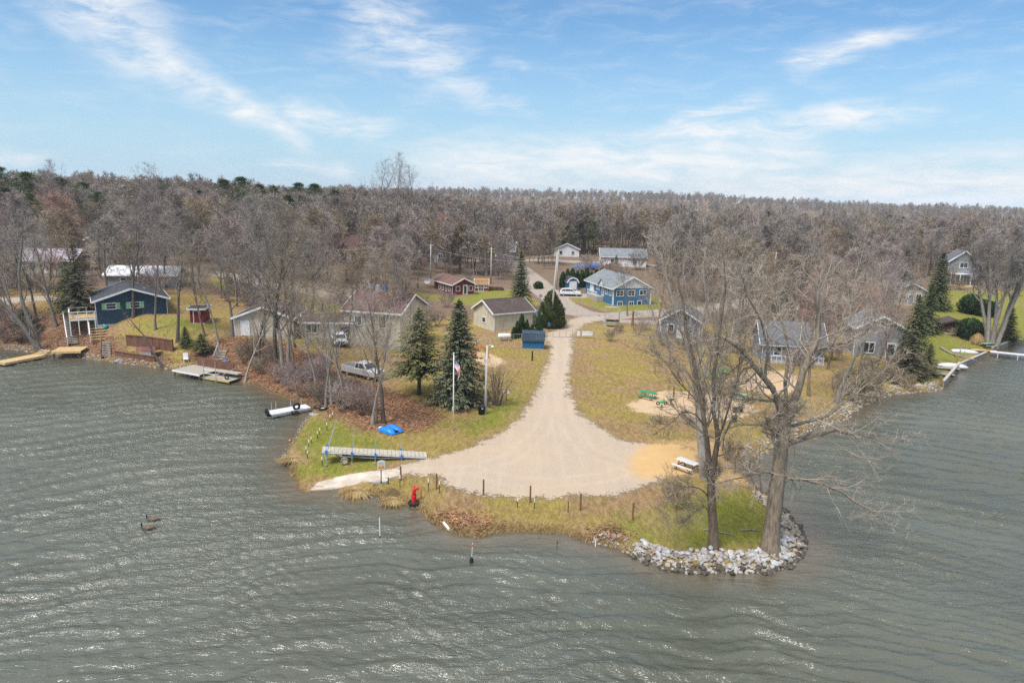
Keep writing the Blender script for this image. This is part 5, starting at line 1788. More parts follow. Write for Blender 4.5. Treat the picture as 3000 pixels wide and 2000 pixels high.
nh = house('navy_house', 'navy lake house with mint shutters and white deck on the left bank', F, 32, 9.2, 9.5, 3.6, 1.55, S_NAVY, ROOF_NAVY, over=0.55, ops=[
    ('F', 1.9, 2.75, 1.2, 0.75, 'shut'), ('F', 5.0, 2.75, 1.2, 0.75, 'shut'),
    ('L', 1.0, 2.3, 0.9, 1.95, 'glassdoor'), ('L', 3.6, 2.3, 1.5, 1.95, 'glassdoor')], found=1.2)
# its deck, a thing of its own
dk = empty('deck', nh.location, R(32), 'white railed timber deck on the left side of the navy house', 'deck')
for k in range(15):
    MB().b2((-3.3, 0.1 + k * 0.3, 1.18), (-0.12, 0.37 + k * 0.3, 1.26)).build('deck_board', wood_new, dk)
m = MB()
m.b2((-3.36, -0.02, 0.9), (-0.12, 0.08, 1.17))
m.b2((-3.42, -0.02, 0.9), (-3.31, 4.62, 1.17))
m.build('rim_joist', white, dk)
for x, y in [(-3.37, 0.03), (-2.3, 0.03), (-1.2, 0.03), (-0.25, 0.03), (-3.37, 1.2), (-3.37, 2.4), (-3.37, 3.5), (-3.37, 4.55), (-2.3, 4.6), (-1.2, 4.6)]:
    MB().b2((x - 0.06, y - 0.06, -1.2), (x + 0.06, y + 0.06, 2.15)).build('rail_post', white, dk)
m = MB()
m.b2((-3.45, -0.05, 2.1), (-0.2, 0.11, 2.18))
m.b2((-3.45, -0.05, 2.1), (-3.29, 4.65, 2.18))
m.b2((-3.45, 4.52, 2.1), (-0.9, 4.68, 2.18))
m.build('top_rail', white, dk)
for k in range(6):
    MB().b2((-3.42, 0.1, 0.62 - k * 0.28), (-3.38, 4.5, 0.76 - k * 0.28)).build('slat', white, dk)

# houses among the trees
BG = [
    ('white_roof_house', 'long low house with a bright white roof behind the navy house', 312, 842, 6, 12, 6, 2.3, 1.2, S_GREY, ROOF_WHITE, 'X'),
    ('lilac_roof_house', 'house with a pale lilac metal roof far left among trees', 60, 800, 8, 10, 7, 2.6, 1.9, S_TAN, ROOF_LILAC, 'X'),
    ('tan_house', 'tall tan house with dark roof behind the olive cedar', 258, 772, 10, 7, 8, 5.2, 2.0, S_TAN, ROOF_SLATE, 'Y'),
    ('chalet', 'brown wooden chalet with steep roof above the woods road', 985, 764, 22, 6.2, 8, 3.0, 3.0, S_CEDAR, ROOF_MAROON, 'X'),
    ('grey_house', 'narrow grey gabled house far behind the red cabin', 1250, 770, 15, 5, 8, 3.4, 2.0, S_GREY, ROOF_SLATE, 'Y'),
    ('grey_dormer_house', 'grey shingled house with a dormer far behind the red shed', 1400, 762, -4, 11, 8, 3.0, 2.6, S_GREY, ROOF_SLATE, 'X'),
    ('far_cottage', 'pale cottage right of the tall utility poles deep in the woods', 1625, 752, 0, 8, 7, 2.6, 1.8, S_WHITE, ROOF_SLATE, 'Y'),
    ('white_house', 'white house with grey roof behind the tarped boats', 1760, 780, -3, 13, 8, 2.9, 2.0, S_WHITE, ROOF_GREY, 'X'),
    ('white_outbuilding', 'small white outbuilding behind the blue house roof', 1770, 808, 4, 3.4, 4, 2.6, 0.7, S_WHITE, ROOF_WHITE, 'Y'),
    ('slate_blue_house', 'slate blue house half hidden by the bare fan shaped tree', 1935, 988, -18, 6.0, 7, 3.0, 1.8, S_SLATE, ROOF_SLATE, 'Y'),
    ('dark_roof_house', 'blue grey cottage with dark roof behind the cottonwood limbs', 2230, 1052, -8, 8.5, 6.5, 2.4, 2.6, S_SLATE, ROOF_SLATE, 'X'),
    ('brown_roof_house', 'long brown roofed house up the slope behind the cottonwood', 2255, 905, -6, 10, 6, 2.4, 1.8, S_BROWN, ROOF_MAROON, 'X'),
    ('grey_gabled_house', 'grey lake house with pale shingle roof left of the spruces', 2500, 1040, -12, 7.0, 7.0, 4.2, 1.8, S_GREY, ROOF_GREY, 'Y'),
    ('white_gabled_house', 'white gabled house with a blue grey door behind the spruces', 2622, 890, -14, 5.6, 7, 3.0, 1.4, S_CREAM, ROOF_SLATE, 'Y'),
    ('tall_grey_house', 'tall grey house with white porch at the top of the right lawn', 2772, 832, -20, 6.0, 7, 5.4, 2.4, S_GREY, ROOF_SLATE, 'Y'),
    ('brown_shed', 'low dark brown shed on the right hand lawn', 2757, 975, -14, 3.9, 3.4, 1.7, 0.6, S_BROWN, ROOF_BROWN, 'Y'),
    ('slope_cottage', 'pale cottage up the slope between the cottonwood limbs', 2400, 880, -10, 7, 6, 2.6, 1.6, S_TAN, ROOF_MAROON, 'X'),
]
for nm, lab, px, py, rz, wd, L, h, rise, wl, rf_, rg in BG:
    ops = [] if 'shed' in nm or 'outb' in nm else [('F', wd * 0.25, h * 0.55, 0.9, 1.1, 'win'), ('F', wd * 0.75, h * 0.55, 0.9, 1.1, 'win2'), ('F', wd * 0.5, 1.0, 0.9, 2.0, 'door')]
    if nm == 'tall_grey_house':
        ops = [('F', 3.0, 4.6, 1.5, 1.1, 'win2'), ('F', 2.2, 1.3, 1.0, 2.0, 'glassdoor'), ('F', 4.0, 1.4, 1.2, 1.5, 'win2')]
    if nm == 'grey_gabled_house':
        ops = [('F', 3.5, 4.9, 0.6, 0.6, 'win'), ('F', 2.0, 1.3, 1.4, 1.5, 'win2'), ('F', 5.0, 1.1, 1.2, 2.0, 'glassdoor')]
    if nm == 'brown_shed':
        ops = [('F', 1.95, 0.8, 1.4, 1.5, 'door')]
    hh = house(nm, lab, G(px, py), rz, wd, L, h, rise, wl, rf_, ridge=rg, ops=ops, cat='shed' if 'shed' in nm or 'outb' in nm else 'house', found=2.5,
               doorm=D_GREY if 'white_gabled' in nm else S_BROWN if 'brown_shed' in nm else None, trim=S_BROWN if nm == 'brown_shed' else None)
    if nm == 'tall_grey_house':
        MB().b2((-0.3, -2.4, -0.3), (wd + 0.3, -0.06, 0.1)).build('porch_deck', wood_new, hh)
        MB().b2((0.3, -2.0, 2.55), (4.5, -0.02, 2.7)).build('porch_roof', white, hh)
        for x in (0.4, 2.2, 4.4):
            MB().b2((x - 0.07, -1.95, 0.1), (x + 0.07, -1.81, 2.55)).build('porch_post', white, hh)
    if nm == 'white_gabled_house':
        MB().b2((-0.3, -1.6, -0.3), (wd + 0.3, -0.06, 0.08)).build('porch_deck', wood_new, hh)
    if nm == 'chalet':
        MB().prism([(0.6, 3.0), (3.0, 3.0), (1.8, 4.6)], 'Y', -0.4, 2.2).build('dormer', ROOF_MAROON, hh)
    if nm == 'grey_dormer_house':
        MB().prism([(6.0, 3.3), (8.2, 3.3), (8.2, 4.6), (7.1, 5.5), (6.0, 4.6)], 'Y', 0.5, 3.0).build('dormer', S_GREY, hh)
    if nm == 'dark_roof_house':
        for k in range(12):
            MB().b2((0.2 + k * 0.7, -2.0, 0.0), (0.28 + k * 0.7, -1.92, 0.95)).build('baluster', white, hh)
        m = MB()
        m.b2((0.1, -2.02, 0.95), (8.0, -1.9, 1.05))
        m.build('deck_rail', white, hh)
        MB().b2((0, -2.1, -0.4), (8.2, -0.07, 0.0)).build('deck', wood_grey, hh)

# the small blue shed by the gate
F = G(1530, 1021)
sh = empty('blue_shed', (F.x, F.y, F.z), R(-3), 'small bright blue shed with dark curved roof beside the gravel drive', 'shed')
m = MB()
prof = [(0, -0.3), (2.0, -0.3), (2.0, 1.35), (1.75, 2.1), (1.0, 2.5), (0.25, 2.1), (0, 1.35)]
m.prism(prof, 'X', 0, 3.2)
m.build('wall', S_BARN, sh)
BLU_ROOF = shingle('roof_dark_blue', (0.04, 0.065, 0.1), (0.07, 0.1, 0.14))
m = MB()
pr_ = [(-0.14, 1.2), (0.22, 2.14), (1.0, 2.55), (1.78, 2.14), (2.14, 1.2)]
for i in range(4):
    a, b = Vector(pr_[i]), Vector(pr_[i + 1])
    n = Vector((-(b - a).y, (b - a).x)).normalized()
    m.prism([tuple(a), tuple(b), tuple(b + n * 0.09), tuple(a + n * 0.09)], 'X', -0.1, 3.3)
rf_ = m.build('roof', BLU_ROOF, sh)
MB().b2((0.05, -0.035, -0.05), (3.15, -0.004, 0.06)).build('skirt_board', wood_grey, sh)
for k in range(1, 8):
    MB().b2((k * 0.4 - 0.02, -0.022, 0.07), (k * 0.4 + 0.02, -0.003, 1.34)).build('batten', S_BARN, sh)
# ------------------------------------------------------------------ stones along the shore
import bmesh


def rock_mesh(name, seed, mat):
    r = random.Random(seed)
    bm = bmesh.new()
    sx_, sy_, sz_ = r.uniform(0.85, 1.2), r.uniform(0.7, 1.0), r.uniform(0.55, 0.8)
    for k in range(17):
        v = Vector((r.gauss(0, 1), r.gauss(0, 1), r.gauss(0, 1))).normalized() * r.uniform(0.8, 1.0)
        bm.verts.new((v.x * sx_ * 0.5, v.y * sy_ * 0.5, v.z * sz_ * 0.5))
    res = bmesh.ops.convex_hull(bm, input=bm.verts)
    bmesh.ops.delete(bm, geom=[e for e in res['geom_interior'] if isinstance(e, bmesh.types.BMVert)], context='VERTS')
    bmesh.ops.bevel(bm, geom=list(bm.edges), offset=0.035, segments=1, affect='EDGES')
    me = bpy.data.meshes.new(name)
    bm.to_mesh(me)
    bm.free()
    me.materials.append(mat)
    return me


ST_WHITE = pm('limestone', (0.37, 0.37, 0.385), 0.9, 0.25, 3, 0.5, 0.02, jitter=0.2)
ST_TAN = pm('field_stone', (0.33, 0.27, 0.2), 0.9, 0.3, 3, 0.5, 0.02, jitter=0.3)
ST_WET = pm('algae_dark_stone', (0.075, 0.065, 0.052), 0.6, 0.35, 3, 0.4, 0.02, jitter=0.25)
SHORE_MIX = pm('shore_rubble', (0.2, 0.175, 0.145), 0.9, 0.4, 0.9, 0.4, 0.02, col2=(0.4, 0.38, 0.36))
ROCK = {k: [rock_mesh('stone', i + 10 * j, m) for i in range(5)] for j, (k, m) in enumerate((('w', ST_WHITE), ('t', ST_TAN), ('d', ST_WET)))}


def along(pts, t):
    pts = [Vector((p[0], p[1])) for p in pts]
    seg = [(pts[i + 1] - pts[i]).length for i in range(len(pts) - 1)]
    s = t * sum(seg)
    for i, l in enumerate(seg):
        if s <= l or i == len(seg) - 1:
            d = (pts[i + 1] - pts[i]).normalized()
            return pts[i] + d * s, d
        s -= l


rs = random.Random(21)
RIP = [plane(*p) for p in SHORE_PX if True]
i0 = SHORE_PX.index((1850, 1626))
i1 = SHORE_PX.index((2259, 1459))
rip_line = [plane(*p) for p in SHORE_PX[i0:i1 + 1]]
rip = empty('riprap', (rip_line[0][0], rip_line[0][1], 0.0), 0, 'bank of white and tan boulders around the tip of the point', 'riprap')
org = Vector((rip_line[0][0], rip_line[0][1], 0))
small = MB()
cnt = 0
for row, (off, z, szr, n) in enumerate(((-0.15, 0.02, (0.4, 0.66), 64), (0.28, 0.18, (0.42, 0.68), 60), (0.7, 0.4, (0.4, 0.66), 60), (1.1, 0.6, (0.36, 0.62), 60), (1.45, 0.7, (0.34, 0.55), 44))):
    for k in range(n):
        t_ = (k + rs.uniform(-0.3, 0.3)) / n
        p, d = along(rip_line, min(max(t_, 0), 1))
        nrm = Vector((-d.y, d.x))
        o_ = off + rs.gauss(0, 0.12)
        front = p.y < 44.0
        if row == 4 and not (0.2 < t_ < 0.75):
            continue
        kind = 'd' if row == 0 or (row == 1 and rs.random() < 0.35) else ('w' if rs.random() < (0.85 if front and row > 1 else 0.4 if front else 0.3) else 't')
        q = p + nrm * o_
        s = rs.uniform(*szr)
        ob = bpy.data.objects.new('stone', rs.choice(ROCK[kind]))
        ob.location = Vector((q.x, q.y, z + rs.gauss(0, 0.04))) - org
        ob.rotation_euler = (rs.gauss(0, 0.3), rs.gauss(0, 0.3), rs.uniform(0, 6.28))
        ob.scale = (s * rs.uniform(0.9, 1.3), s, s)
        link(ob, rip)
        cnt += 1


def stone_mass(name, line_px, n, width, szr, kinds, label, cat, zlift=0.02, group=None):
    """small rubble too many to pick apart: one object"""
    line = [plane(*p) for p in line_px]
    V, F = [], []
    for k in range(n):
        p, d = along(line, rs.random())
        o_ = rs.uniform(*width)
        q = p + Vector((-d.y, d.x)) * o_
        s = rs.uniform(*szr)
        src = rs.choice(ROCK['w'])
        a = rs.uniform(0, 6.28)
        z = max(TZ(q.x, q.y), -0.1) + zlift
        o = len(V)
        for v in src.vertices:
            x, y = v.co.x * s, v.co.y * s * 0.9
            V.append((q.x + x * math.cos(a) - y * math.sin(a), q.y + x * math.sin(a) + y * math.cos(a), z + v.co.z * s))
        for f in src.polygons:
            F.append(tuple(o + i for i in f.vertices))
    me = bpy.data.meshes.new(name)
    me.from_pydata(V, [], F)
    me.materials.append(kinds)
    me.update()
    return tag(link(bpy.data.objects.new(name, me)), label, cat, group, 'stuff')


fill = stone_mass('stone_fill', SHORE_PX[i0:i1 + 1], 900, (-0.2, 1.55), (0.22, 0.44), SHORE_MIX, None, None, 0.08)
fill.parent = rip
fill.location = -org
LEFT_PX = SHORE_PX[:12]
RIGHT_PX = [p for p in SHORE_PX if p[0] >= 2181 and p[1] <= 1386 and p[0] <= 2763]
stone_mass('rubble_shore', RIGHT_PX, 900, (-0.2, 1.7), (0.18, 0.48), SHORE_MIX, 'grey rubble lining the right hand shore', 'rubble')
stone_mass('rubble_shore', LEFT_PX, 420, (-0.1, 0.9), (0.15, 0.42), SHORE_MIX, 'pale rubble along the left hand shore', 'rubble')
stone_mass('shore_pebbles', [(920, 1200), (905, 1215), (872, 1266), (842, 1315), (825, 1345)], 200, (-0.6, 0.35), (0.08, 0.25), SHORE_MIX, 'scattered stones at the grassy edge left of the ramp', 'pebbles')
stone_mass('shore_pebbles', [(1725, 1586), (1809, 1605), (1850, 1626)], 60, (-0.1, 0.9), (0.15, 0.4), SHORE_MIX, 'scattered stones beside the muddy gap', 'pebbles')
b1 = empty('boulder', G(352, 1060), 0.4, 'pale boulder at the water below the rusty retaining wall', 'boulder')
ob = link(bpy.data.objects.new('stone', ROCK['w'][1]), b1)
ob.scale = (2.0, 1.2, 1.3)

# ------------------------------------------------------------------ leaf litter and dry grass
rs3 = np.random.default_rng(31)
LEAFM = pm('fallen_leaves', (0.14, 0.065, 0.038), 0.9, 0.4, 1.7, col2=(0.45, 0.24, 0.13))
LV, LF = [], []
for poly, n in ((LEAF[0], 17000), (LEAF[1], 6000), (LEAF[2], 900), (LEAF[3], 300)):
    xs_, ys_ = [p[0] for p in poly], [p[1] for p in poly]
    X = rs3.uniform(min(xs_) - 1, max(xs_) + 1, n * 3)
    Y = rs3.uniform(min(ys_) - 1, max(ys_) + 1, n * 3)
    sdv = sdist(X, Y, poly)
    ok = (sdv + rs3.normal(0, 0.7, len(X)) > 0) & (shore_sd(X, Y) > 0.2)
    X, Y = X[ok][:n], Y[ok][:n]
    Z = terrain(X, Y) + 0.015
    a = rs3.uniform(0, 6.28, len(X))
    s = rs3.uniform(0.07, 0.17, len(X))
    tl = rs3.uniform(-0.05, 0.09, (len(X), 4))
    o = len(LV) * 4
    for q in range(4):
        pass
    P4 = np.stack([np.stack([X + np.cos(a + q * 1.571) * s * (1.0 if q % 2 else 0.6), Y + np.sin(a + q * 1.571) * s * (1.0 if q % 2 else 0.6), Z + np.abs(tl[:, q])], -1) for q in range(4)], 1)
    LV.append(P4.reshape(-1, 3))
LVa = np.concatenate(LV)
LFa = np.arange(len(LVa)).reshape(-1, 4)
tag(link(bpy.data.objects.new('leaf_litter', mesh_np('leaf_litter', LVa, LFa, LEAFM, False))), 'brown fallen leaves scattered over the wooded bank', 'leaves', kind='stuff')

STRAW = pm('dry_straw', (0.3, 0.2, 0.085), 0.9, 0.3, 1.5, col2=(0.5, 0.37, 0.18))
TURF = pm('turf_blades', (0.17, 0.14, 0.03), 0.9, 0.3, 0.35, col2=(0.34, 0.26, 0.07))


def blades(X, Y, Z, h, wd, lean, rng_):
    n = len(X)
    a = rng_.uniform(0, 6.28, n)
    hh_ = h * rng_.uniform(0.5, 1.2, n)
    la = rng_.uniform(0, 6.28, n)
    ll = lean * rng_.uniform(0.2, 1.0, n) * hh_
    dx, dy = np.cos(a) * wd, np.sin(a) * wd
    P3 = np.stack([np.stack([X - dx, Y - dy, Z], -1), np.stack([X + dx, Y + dy, Z], -1), np.stack([X + np.cos(la) * ll, Y + np.sin(la) * ll, Z + hh_], -1)], 1)
    return P3.reshape(-1, 3)


# turf over the near lawns: short blades that give the grass its nap
X = rs3.uniform(-20, 34, 260000)
Y = 40 + 62 * rs3.random(260000) ** 1.25
sdv = shore_sd(X, Y)
okg = (sdv > 0.12) & (sdist(X, Y, GRAVEL) < -0.1) & (sdist(X, Y, RAMP) < -0.15) & (sdist(X, Y, SAND) < -0.3) & (sdist(X, Y, PLAY) < 0) & (sdist(X, Y, PLAY2) < 0) & (sdist(X, Y, LEAF[0]) < 0.5)
dens = vnoise(X, Y, 1.3, 61) * 0.6 + vnoise(X, Y, 5, 62) * 0.5
okg &= rs3.random(len(X)) < np.clip(dens, 0.15, 1)
X, Y = X[okg][:110000], Y[okg][:110000]
bl = blades(X, Y, terrain(X, Y) - 0.01, 0.09, 0.022, 0.9, rs3)
tag(link(bpy.data.objects.new('turf', mesh_np('turf', bl, np.arange(len(bl)).reshape(-1, 3), TURF, False))), 'short dormant grass over the lawns of the point', 'grass', kind='stuff')
# dry fringe at the water and round the drive
fr_line = [plane(*p) for p in SHORE_PX[28:57] if not (860 < p[0] < 1000)]
X, Y = [], []
for k in range(7000):
    j = rs.randrange(len(fr_line) - 1)
    a, b = fr_line[j], fr_line[j + 1]
    if math.dist(a, b) > 4.5:
        continue
    t_ = rs.random()
    px_, py_ = a[0] + (b[0] - a[0]) * t_, a[1] + (b[1] - a[1]) * t_
    X.append(px_ + rs.gauss(0, 0.25))
    Y.append(py_ + 0.25 + rs.gauss(0, 0.25))
X, Y = np.array(X), np.array(Y)
ok = shore_sd(X, Y) > -0.15
X, Y = X[ok], Y[ok]
bl = blades(X, Y, np.maximum(terrain(X, Y), 0) - 0.02, 0.26, 0.02, 1.3, rs3)
tag(link(bpy.data.objects.new('dry_grass_fringe', mesh_np('dry_grass_fringe', bl, np.arange(len(bl)).reshape(-1, 3), STRAW, False))), 'matted dry grass hanging over the low bank', 'grass', kind='stuff')


def tussock(px, py, r0, h, n, label, sq=0.7):
    g = G(px, py)
    X = g.x + rs3.normal(0, r0 * 0.45, n)
    Y = g.y + rs3.normal(0, r0 * 0.45 * sq, n)
    q = np.hypot((X - g.x) / r0, (Y - g.y) / (r0 * sq))
    Z = np.maximum(0.35 * h * (1 - q), -0.05)
    a = np.arctan2(Y - g.y, X - g.x)
    hh_ = h * rs3.uniform(0.5, 1.1, n)
    out = r0 * 0.3 * q + 0.08
    wd = 0.012
    s = a + 1.57
    base = np.stack([X - g.x, Y - g.y, Z], -1)
    side = np.stack([np.cos(s) * wd, np.sin(s) * wd, np.zeros(n)], -1)
    mid = base + np.stack([np.cos(a) * out * 0.5, np.sin(a) * out * 0.5, hh_ * 0.7], -1)
    tip = base + np.stack([np.cos(a) * out * 1.3, np.sin(a) * out * 1.3, hh_ * (0.75 - 0.9 * q)], -1)
    V = np.stack([base - side, base + side, mid + side, mid - side, tip], 1).reshape(-1, 3)
    o = np.arange(n) * 5
    F = np.concatenate([np.stack([o, o + 1, o + 2], -1), np.stack([o, o + 2, o + 3], -1), np.stack([o + 3, o + 2, o + 4], -1)])
    e = empty('grass_tussock', (g.x, g.y, g.z), 0, label, 'grass clump')
    link(bpy.data.objects.new('blades', mesh_np('tussock_blades', V, F, STRAW, False)), e)
    m_ = MB().lathe((0, 0, -0.4), [(r0 * 0.75, 0), (r0 * 0.8, 0.3), (r0 * 0.6, 0.45 + h * 0.15), (0.05, 0.5 + h * 0.25)], 12)
    e2 = m_.build('mound', pm('peaty_root_mass', (0.075, 0.05, 0.03), 0.95, 0.4, 3, 0.6), e, True)
    e2.scale = (1, sq, 1)


tussock(1040, 1447, 0.85, 0.42, 2600, 'tan grass tussock hanging over the water right of the ramp')
tussock(1152, 1472, 0.62, 0.38, 1900, 'tan grass tussock beside the tyre ringed red pipe')
tussock(857, 1348, 0.9, 0.28, 1600, 'low tan tussock at the water left of the wheeled dock', 0.5)
tussock(2862, 1006, 0.8, 1.7, 1500, 'tall tawny ornamental grass by the right hand dock', 1.0)
# ------------------------------------------------------------------ posts, poles, signs
def prop(name, px, py, label, cat, rz=0.0, group=None):
    return empty(name, G(px, py), rz, label, cat, group)


WHITE_TIP = pm('white_post_tip', (0.75, 0.75, 0.73), 0.6, 0.05)
ORD = ['first', 'second', 'third', 'fourth', 'fifth', 'sixth']
for k, (px, py, h) in enumerate(((1174, 1406, 1.15), (1279, 1432, 1.25), (1416, 1450, 1.25), (1553, 1471, 1.3), (1700, 1495, 1.3), (1853, 1523, 1.3))):
    e = prop('wooden_post', px, py, '%s brown wooden post from the ramp along the front gravel edge' % ORD[k], 'post', k * 0.4, 'wooden posts along the front gravel edge')
    MB().tube([(0, 0, -0.3), (0.01, 0, h * 0.5), (0, 0, h)], [0.075, 0.07, 0.068], 8).build('shaft', wood_brown, e)
    MB().tube([(0, 0, h), (0, 0, h + 0.03)], [0.066, 0.05], 8).build('top', wood_dark, e)


def tpost(px, py, h, label, tip=True, group='white tipped steel posts'):
    e = prop('steel_post', px, py, label, 'post', 0, group)
    m = MB()
    m.box((0, 0, h / 2 - 0.15), (0.06, 0.015, h + 0.3))
    m.box((0, 0.02, h / 2 - 0.15), (0.015, 0.04, h + 0.29))
    m.build('shaft', green_paint, e)
    if tip:
        m = MB()
        m.box((0, 0.008, h - 0.11), (0.072, 0.066, 0.26))
        m.build('tip', WHITE_TIP, e)


for px, py, h, lab, tip in (
        (1172, 1426, 0.95, 'white tipped steel post below the first wooden post', True), (1138, 1418, 0.6, 'short dark steel post right of the white bucket', False),
        (1255, 1438, 0.95, 'white tipped steel post right of the red stake', True), (1287, 1444, 0.95, 'white tipped steel post beside the second wooden post', True),
        (1516, 1487, 0.75, 'white tipped steel post left of the fourth wooden post', True), (1565, 1489, 0.75, 'white tipped steel post right of the fourth wooden post', True),
        (1664, 1500, 0.85, 'plain thin steel post left of the fifth wooden post', False),
        (897, 1330, 0.7, 'white tipped steel post nearest the left tussock', True), (901, 1343, 0.7, 'white tipped steel post just below the tussock pair', True),
        (905, 1309, 0.65, 'white tipped steel post third up the left grass edge', True), (912, 1299, 0.65, 'white tipped steel post fourth up the left grass edge', True),
        (930, 1284, 0.7, 'white tipped steel post fifth up the left grass edge', True), (937, 1275, 0.7, 'white tipped steel post sixth up the left grass edge', True),
        (958, 1262, 0.8, 'white tipped steel post behind the wheeled dock poles', True), (967, 1233, 0.65, 'white tipped steel post near the brush, left of its pair', True),
        (975, 1226, 0.65, 'white tipped steel post near the brush, right of its pair', True), (944, 1365, 0.8, 'white tipped steel post under the left end of the wheeled dock', True)):
    tpost(px, py, h, lab, tip)
e = prop('red_stake', 1234, 1459, 'thin red stake beside the red standpipe', 'stake')
RED = pm('red_plastic', (0.6, 0.015, 0.02), 0.45, 0.12)
MB().tube([(0, 0, -0.2), (0, 0, 0.95)], 0.03, 6).build('shaft', RED, e)
e = prop('red_standpipe', 1213, 1478, 'red ribbed standpipe with a bent top standing in a tyre', 'standpipe')
m = MB()
pr_ = [(0.2, 0.0)]
for k in range(9):
    pr_ += [(0.2, 0.1 + k * 0.075), (0.175, 0.12 + k * 0.075), (0.175, 0.15 + k * 0.075)]
m.lathe((0, 0, 0), pr_ + [(0.2, 0.8)], 14)
m.build('ribbed_pipe', RED, e, True)
MB().tube([(0, 0, 0.78), (0.0, 0, 1.05), (0.03, 0, 1.2), (0.12, 0, 1.3), (0.25, 0, 1.3), (0.3, 0, 1.24)], [0.14, 0.14, 0.14, 0.13, 0.12, 0.11], 12).build('elbow', RED, e, True)
MB().tube([(0.02, 0, 1.25), (0.02, 0, 1.55)], 0.035, 6).build('spout', RED, e)
tt = empty('tyre', G(1213, 1477) + Vector((0, 0, 0.14)), 0, 'black tyre ringing the foot of the red standpipe', 'tyre')
MB().torus((0, 0, 0), 0.34, 0.13, 22, 9).build('tread', black, tt, True)
# ramp sign
e = prop('ramp_sign', 1117, 1414, 'white and orange sign on a dark post at the ramp', 'sign', R(28))
MB().b2((-0.035, -0.03, -0.2), (0.035, 0.03, 1.5)).build('post', wood_dark, e)
sg = MB().b2((-0.3, -0.065, 1.15), (0.3, -0.032, 1.85)).build('board', WHITE_TIP, e)
ORANGE = pm('orange_print', (0.85, 0.3, 0.02), 0.6, 0.1)
MB().b2((-0.24, -0.072, 1.22), (0.24, -0.066, 1.46)).build('orange_panel', ORANGE, sg)
m = MB()
for k in range(3):
    m.b2((-0.22, -0.071, 1.55 + k * 0.09), (0.22 - 0.06 * k, -0.066, 1.58 + k * 0.09))
m.build('print_line', steel_dull, sg)
MB().prism([(-0.3, 1.853), (0.3, 1.853), (0.05, 1.93), (-0.05, 1.93)], 'Y', -0.06, -0.035).build('cap', WHITE_TIP, sg)
e = prop('bucket', 1127, 1416, 'white bucket at the foot of the ramp sign', 'bucket')
MB().lathe((0, 0, 0), [(0.19, 0), (0.23, 0.28), (0.24, 0.3), (0.2, 0.3), (0.17, 0.05)], 16).build('pail', WHITE_TIP, e, True)
MB().lathe((0, 0, 0.26), [(0.2, 0), (0.19, 0.01)], 14).build('fill', CONC, e)
e = prop('concrete_block', 1103, 1417, 'pale concrete block left of the ramp sign', 'block', R(20))
MB().b2((-0.3, -0.15, -0.02), (0.3, 0.15, 0.22)).build('body', CONC, e, bevel=0.02)
MB().b2((-0.24, -0.1, 0.215), (0.24, 0.1, 0.226)).build('top_face', wood_grey, e)
# flagpole
e = prop('flagpole', 1328, 1260, 'white flagpole with a limp striped flag on the left lawn', 'flagpole')
MB().tube([(0, 0, -0.3), (0, 0, 3.5), (0, 0, 7.55)], [0.06, 0.055, 0.045], 10).build('pole', white, e, True)
MB().lathe((0, 0, 7.55), [(0.02, 0), (0.07, 0.05), (0.07, 0.1), (0.01, 0.15)], 10).build('finial', white, e, True)
MB().box((-0.07, 0, 2.2), (0.05, 0.05, 0.35)).build('cleat', white, e)
F_R, F_W, F_B = pm('flag_red', (0.55, 0.02, 0.04), 0.8, 0.1), pm('flag_white', (0.75, 0.74, 0.73), 0.8, 0.06), pm('flag_blue', (0.03, 0.05, 0.22), 0.8, 0.1)
V, F, M_ = [], [], []
NS, NTT = 20, 13
for i in range(NS + 1):
    for j in range(NTT + 1):
        s, tt_ = i / NS, j / NTT
        x = 0.06 + 0.6 * math.sin(min(1, s * 1.4) * 1.57) * (1 - 0.35 * tt_) - 0.16 * max(0, s - 0.6)
        yv = -0.08 + 0.09 * math.sin(6 * s + 3 * tt_) + 0.04 * math.sin(11 * s)
        z = 7.0 - 0.75 * tt_ - 1.45 * s ** 1.2 + 0.15 * s * tt_
        V.append((x, yv, z))
for i in range(NS):
    for j in range(NTT):
        a = i * (NTT + 1) + j
        F.append((a, a + 1, a + NTT + 2, a + NTT + 1))
        if j < 7 and i < 8:
            M_.append(1 if (i % 2 == 1 and j % 2 == 1) else 2)
        else:
            M_.append(0 if j % 2 == 0 else 1)
me = bpy.data.meshes.new('flag')
me.from_pydata(V, [], F)
for q in (F_R, F_W, F_B):
    me.materials.append(q)
me.polygons.foreach_set('material_index', M_)
me.update()
link(bpy.data.objects.new('flag', me), e)
# lamp post
e = prop('lamp_post', 1422, 1212, 'grey concrete lamp post beside the dark rubbish bin', 'lamp post')
MB().tube([(0, 0, -0.4), (0.03, 0, 3.5), (0.08, 0, 7.3)], [0.15, 0.125, 0.1], 10).build('pole', pm('pole_concrete', (0.46, 0.45, 0.46), 0.8, 0.12, 3, 0.15), e, True)
MB().tube([(0.08, 0, 7.15), (0.3, 0, 7.3), (0.52, 0, 7.3)], 0.035, 6).build('arm', steel, e)
lh = MB().lathe((0.62, 0, 7.0), [(0.08, 0), (0.13, 0.1), (0.13, 0.25), (0.06, 0.3)], 12).build('lamp_head', white, e, True)
MB().lathe((0.62, 0, 6.94), [(0.03, 0), (0.12, 0.07)], 12).build('lens', glass, lh, True)
MB().b2((-0.2, -0.18, 5.6), (-0.1, 0.02, 5.9)).build('junction_box', steel_dull, e)
e = prop('rubbish_bin', 1410, 1213, 'dark rubbish bin with a white sticker beside the lamp post', 'bin')
BIN = pm('dark_bin_plastic', (0.012, 0.022, 0.024), 0.55, 0.2)
bn = MB().lathe((0, 0, 0), [(0.29, 0), (0.36, 0.82), (0.39, 0.84), (0.39, 0.9), (0.34, 0.9), (0.3, 0.1)], 18).build('body', BIN, e, True)
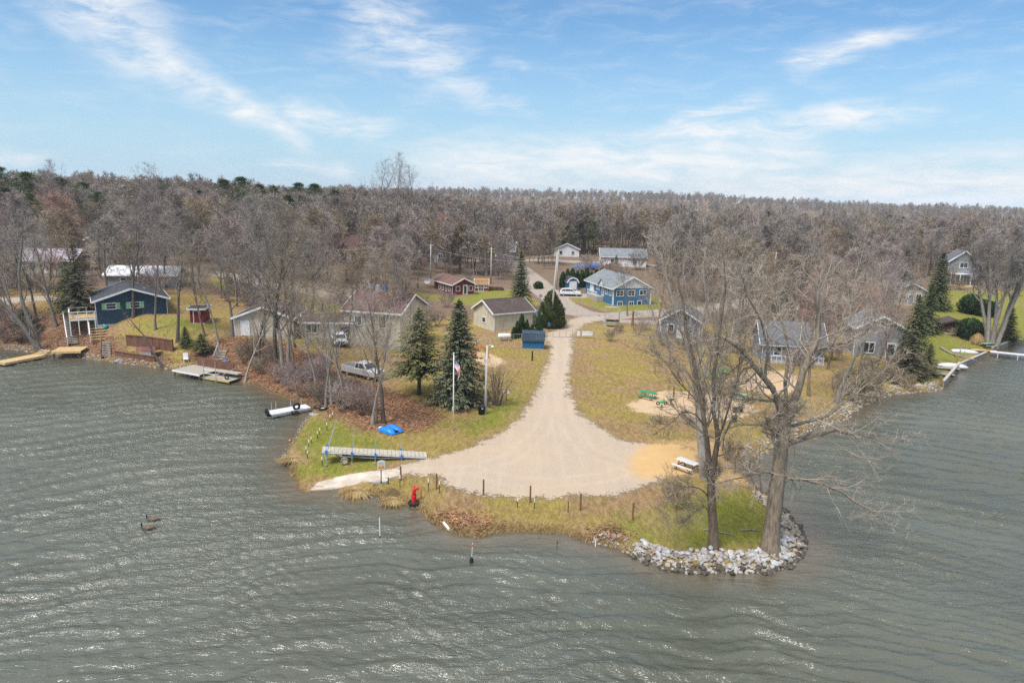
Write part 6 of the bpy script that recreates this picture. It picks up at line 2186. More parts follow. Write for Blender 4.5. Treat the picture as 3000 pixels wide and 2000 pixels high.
MB().lathe((0, 0, 0.78), [(0.33, 0.0), (0.33, 0.02)], 16).build('liner', black, e)
MB().box((0.12, -0.375, 0.72), (0.16, 0.02, 0.09), rz=0.3).build('sticker', WHITE_TIP, e)
for s in (-1, 1):
    MB().box((s * 0.4, 0, 0.75), (0.06, 0.16, 0.05)).build('handle', BIN, e)
# ornament by the tree
e = prop('leaning_board', 1462, 1186, 'blue board leaning against the many stemmed tree', 'board', 0)
MB().box((0.22, -0.1, 0.6), (0.2, 0.05, 1.4), ry=0.28).build('plank', pm('faded_blue', (0.03, 0.09, 0.16), 0.7, 0.2), e)
MB().box((0.25, -0.14, 0.62), (0.05, 0.03, 1.2), ry=0.28).build('batten', wood_dark, e)
e = prop('notice_sign', 1483, 1173, 'two small white notices on a brown post right of the blue board', 'sign')
MB().b2((-0.05, -0.05, -0.2), (0.05, 0.05, 1.25)).build('post', wood_brown, e)
for s in (-1, 1):
    MB().b2((s * 0.21 - 0.14, -0.085, 0.82), (s * 0.21 + 0.14, -0.052, 1.18)).build('board', WHITE_TIP, e)
e = prop('ground_frame', 1345, 1176, 'square timber frame lying under the blue spruce', 'frame', 0.15)
for a, b in (((-0.6, -0.8), (0.6, -0.7)), ((0.5, -0.7), (0.6, 0.6)), ((-0.6, 0.6), (0.5, 0.7)), ((-0.6, -0.7), (-0.5, 0.6))):
    MB().b2((min(a[0], b[0]), min(a[1], b[1]) - 1.0, 0.0), (max(a[0], b[0]), max(a[1], b[1]) - 1.0, 0.12)).build('timber', wood_grey, e)
e = prop('bollard', 1559, 1056, 'dark bollard on the grass left of the gravel drive', 'bollard')
MB().tube([(0, 0, -0.2), (0, 0, 1.25)], [0.12, 0.11], 10).build('shaft', green_paint, e)
MB().lathe((0, 0, 1.25), [(0.13, 0), (0.13, 0.04), (0.05, 0.1)], 10).build('cap', black, e)
e = prop('mailbox', 1608, 971, 'blue mailbox on a post at the foot of the leaning utility pole', 'mailbox')
MB().b2((-0.05, -0.05, -0.2), (0.05, 0.05, 0.9)).build('post', wood_dark, e)
MB().prism([(-0.2, 0.9), (0.2, 0.9), (0.2, 1.3), (0.12, 1.42), (-0.12, 1.42), (-0.2, 1.3)], 'Y', -0.3, 0.3).build('box', pm('mailbox_blue', (0.02, 0.12, 0.32), 0.5, 0.1), e)
# utility poles and wires
POLES = {}
for key, px, py, h, lean, lab in (('a', 1612, 962, 12.8, 0.06, 'tall leaning utility pole beside the big arborvitae'), ('b', 1630, 848, 9.0, 0.02, 'second utility pole behind the leaning one'),
                                  ('c', 1438, 832, 8.5, 0.0, 'utility pole behind the red shed'), ('d', 683, 728, 10, 0.0, 'utility pole beside the bright green pine'),
                                  ('e', 1262, 815, 8, 0.0, 'utility pole left of the red cabin'), ('f', 2262, 845, 8.5, 0.02, 'utility pole up the slope behind the cottonwood'), ('g', 1165, 790, 7, 0, 'short pole in the woods above the maroon roof')):
    e = prop('utility_pole', px, py, lab, 'utility pole')
    MB().tube([(0, 0, -0.4), (lean * h * 0.5, 0, h * 0.5), (lean * h, 0, h)], [0.19, 0.16, 0.12], 9).build('shaft', wood_pole, e, True)
    MB().box((lean * h * 0.96, 0.16, h * 0.96), (1.5, 0.1, 0.12)).build('crossarm', wood_grey, e)
    for s in (-0.6, 0.0, 0.6):
        MB().lathe((lean * h * 0.96 + s, 0.16, h * 0.96 + 0.06), [(0.04, 0), (0.06, 0.08), (0.02, 0.14)], 7).build('insulator', steel_dull, e)
    POLES[key] = Vector(e.location) + Vector((lean * h * 0.9, 0, h * 0.9))
for a, b, lab in ((('a'), ('e'), 'overhead wire from the leaning pole to the red cabin'), ('a', 'b', 'overhead wire between the two tall poles'), ('b', 'c', 'overhead wire behind the tall spruce')):
    p, q = POLES[a], POLES[b]
    pts = [p.lerp(q, k / 12) - Vector((0, 0, 1.2 * (1 - (2 * k / 12 - 1) ** 2))) for k in range(13)]
    c = pts[0].copy()
    ew = empty('overhead_wire', c, 0, lab, 'wire')
    MB().tube([x - c for x in pts], 0.022, 4).build('cable', steel_dull, ew)
# stop sign
e = prop('stop_sign', 1583, 896, 'road sign seen from behind beside the big arborvitae', 'sign', 0.2)
MB().b2((-0.03, -0.03, -0.2), (0.03, 0.03, 2.1)).build('post', steel_dull, e)
MB().lathe((0, 0, 2.0), [(0.38, -0.012), (0.38, 0.012)], 8, 'Y').build('plate', steel_dull, e)
# gate and chain link fence
def pipe_frame(e, pts, r, mat, name):
    return MB().tube(pts, r, 6).build(name, mat, e)


def line_thing(name, a, b, label, cat):
    d = (b - a)
    return empty(name, a, math.atan2(d.y, d.x), label, cat), Vector((d.x, d.y)).length


a, b = G(1620, 988), G(1677, 989)
e, L = line_thing('gate', a, b, 'open pipe gate across the gravel drive', 'gate')
for x in np.linspace(0, L, 4):
    pipe_frame(e, [(x, 0, 0.1), (x, 0, 1.15)], 0.035, steel_dull, 'upright')
for z in (0.12, 1.15):
    pipe_frame(e, [(0, 0, z), (L, 0, z)], 0.035, steel_dull, 'rail')


def chain_fence(pxs, label, h=1.2):
    pts = [G(*p) for p in pxs]
    o = pts[0].copy()
    e = empty('chain_link_fence', o, 0, label, 'fence')
    mesh = MB()
    for i, p in enumerate(pts):
        MB().tube([p - o + Vector((0, 0, -0.2)), p - o + Vector((0, 0, h + 0.06))], 0.04, 6).build('fence_post', steel_dull, e)
        if i:
            q = pts[i - 1]
            MB().tube([q - o + Vector((0, 0, h)), p - o + Vector((0, 0, h))], 0.028, 5).build('top_rail', steel_dull, e)
            n = max(3, int((p - q).length / 0.35))
            for k in range(n):
                f0, f1 = k / n, (k + 1) / n
                A, B = q.lerp(p, f0) - o, q.lerp(p, f1) - o
                up = Vector((0, 0, h - 0.02))
                mesh.tube([A, B + up], 0.006, 3, False)
                mesh.tube([B, A + up], 0.006, 3, False)
                for zz in (0.3, 0.6, 0.9):
                    mesh.tube([A + Vector((0, 0, zz)), B + Vector((0, 0, zz))], 0.005, 3, False)
    mo = mesh.build('wire_mesh', steel_dull, e)
    mo['kind'] = 'stuff'
    return e, pts


fe, fp = chain_fence([(1688, 990), (1717, 991), (1738, 992), (1790, 996), (1850, 1003), (1920, 1012), (2000, 1024), (2080, 1040)], 'chain link fence right of the pipe gate')
chain_fence([(1528, 998), (1503, 1000), (1470, 1006), (1430, 1014), (1395, 1022)], 'chain link fence left of the small blue shed', 1.1)
chain_fence([(1340, 1100), (1250, 1105), (1190, 1112), (1150, 1105)], 'low wire fence behind the blue spruce', 1.0)
for px, wd, lab in ((1694, 0.5, 'small pale notice on the chain link fence nearest the gate'), (1713, 0.9, 'white notice board in the middle of the fence panel'), (1727, 1.0, 'wide white notice board right of the middle one')):
    g = G(px, 991)
    sgn = empty('notice_board', (g.x, g.y - 0.1, g.z), 0, lab, 'sign')
    MB().b2((-wd / 2, -0.02, 0.45), (wd / 2, 0.0, 1.15)).build('board', WHITE_TIP, sgn)
    MB().b2((-wd / 2 + 0.05, -0.026, 0.9), (wd / 2 - 0.05, -0.021, 0.94)).build('print_line', steel_dull, sgn)
# boat lift frame
e = prop('boat_lift', 1792, 958, 'aluminium boat lift frame parked beside the road', 'boat lift', R(-6))
for x, y in ((-1.2, -0.9), (1.2, -0.9), (1.2, 1.1), (-1.2, 1.1)):
    hgt_ = 3.4 if x > 0 or y > 0 else 1.6
    MB().b2((x - 0.06, y - 0.06, 0.02), (x + 0.06, y + 0.06, hgt_)).build('upright', steel, e)
for z in (0.06,):
    for p, q in (((-1.3, -0.9), (1.3, -0.9)), ((-1.3, 1.1), (1.3, 1.1)), ((-1.2, -1), (-1.2, 1.2)), ((1.2, -1), (1.2, 1.2))):
        MB().tube([(p[0], p[1], z), (q[0], q[1], z)], 0.06, 6).build('base_beam', steel, e)
MB().b2((-1.15, -0.75, 0.95), (1.3, 0.9, 1.03)).build('cradle', steel_dull, e)
for y in (-0.5, 0.6):
    MB().b2((-1.0, y - 0.12, 1.04), (1.25, y + 0.12, 1.2)).build('bunk', black, e)
MB().tube([(1.2, 1.1, 3.3), (-1.2, 1.1, 3.3)], 0.05, 6).build('top_beam', steel, e)
MB().torus((1.25, -0.98, 2.9), 0.3, 0.025, 16, 5, 'Y').build('winch_wheel', steel, e)
e = prop('broken_trunk', 1852, 955, 'snapped brown tree trunk beside the boat lift', 'tree stump')
MB().tube([(0, 0, -0.3), (0.03, 0, 1.2), (0.06, 0, 2.6)], [0.24, 0.2, 0.17], 8).build('trunk', wood_brown, e)
MB().tube([(0.05, 0, 2.5), (0.4, 0, 2.75), (0.8, 0, 3.0)], [0.1, 0.08, 0.03], 6).build('splinter', wood_new, e)
# propane tank
e = prop('propane_tank', 1478, 998, 'white propane tank behind the blue shed row', 'tank', R(8))
MB().lathe((0, 0, 0.75), [(0.05, -1.05), (0.3, -0.98), (0.42, -0.8), (0.42, 0.8), (0.3, 0.98), (0.05, 1.05)], 16, 'X').build('body', white, e, True)
for x in (-0.6, 0.6):
    MB().box((x, 0, 0.2), (0.15, 0.6, 0.45)).build('foot', CONC, e)
MB().lathe((0, 0, 1.15), [(0.14, 0), (0.14, 0.16), (0.1, 0.2)], 10).build('dome', steel, e)
# orange climbing frame
e = prop('climbing_frame', 1408, 1046, 'orange red arched climbing frame behind the blue spruce', 'climbing frame', 0.3)
OR = pm('orange_paint', (0.5, 0.09, 0.03), 0.6, 0.15)
for y in (-0.8, 0.0, 0.8):
    MB().tube([(1.0 * math.cos(a), y, 1.5 * math.sin(a)) for a in np.linspace(0, math.pi, 11)], 0.05, 6).build('arch', OR, e)
for a in np.linspace(0.3, math.pi - 0.3, 7):
    MB().tube([(1.0 * math.cos(a), -0.8, 1.5 * math.sin(a)), (1.0 * math.cos(a), 0.8, 1.5 * math.sin(a))], 0.035, 5).build('rung', OR, e)


# ------------------------------------------------------------------ picnic tables and play things
def picnic(px, py, rz, top, frame, label, sc=1.0, pipe=True):
    e = prop('picnic_table', px, py, label, 'picnic table', rz, 'picnic tables on the point')
    e.scale = (sc, sc, sc)
    for k in range(4):
        MB().b2((-0.92, -0.38 + k * 0.195, 0.72), (0.92, -0.205 + k * 0.195, 0.765)).build('table_plank', top, e)
    for s in (-1, 1):
        bn_ = MB().b2((-0.92, s * 0.76 - 0.15, 0.42), (0.92, s * 0.76 + 0.15, 0.465)).build('bench', top, e)
    for x in (-0.62, 0.62):
        m = MB()
        if pipe:
            for s in (-1, 1):
                m.tube([(x, s * 0.2, 0.715), (x, s * 0.34, 0.3), (x, s * 0.5, 0.05), (x, s * 0.85, 0.05), (x, s * 0.93, 0.25), (x, s * 0.78, 0.415)], 0.03, 6)
            m.tube([(x, -0.3, 0.69), (x, 0.3, 0.69)], 0.025, 5)
        else:
            for s in (-1, 1):
                m.tube([(x, s * 0.15, 0.715), (x, s * 0.72, 0.0)], 0.06, 4)
            m.box((x, 0, 0.38), (0.05, 1.75, 0.1))
        m.build('leg_frame', frame, e)
    return e


GREEN_T = pm('green_coated_steel', (0.03, 0.24, 0.13), 0.55, 0.12, 4)
GREEN_P = pm('pale_green_boards', (0.22, 0.36, 0.27), 0.7, 0.15, 4)
GREY_T = pm('white_weathered_boards', (0.55, 0.55, 0.57), 0.8, 0.12, 4)
picnic(1898, 1166, R(-32), GREEN_T, black, 'green picnic table at the left edge of the play sand')
picnic(2085, 1108, R(-36), GREEN_T, black, 'front one of the paired green picnic tables behind the trees')
picnic(2113, 1096, R(24), GREEN_T, black, 'rear one of the paired green picnic tables behind the trees')
picnic(2170, 1172, R(-30), GREEN_P, black, 'pale green picnic table behind the cottonwood branches')
picnic(2012, 1376, R(-48), GREY_T, wood_brown, 'white topped picnic table on the orange sand', 1.05, False)
# spring rider: motorbike
e = prop('spring_rider', 1938, 1194, 'bright green motorbike spring rider in the play sand', 'spring rider', 0.1)
GB = pm('bright_green_plastic', (0.01, 0.42, 0.17), 0.4, 0.1)
sp_ = [(0.1 * math.cos(k * 0.9), 0.1 * math.sin(k * 0.9), 0.01 + k * 0.011) for k in range(36)]
MB().tube(sp_, 0.018, 5).build('spring', black, e)
MB().tube([(-0.4, 0, 0.6), (-0.2, 0, 0.72), (0.0, 0, 0.62), (0.22, 0, 0.75), (0.4, 0, 0.6)], [0.1, 0.13, 0.15, 0.14, 0.06], 10).build('body', GB, e, True)
for x in (-0.42, 0.42):
    MB().torus((x, 0, 0.52), 0.17, 0.06, 16, 7, 'Y').build('wheel', black, e, True)
MB().tube([(0.25, -0.25, 0.95), (0.22, 0, 0.85), (0.25, 0.25, 0.95)], 0.025, 6).build('handlebar', black, e)
e = prop('spring_rider', 1966, 1186, 'dark green winged spring rider right of the motorbike rider', 'spring rider')
DG = pm('leaf_green_plastic', (0.01, 0.11, 0.045), 0.45, 0.15)
MB().tube([(p[0], p[1], p[2]) for p in sp_], 0.018, 5).build('spring', black, e)
MB().tube([(-0.3, 0, 0.5), (0, 0, 0.62), (0.3, 0, 0.75)], [0.08, 0.17, 0.08], 10).build('body', DG, e, True)
for s in (-1, 1):
    MB().tube([(0.0, s * 0.12, 0.62), (-0.1, s * 0.4, 0.82), (-0.12, s * 0.52, 0.8)], [0.09, 0.06, 0.01], 6).build('wing', DG, e)
MB().box((0.0, 0, 0.79), (0.25, 0.2, 0.05)).build('seat', pm('yellow_plastic', (0.7, 0.5, 0.06), 0.5, 0.1), e)
for px, py, h, lab in ((1973, 1163, 1.35, 'brown grill post with a flat top in the play sand'), (2017, 1168, 1.1, 'plain brown post behind the forked tree in the play sand')):
    e = prop('play_post', px, py, lab, 'post')
    MB().tube([(0, 0, -0.2), (0, 0, h)], [0.09, 0.085], 8).build('shaft', wood_brown, e)
    MB().box((0.1, 0, h + 0.03), (0.4, 0.22, 0.06)).build('top', steel_dull, e)
for px, py, lab in ((2153, 1208, 'left black tub in the play sand behind the cottonwood'), (2168, 1206, 'right black tub in the play sand behind the cottonwood'), (2150, 1234, 'black wire tub at the front of the play sand'), (2250, 1240, 'small dark blue bin near the rubble shore')):
    e = prop('tub', px, py, lab, 'tub')
    MB().lathe((0, 0, 0), [(0.24, 0), (0.3, 0.5), (0.32, 0.52), (0.32, 0.56), (0.27, 0.56), (0.22, 0.1)], 14).build('body', black if px < 2200 else pm('navy_plastic', (0.01, 0.015, 0.05), 0.5), e, True)
    MB().torus((0, 0, 0.54), 0.3, 0.025, 14, 5).build('rim', steel_dull, e)
e = prop('sand_post', 2117, 1318, 'slim dark post on the beach behind the forked tree', 'post')
MB().tube([(0, 0, -0.2), (0, 0, 1.3)], 0.05, 7).build('shaft', green_paint, e)
MB().box((0, 0, 1.1), (0.16, 0.03, 0.25)).build('plate', steel_dull, e)
# fallen branches
for px, py, rz, s, lab in ((2105, 1560, -0.35, 1.0, 'bare fallen branch on the grass between the two great trees'), (2200, 1555, 0.1, 0.8, 'thin fallen branch left of the cottonwood foot')):
    e = prop('fallen_branch', px, py, lab, 'branch', rz)
    MB().tube([(-1.0 * s, 0, 0.06), (-0.2 * s, 0.05, 0.09), (1.1 * s, -0.05, 0.05)], [0.06, 0.05, 0.02], 6).build('limb', B_PALE, e)
    MB().tube([(0.2 * s, 0, 0.08), (0.7 * s, 0.35, 0.12)], [0.025, 0.008], 5).build('side_branch', B_PALE, e)
# markers standing in the lake
def in_water(name, px, py, label, cat):
    x, y = plane(px, py, 0.0)
    return empty(name, (x, y, 0), 0, label, cat)


e = in_water('marker_pole', 1114, 1576, 'white marker pole standing in the water in front of the ramp', 'pole')
MB().tube([(0, 0, -0.8), (-0.03, 0, 1.5)], 0.035, 8).build('shaft', white, e)
MB().tube([(-0.02, 0, -0.3), (-0.02, 0, 0.18)], 0.05, 8).build('foot_sleeve', black, e)
e = in_water('float_marker', 1381, 1644, 'dark float with a thin red tipped rod on the lake', 'buoy')
MB().lathe((0, 0, -0.2), [(0.03, 0), (0.11, 0.12), (0.13, 0.35), (0.06, 0.52)], 12).build('float', black, e, True)
MB().tube([(0.02, 0, 0.3), (0.06, 0, 1.3)], 0.02, 5).build('rod', WHITE_TIP, e)
MB().tube([(0.05, 0, 1.05), (0.055, 0, 1.2)], 0.026, 5).build('band', RED, e)
e = in_water('stake_in_water', 1631, 1604, 'dark stick standing in the water off the front bank', 'stake')
MB().tube([(0, 0, -0.6), (0.02, 0, 0.55)], [0.04, 0.025], 6).build('shaft', wood_dark, e)
MB().tube([(0.01, 0, 0.3), (0.1, 0, 0.45)], [0.02, 0.01], 5).build('twig', wood_dark, e)
e = in_water('pipe_in_water', 1745, 1598, 'short white pipe at the water edge by the muddy gap', 'pipe')
MB().tube([(0, 0, -0.4), (-0.02, 0, 0.45)], 0.045, 8).build('shaft', white, e)
MB().tube([(-0.02, 0, 0.45), (-0.02, 0, 0.47)], 0.05, 8).build('cap', steel_dull, e)
e = in_water('drain_pipe', 1312, 1550, 'white drain pipe poking from the front bank', 'pipe')
MB().tube([(-0.35, 0.6, 0.22), (0.12, -0.15, 0.06)], 0.1, 10).build('pipe', white, e)
MB().torus((0.12, -0.15, 0.06), 0.09, 0.02, 12, 5).build('collar', steel_dull, e)
e = in_water('bobber', 849, 1292, 'small orange float washed up at the left grass edge', 'float')
MB().lathe((0, 0, -0.02), [(0.02, 0), (0.1, 0.06), (0.1, 0.14), (0.02, 0.2)], 10).build('body', ORANGE, e, True)

# geese
GOOSE = bpy.data.materials.new('goose_plumage')
GOOSE.use_nodes = True
t = NT(GOOSE.node_tree)
tcx = t.n.new('ShaderNodeTexCoord')
s_ = t.sep(tcx.outputs['Object'])
cc = t.mix(t.mr(t.noise(tcx.outputs['Object'], 14, 3), 0.35, 0.65), (0.07, 0.05, 0.035), (0.17, 0.125, 0.085))
cc = t.mix(t.mr(s_[0], 0.24, 0.3), cc, (0.012, 0.011, 0.011))
cheek = t.m('MULTIPLY', t.mr(s_[2], 0.42, 0.45), t.mr(s_[2], 0.5, 0.52, 1.0, 0.0))
cc = t.mix(t.m('MULTIPLY', cheek, t.mr(s_[0], 0.33, 0.36)), cc, (0.7, 0.68, 0.64))
cc = t.mix(t.m('MULTIPLY', t.mr(s_[0], -0.34, -0.26, 1.0, 0.0), t.mr(s_[2], 0.05, 0.09, 1.0, 0.0)), cc, (0.6, 0.58, 0.54))
t.put(t.n['Principled BSDF'].inputs['Base Color'], cc)
t.n['Principled BSDF'].inputs['Roughness'].default_value = 0.8
gm_ = MB().tube([(-0.46, 0, 0.14), (-0.38, 0, 0.1), (-0.2, 0, 0.09), (0.0, 0, 0.09), (0.15, 0, 0.11), (0.25, 0, 0.17), (0.3, 0, 0.26), (0.32, 0, 0.36), (0.34, 0, 0.45), (0.39, 0, 0.5), (0.45, 0, 0.49), (0.52, 0, 0.46)],
                [0.015, 0.07, 0.15, 0.17, 0.15, 0.09, 0.055, 0.045, 0.045, 0.052, 0.035, 0.008], 12).mesh('goose', GOOSE, True)
for px, py, lab in ((447, 1526, 'rear goose of the pair swimming left on the lake'), (433, 1551, 'front goose of the pair swimming left on the lake')):
    e = in_water('goose', px, py, lab, 'goose')
    e.rotation_euler = (0, 0, math.pi + 0.2)
    e.scale = (1.15, 1.15, 1.15)
    link(bpy.data.objects.new('body', gm_), e)
    for s in (-1, 1):
        MB().tube([(-0.42, s * 0.05, 0.18), (-0.15, s * 0.14, 0.16), (0.1, s * 0.13, 0.14)], [0.01, 0.05, 0.02], 7).build('wing', GOOSE, e, True)
# ------------------------------------------------------------------ docks
def plank_deck(e, corner, ux, uy, L, Wd, n, z0, z1, mat, name='plank', th=0.05, gap=0.012):
    """planks laid across a deck that runs along ux; local coordinates"""
    for k in range(n):
        a, b = L * k / n + gap, L * (k + 1) / n - gap
        za, zb = z0 + (z1 - z0) * k / n, z0 + (z1 - z0) * (k + 1) / n
        vs = []
        for x, z in ((a, za), (b, zb)):
            for y in (0, Wd):
                vs += [(x, y, z), (x, y, z + th)]
        m = MB()
        m.add(vs, [(0, 1, 3, 2), (4, 6, 7, 5), (0, 4, 5, 1), (2, 3, 7, 6), (1, 5, 7, 3), (0, 2, 6, 4)])
        m.build(name, mat, e)


# the wheeled dock section parked beside the ramp
a, b = G(1252, 1343), G(944, 1366)
e, L = line_thing('wheeled_dock', a, b, 'long wheeled dock section with blue pole brackets parked beside the ramp', 'dock')
Z0, Z1 = 0.1, 1.05
TANW = pm('pale_weathered_deck', (0.42, 0.38, 0.33), 0.85, 0.2, 5, 0.2, 0.01)
plank_deck(e, None, None, None, L, -1.25, 26, Z0, Z1, TANW)
for y in (0.02, -1.27):
    m = MB()
    m.tube([(0, y, Z0 - 0.05), (L, y, Z1 - 0.05)], 0.06, 6)
    m.tube([(0.6, y, Z0 - 0.04), (L * 0.5, y, (Z0 + Z1) / 2 - 0.3), (L, y, Z1 - 0.3)], 0.03, 5)
    m.build('side_rail', steel, e)
BLU = pm('blue_bracket', (0.02, 0.2, 0.62), 0.5, 0.1)
for f, h0, tlt in ((0.96, 2.3, -0.35), (0.72, 1.5, -0.12), (0.5, 0.7, 0.0), (0.25, 0.5, 0.02)):
    for y, dh in ((0.1, 0.0), (-1.38, 0.35)):
        x = L * f
        z = Z0 + (Z1 - Z0) * f
        po = MB().tube([(x + 0.03, y, max(-0.1, z - 1.1)), (x + tlt * 0.2, y, z), (x + tlt * (h0 + dh), y, z + h0 + dh * 0.6)], 0.032, 7).build('pole', steel, e)
        MB().box((x, y + (0.02 if y > 0 else -0.02), z + 0.02), (0.16, 0.12, 0.34)).build('bracket', BLU, po)
        MB().lathe((x + 0.03, y, -0.08), [(0.12, 0), (0.12, 0.03)], 10).build('foot', steel, po)
ax = L * 0.79
for y in (0.35, -1.55):
    wl = empty('wheel', (ax, y, 0.3), 0)
    wl.parent = e
    MB().torus((0, 0, 0), 0.25, 0.075, 20, 8, 'Y').build('tyre', pm('sun_faded_tyre', (0.24, 0.2, 0.16), 0.9, 0.2) if y > 0 else black, wl, True)
    MB().lathe((0, 0, 0), [(0.2, -0.04), (0.2, 0.04)], 16, 'Y').build('rim', pm('tan_rim', (0.42, 0.36, 0.28), 0.7, 0.15), wl)
MB().tube([(ax, 0.35, 0.3), (ax, -1.55, 0.3)], 0.04, 6).build('axle', steel_dull, e)
for y in (0.05, -1.3):
    m = MB()
    m.tube([(ax, y, 0.3), (ax + 0.75, y, Z1 - 0.25)], 0.035, 5)
    m.tube([(ax, y, 0.3), (ax - 1.6, y, Z1 - 0.45)], 0.035, 5)
    m.build('strut', wood_dark, e)

# white floating dock by the brush
a = Vector((*plane(912, 1196, 0.3), 0.3))
b = Vector((*plane(797, 1217, 0.3), 0.3))
e, L = line_thing('white_dock', a, b, 'white floating dock with tyres beside the leafy bank', 'dock')
W_D = pm('white_aluminium_deck', (0.62, 0.62, 0.68), 0.5, 0.08)
for k in range(4):
    MB().b2((L * k / 4 + 0.02, -1.5, 0.02), (L * (k + 1) / 4 - 0.02, -0.02, 0.12)).build('deck_panel', W_D, e)
m = MB()
for y in (-0.02, -1.52):
    m.b2((0, y - 0.06, -0.2), (L, y + 0.06, 0.03))
m.build('frame', steel, e)
for k, x in enumerate((0.4, 1.6, 3.2, L - 0.6)):
    MB().tube([(x, -1.62, -0.8), (x, -1.62, 0.9)], 0.035, 6).build('pole', steel, e)
for k, (x, y, z, axs) in enumerate(((L * 0.36, -0.2, 0.45, 'Y'), (L * 0.45, 0.2, -0.02, 'Z'), (L + 0.1, -1.1, 0.1, 'X'))):
    MB().torus((x, y, z), 0.3, 0.12, 18, 8, axs).build('bumper_tyre', black, e, True)
for px, py, lab, r_ in ((931, 1196, 'black tyre lying on the shore behind its neighbour', 0.33), (946, 1200, 'black tyre with a pale hub lying on the shore', 0.36)):
    e = empty('tyre', G(px, py) + Vector((0, 0, 0.14)), 0, lab, 'tyre')
    MB().torus((0, 0, 0), r_, 0.13, 20, 8).build('tread', black, e, True)
    MB().lathe((0, 0, 0), [(r_ - 0.1, -0.03), (r_ - 0.1, 0.03)], 14).build('hub', steel_dull if px < 940 else white, e)
for px, py in ((916, 1212), (922, 1214)):
    e = prop('flagstone', px, py, 'left flat stone at the shore below the tyres' if px == 916 else 'right flat stone at the shore below the tyres', 'stone', 0.4)
    ob = link(bpy.data.objects.new('slab', ROCK['w'][2]), e)
    ob.scale = (0.9, 0.6, 0.4)

# blue pedal boat, upside down
e = empty('pedal_boat', G(1143, 1263), R(-38), 'upturned bright blue pedal boat with twin hulls on the grass', 'boat')
BB = pm('bright_blue_plastic', (0.01, 0.2, 0.75), 0.35, 0.1, 2, spec=0.5)


def hull(mb, x0, x1, yc, wd, h, n=12, m=9):
    vs, fs = [], []
    for i in range(n + 1):
        s = i / n
        x = x0 + (x1 - x0) * s
        k = (1 - abs(2 * s - 1) ** 3.2) ** 0.6 if 0 < s < 1 else 0.02
        for j in range(m + 1):
            a = math.pi * j / m
            ca, sa = math.cos(a), math.sin(a)
            vs.append((x, yc + wd / 2 * k * math.copysign(abs(ca) ** 0.6, ca), 0.06 + h * (0.35 + 0.65 * k) * k * abs(sa) ** 0.7))
    for i in range(n):
        for j in range(m):
            q = i * (m + 1) + j
            fs.append((q, q + 1, q + m + 2, q + m + 1))
    mb.add(vs, fs)


for yc in (-0.42, 0.45):
    m = MB()
    hull(m, -1.15, 1.1, yc, 0.78, 0.42)
    m.build('hull', BB, e, True)
MB().box((0.0, 0, 0.06), (2.1, 1.5, 0.06)).build('deck_flange', BB, e, bevel=0.05)
MB().box((0.72, 0.02, 0.2), (0.5, 0.26, 0.14)).build('paddle_well', black, e)
MB().box((-1.2, -0.2, 0.16), (0.18, 0.3, 0.1)).build('bow_fitting', WHITE_TIP, e)

# lumber dock on the left bank
zf = 0.45
a = Vector((*plane(132, 1040, zf), zf))
b = Vector((*plane(14, 1063, zf), zf))
e, L = line_thing('lumber_dock', a, b, 'new yellow lumber dock reaching left into the lake', 'dock')
plank_deck(e, None, None, None, L, -1.9, 22, -0.04, -0.04, wood_new)
m = MB()
for y in (0.03, -1.93):
    m.b2((0, y - 0.03, -0.3), (L, y + 0.03, -0.045))
m.b2((L - 0.02, -1.9, -0.3), (L + 0.04, 0.0, 0.012))
m.build('rim_board', wood_new, e)
for k in range(8):
    MB().lathe((0.6 + k * (L - 1) / 7.5, -0.5, -0.42), [(0.28, -0.3), (0.28, 0.3)], 10, 'X').build('float_drum', pm('blue_barrel_plastic', (0.01, 0.07, 0.22), 0.5, 0.2), e)
for k in range(3):
    MB().b2((-0.2 - k * 0.35, -1.9, 0.06 + k * 0.16), (0.14 - k * 0.35, -0.02, 0.11 + k * 0.16)).build('step', wood_new, e)
zf = 1.05
a = Vector((*plane(236, 1028, zf), zf))
b = Vector((*plane(150, 1030, zf), zf))
e, L = line_thing('lumber_platform', a, b, 'square lumber platform between the stairs and the dock', 'deck')
plank_deck(e, None, None, None, L, -3.0, 14, -0.04, -0.04, wood_new)
m = MB()
m.b2((0, -0.01, -0.28), (L, 0.05, -0.045))
m.b2((L, -3.0, -0.28), (L + 0.05, 0.05, 0.01))
m.build('rim_board', wood_new, e)
for x, y in ((0.2, -0.2), (L - 0.2, -0.2), (L - 0.2, -2.8), (0.2, -2.8)):
    MB().b2((x - 0.07, y - 0.07, -1.8), (x + 0.07, y + 0.07, -0.05)).build('post', wood_dark, e)


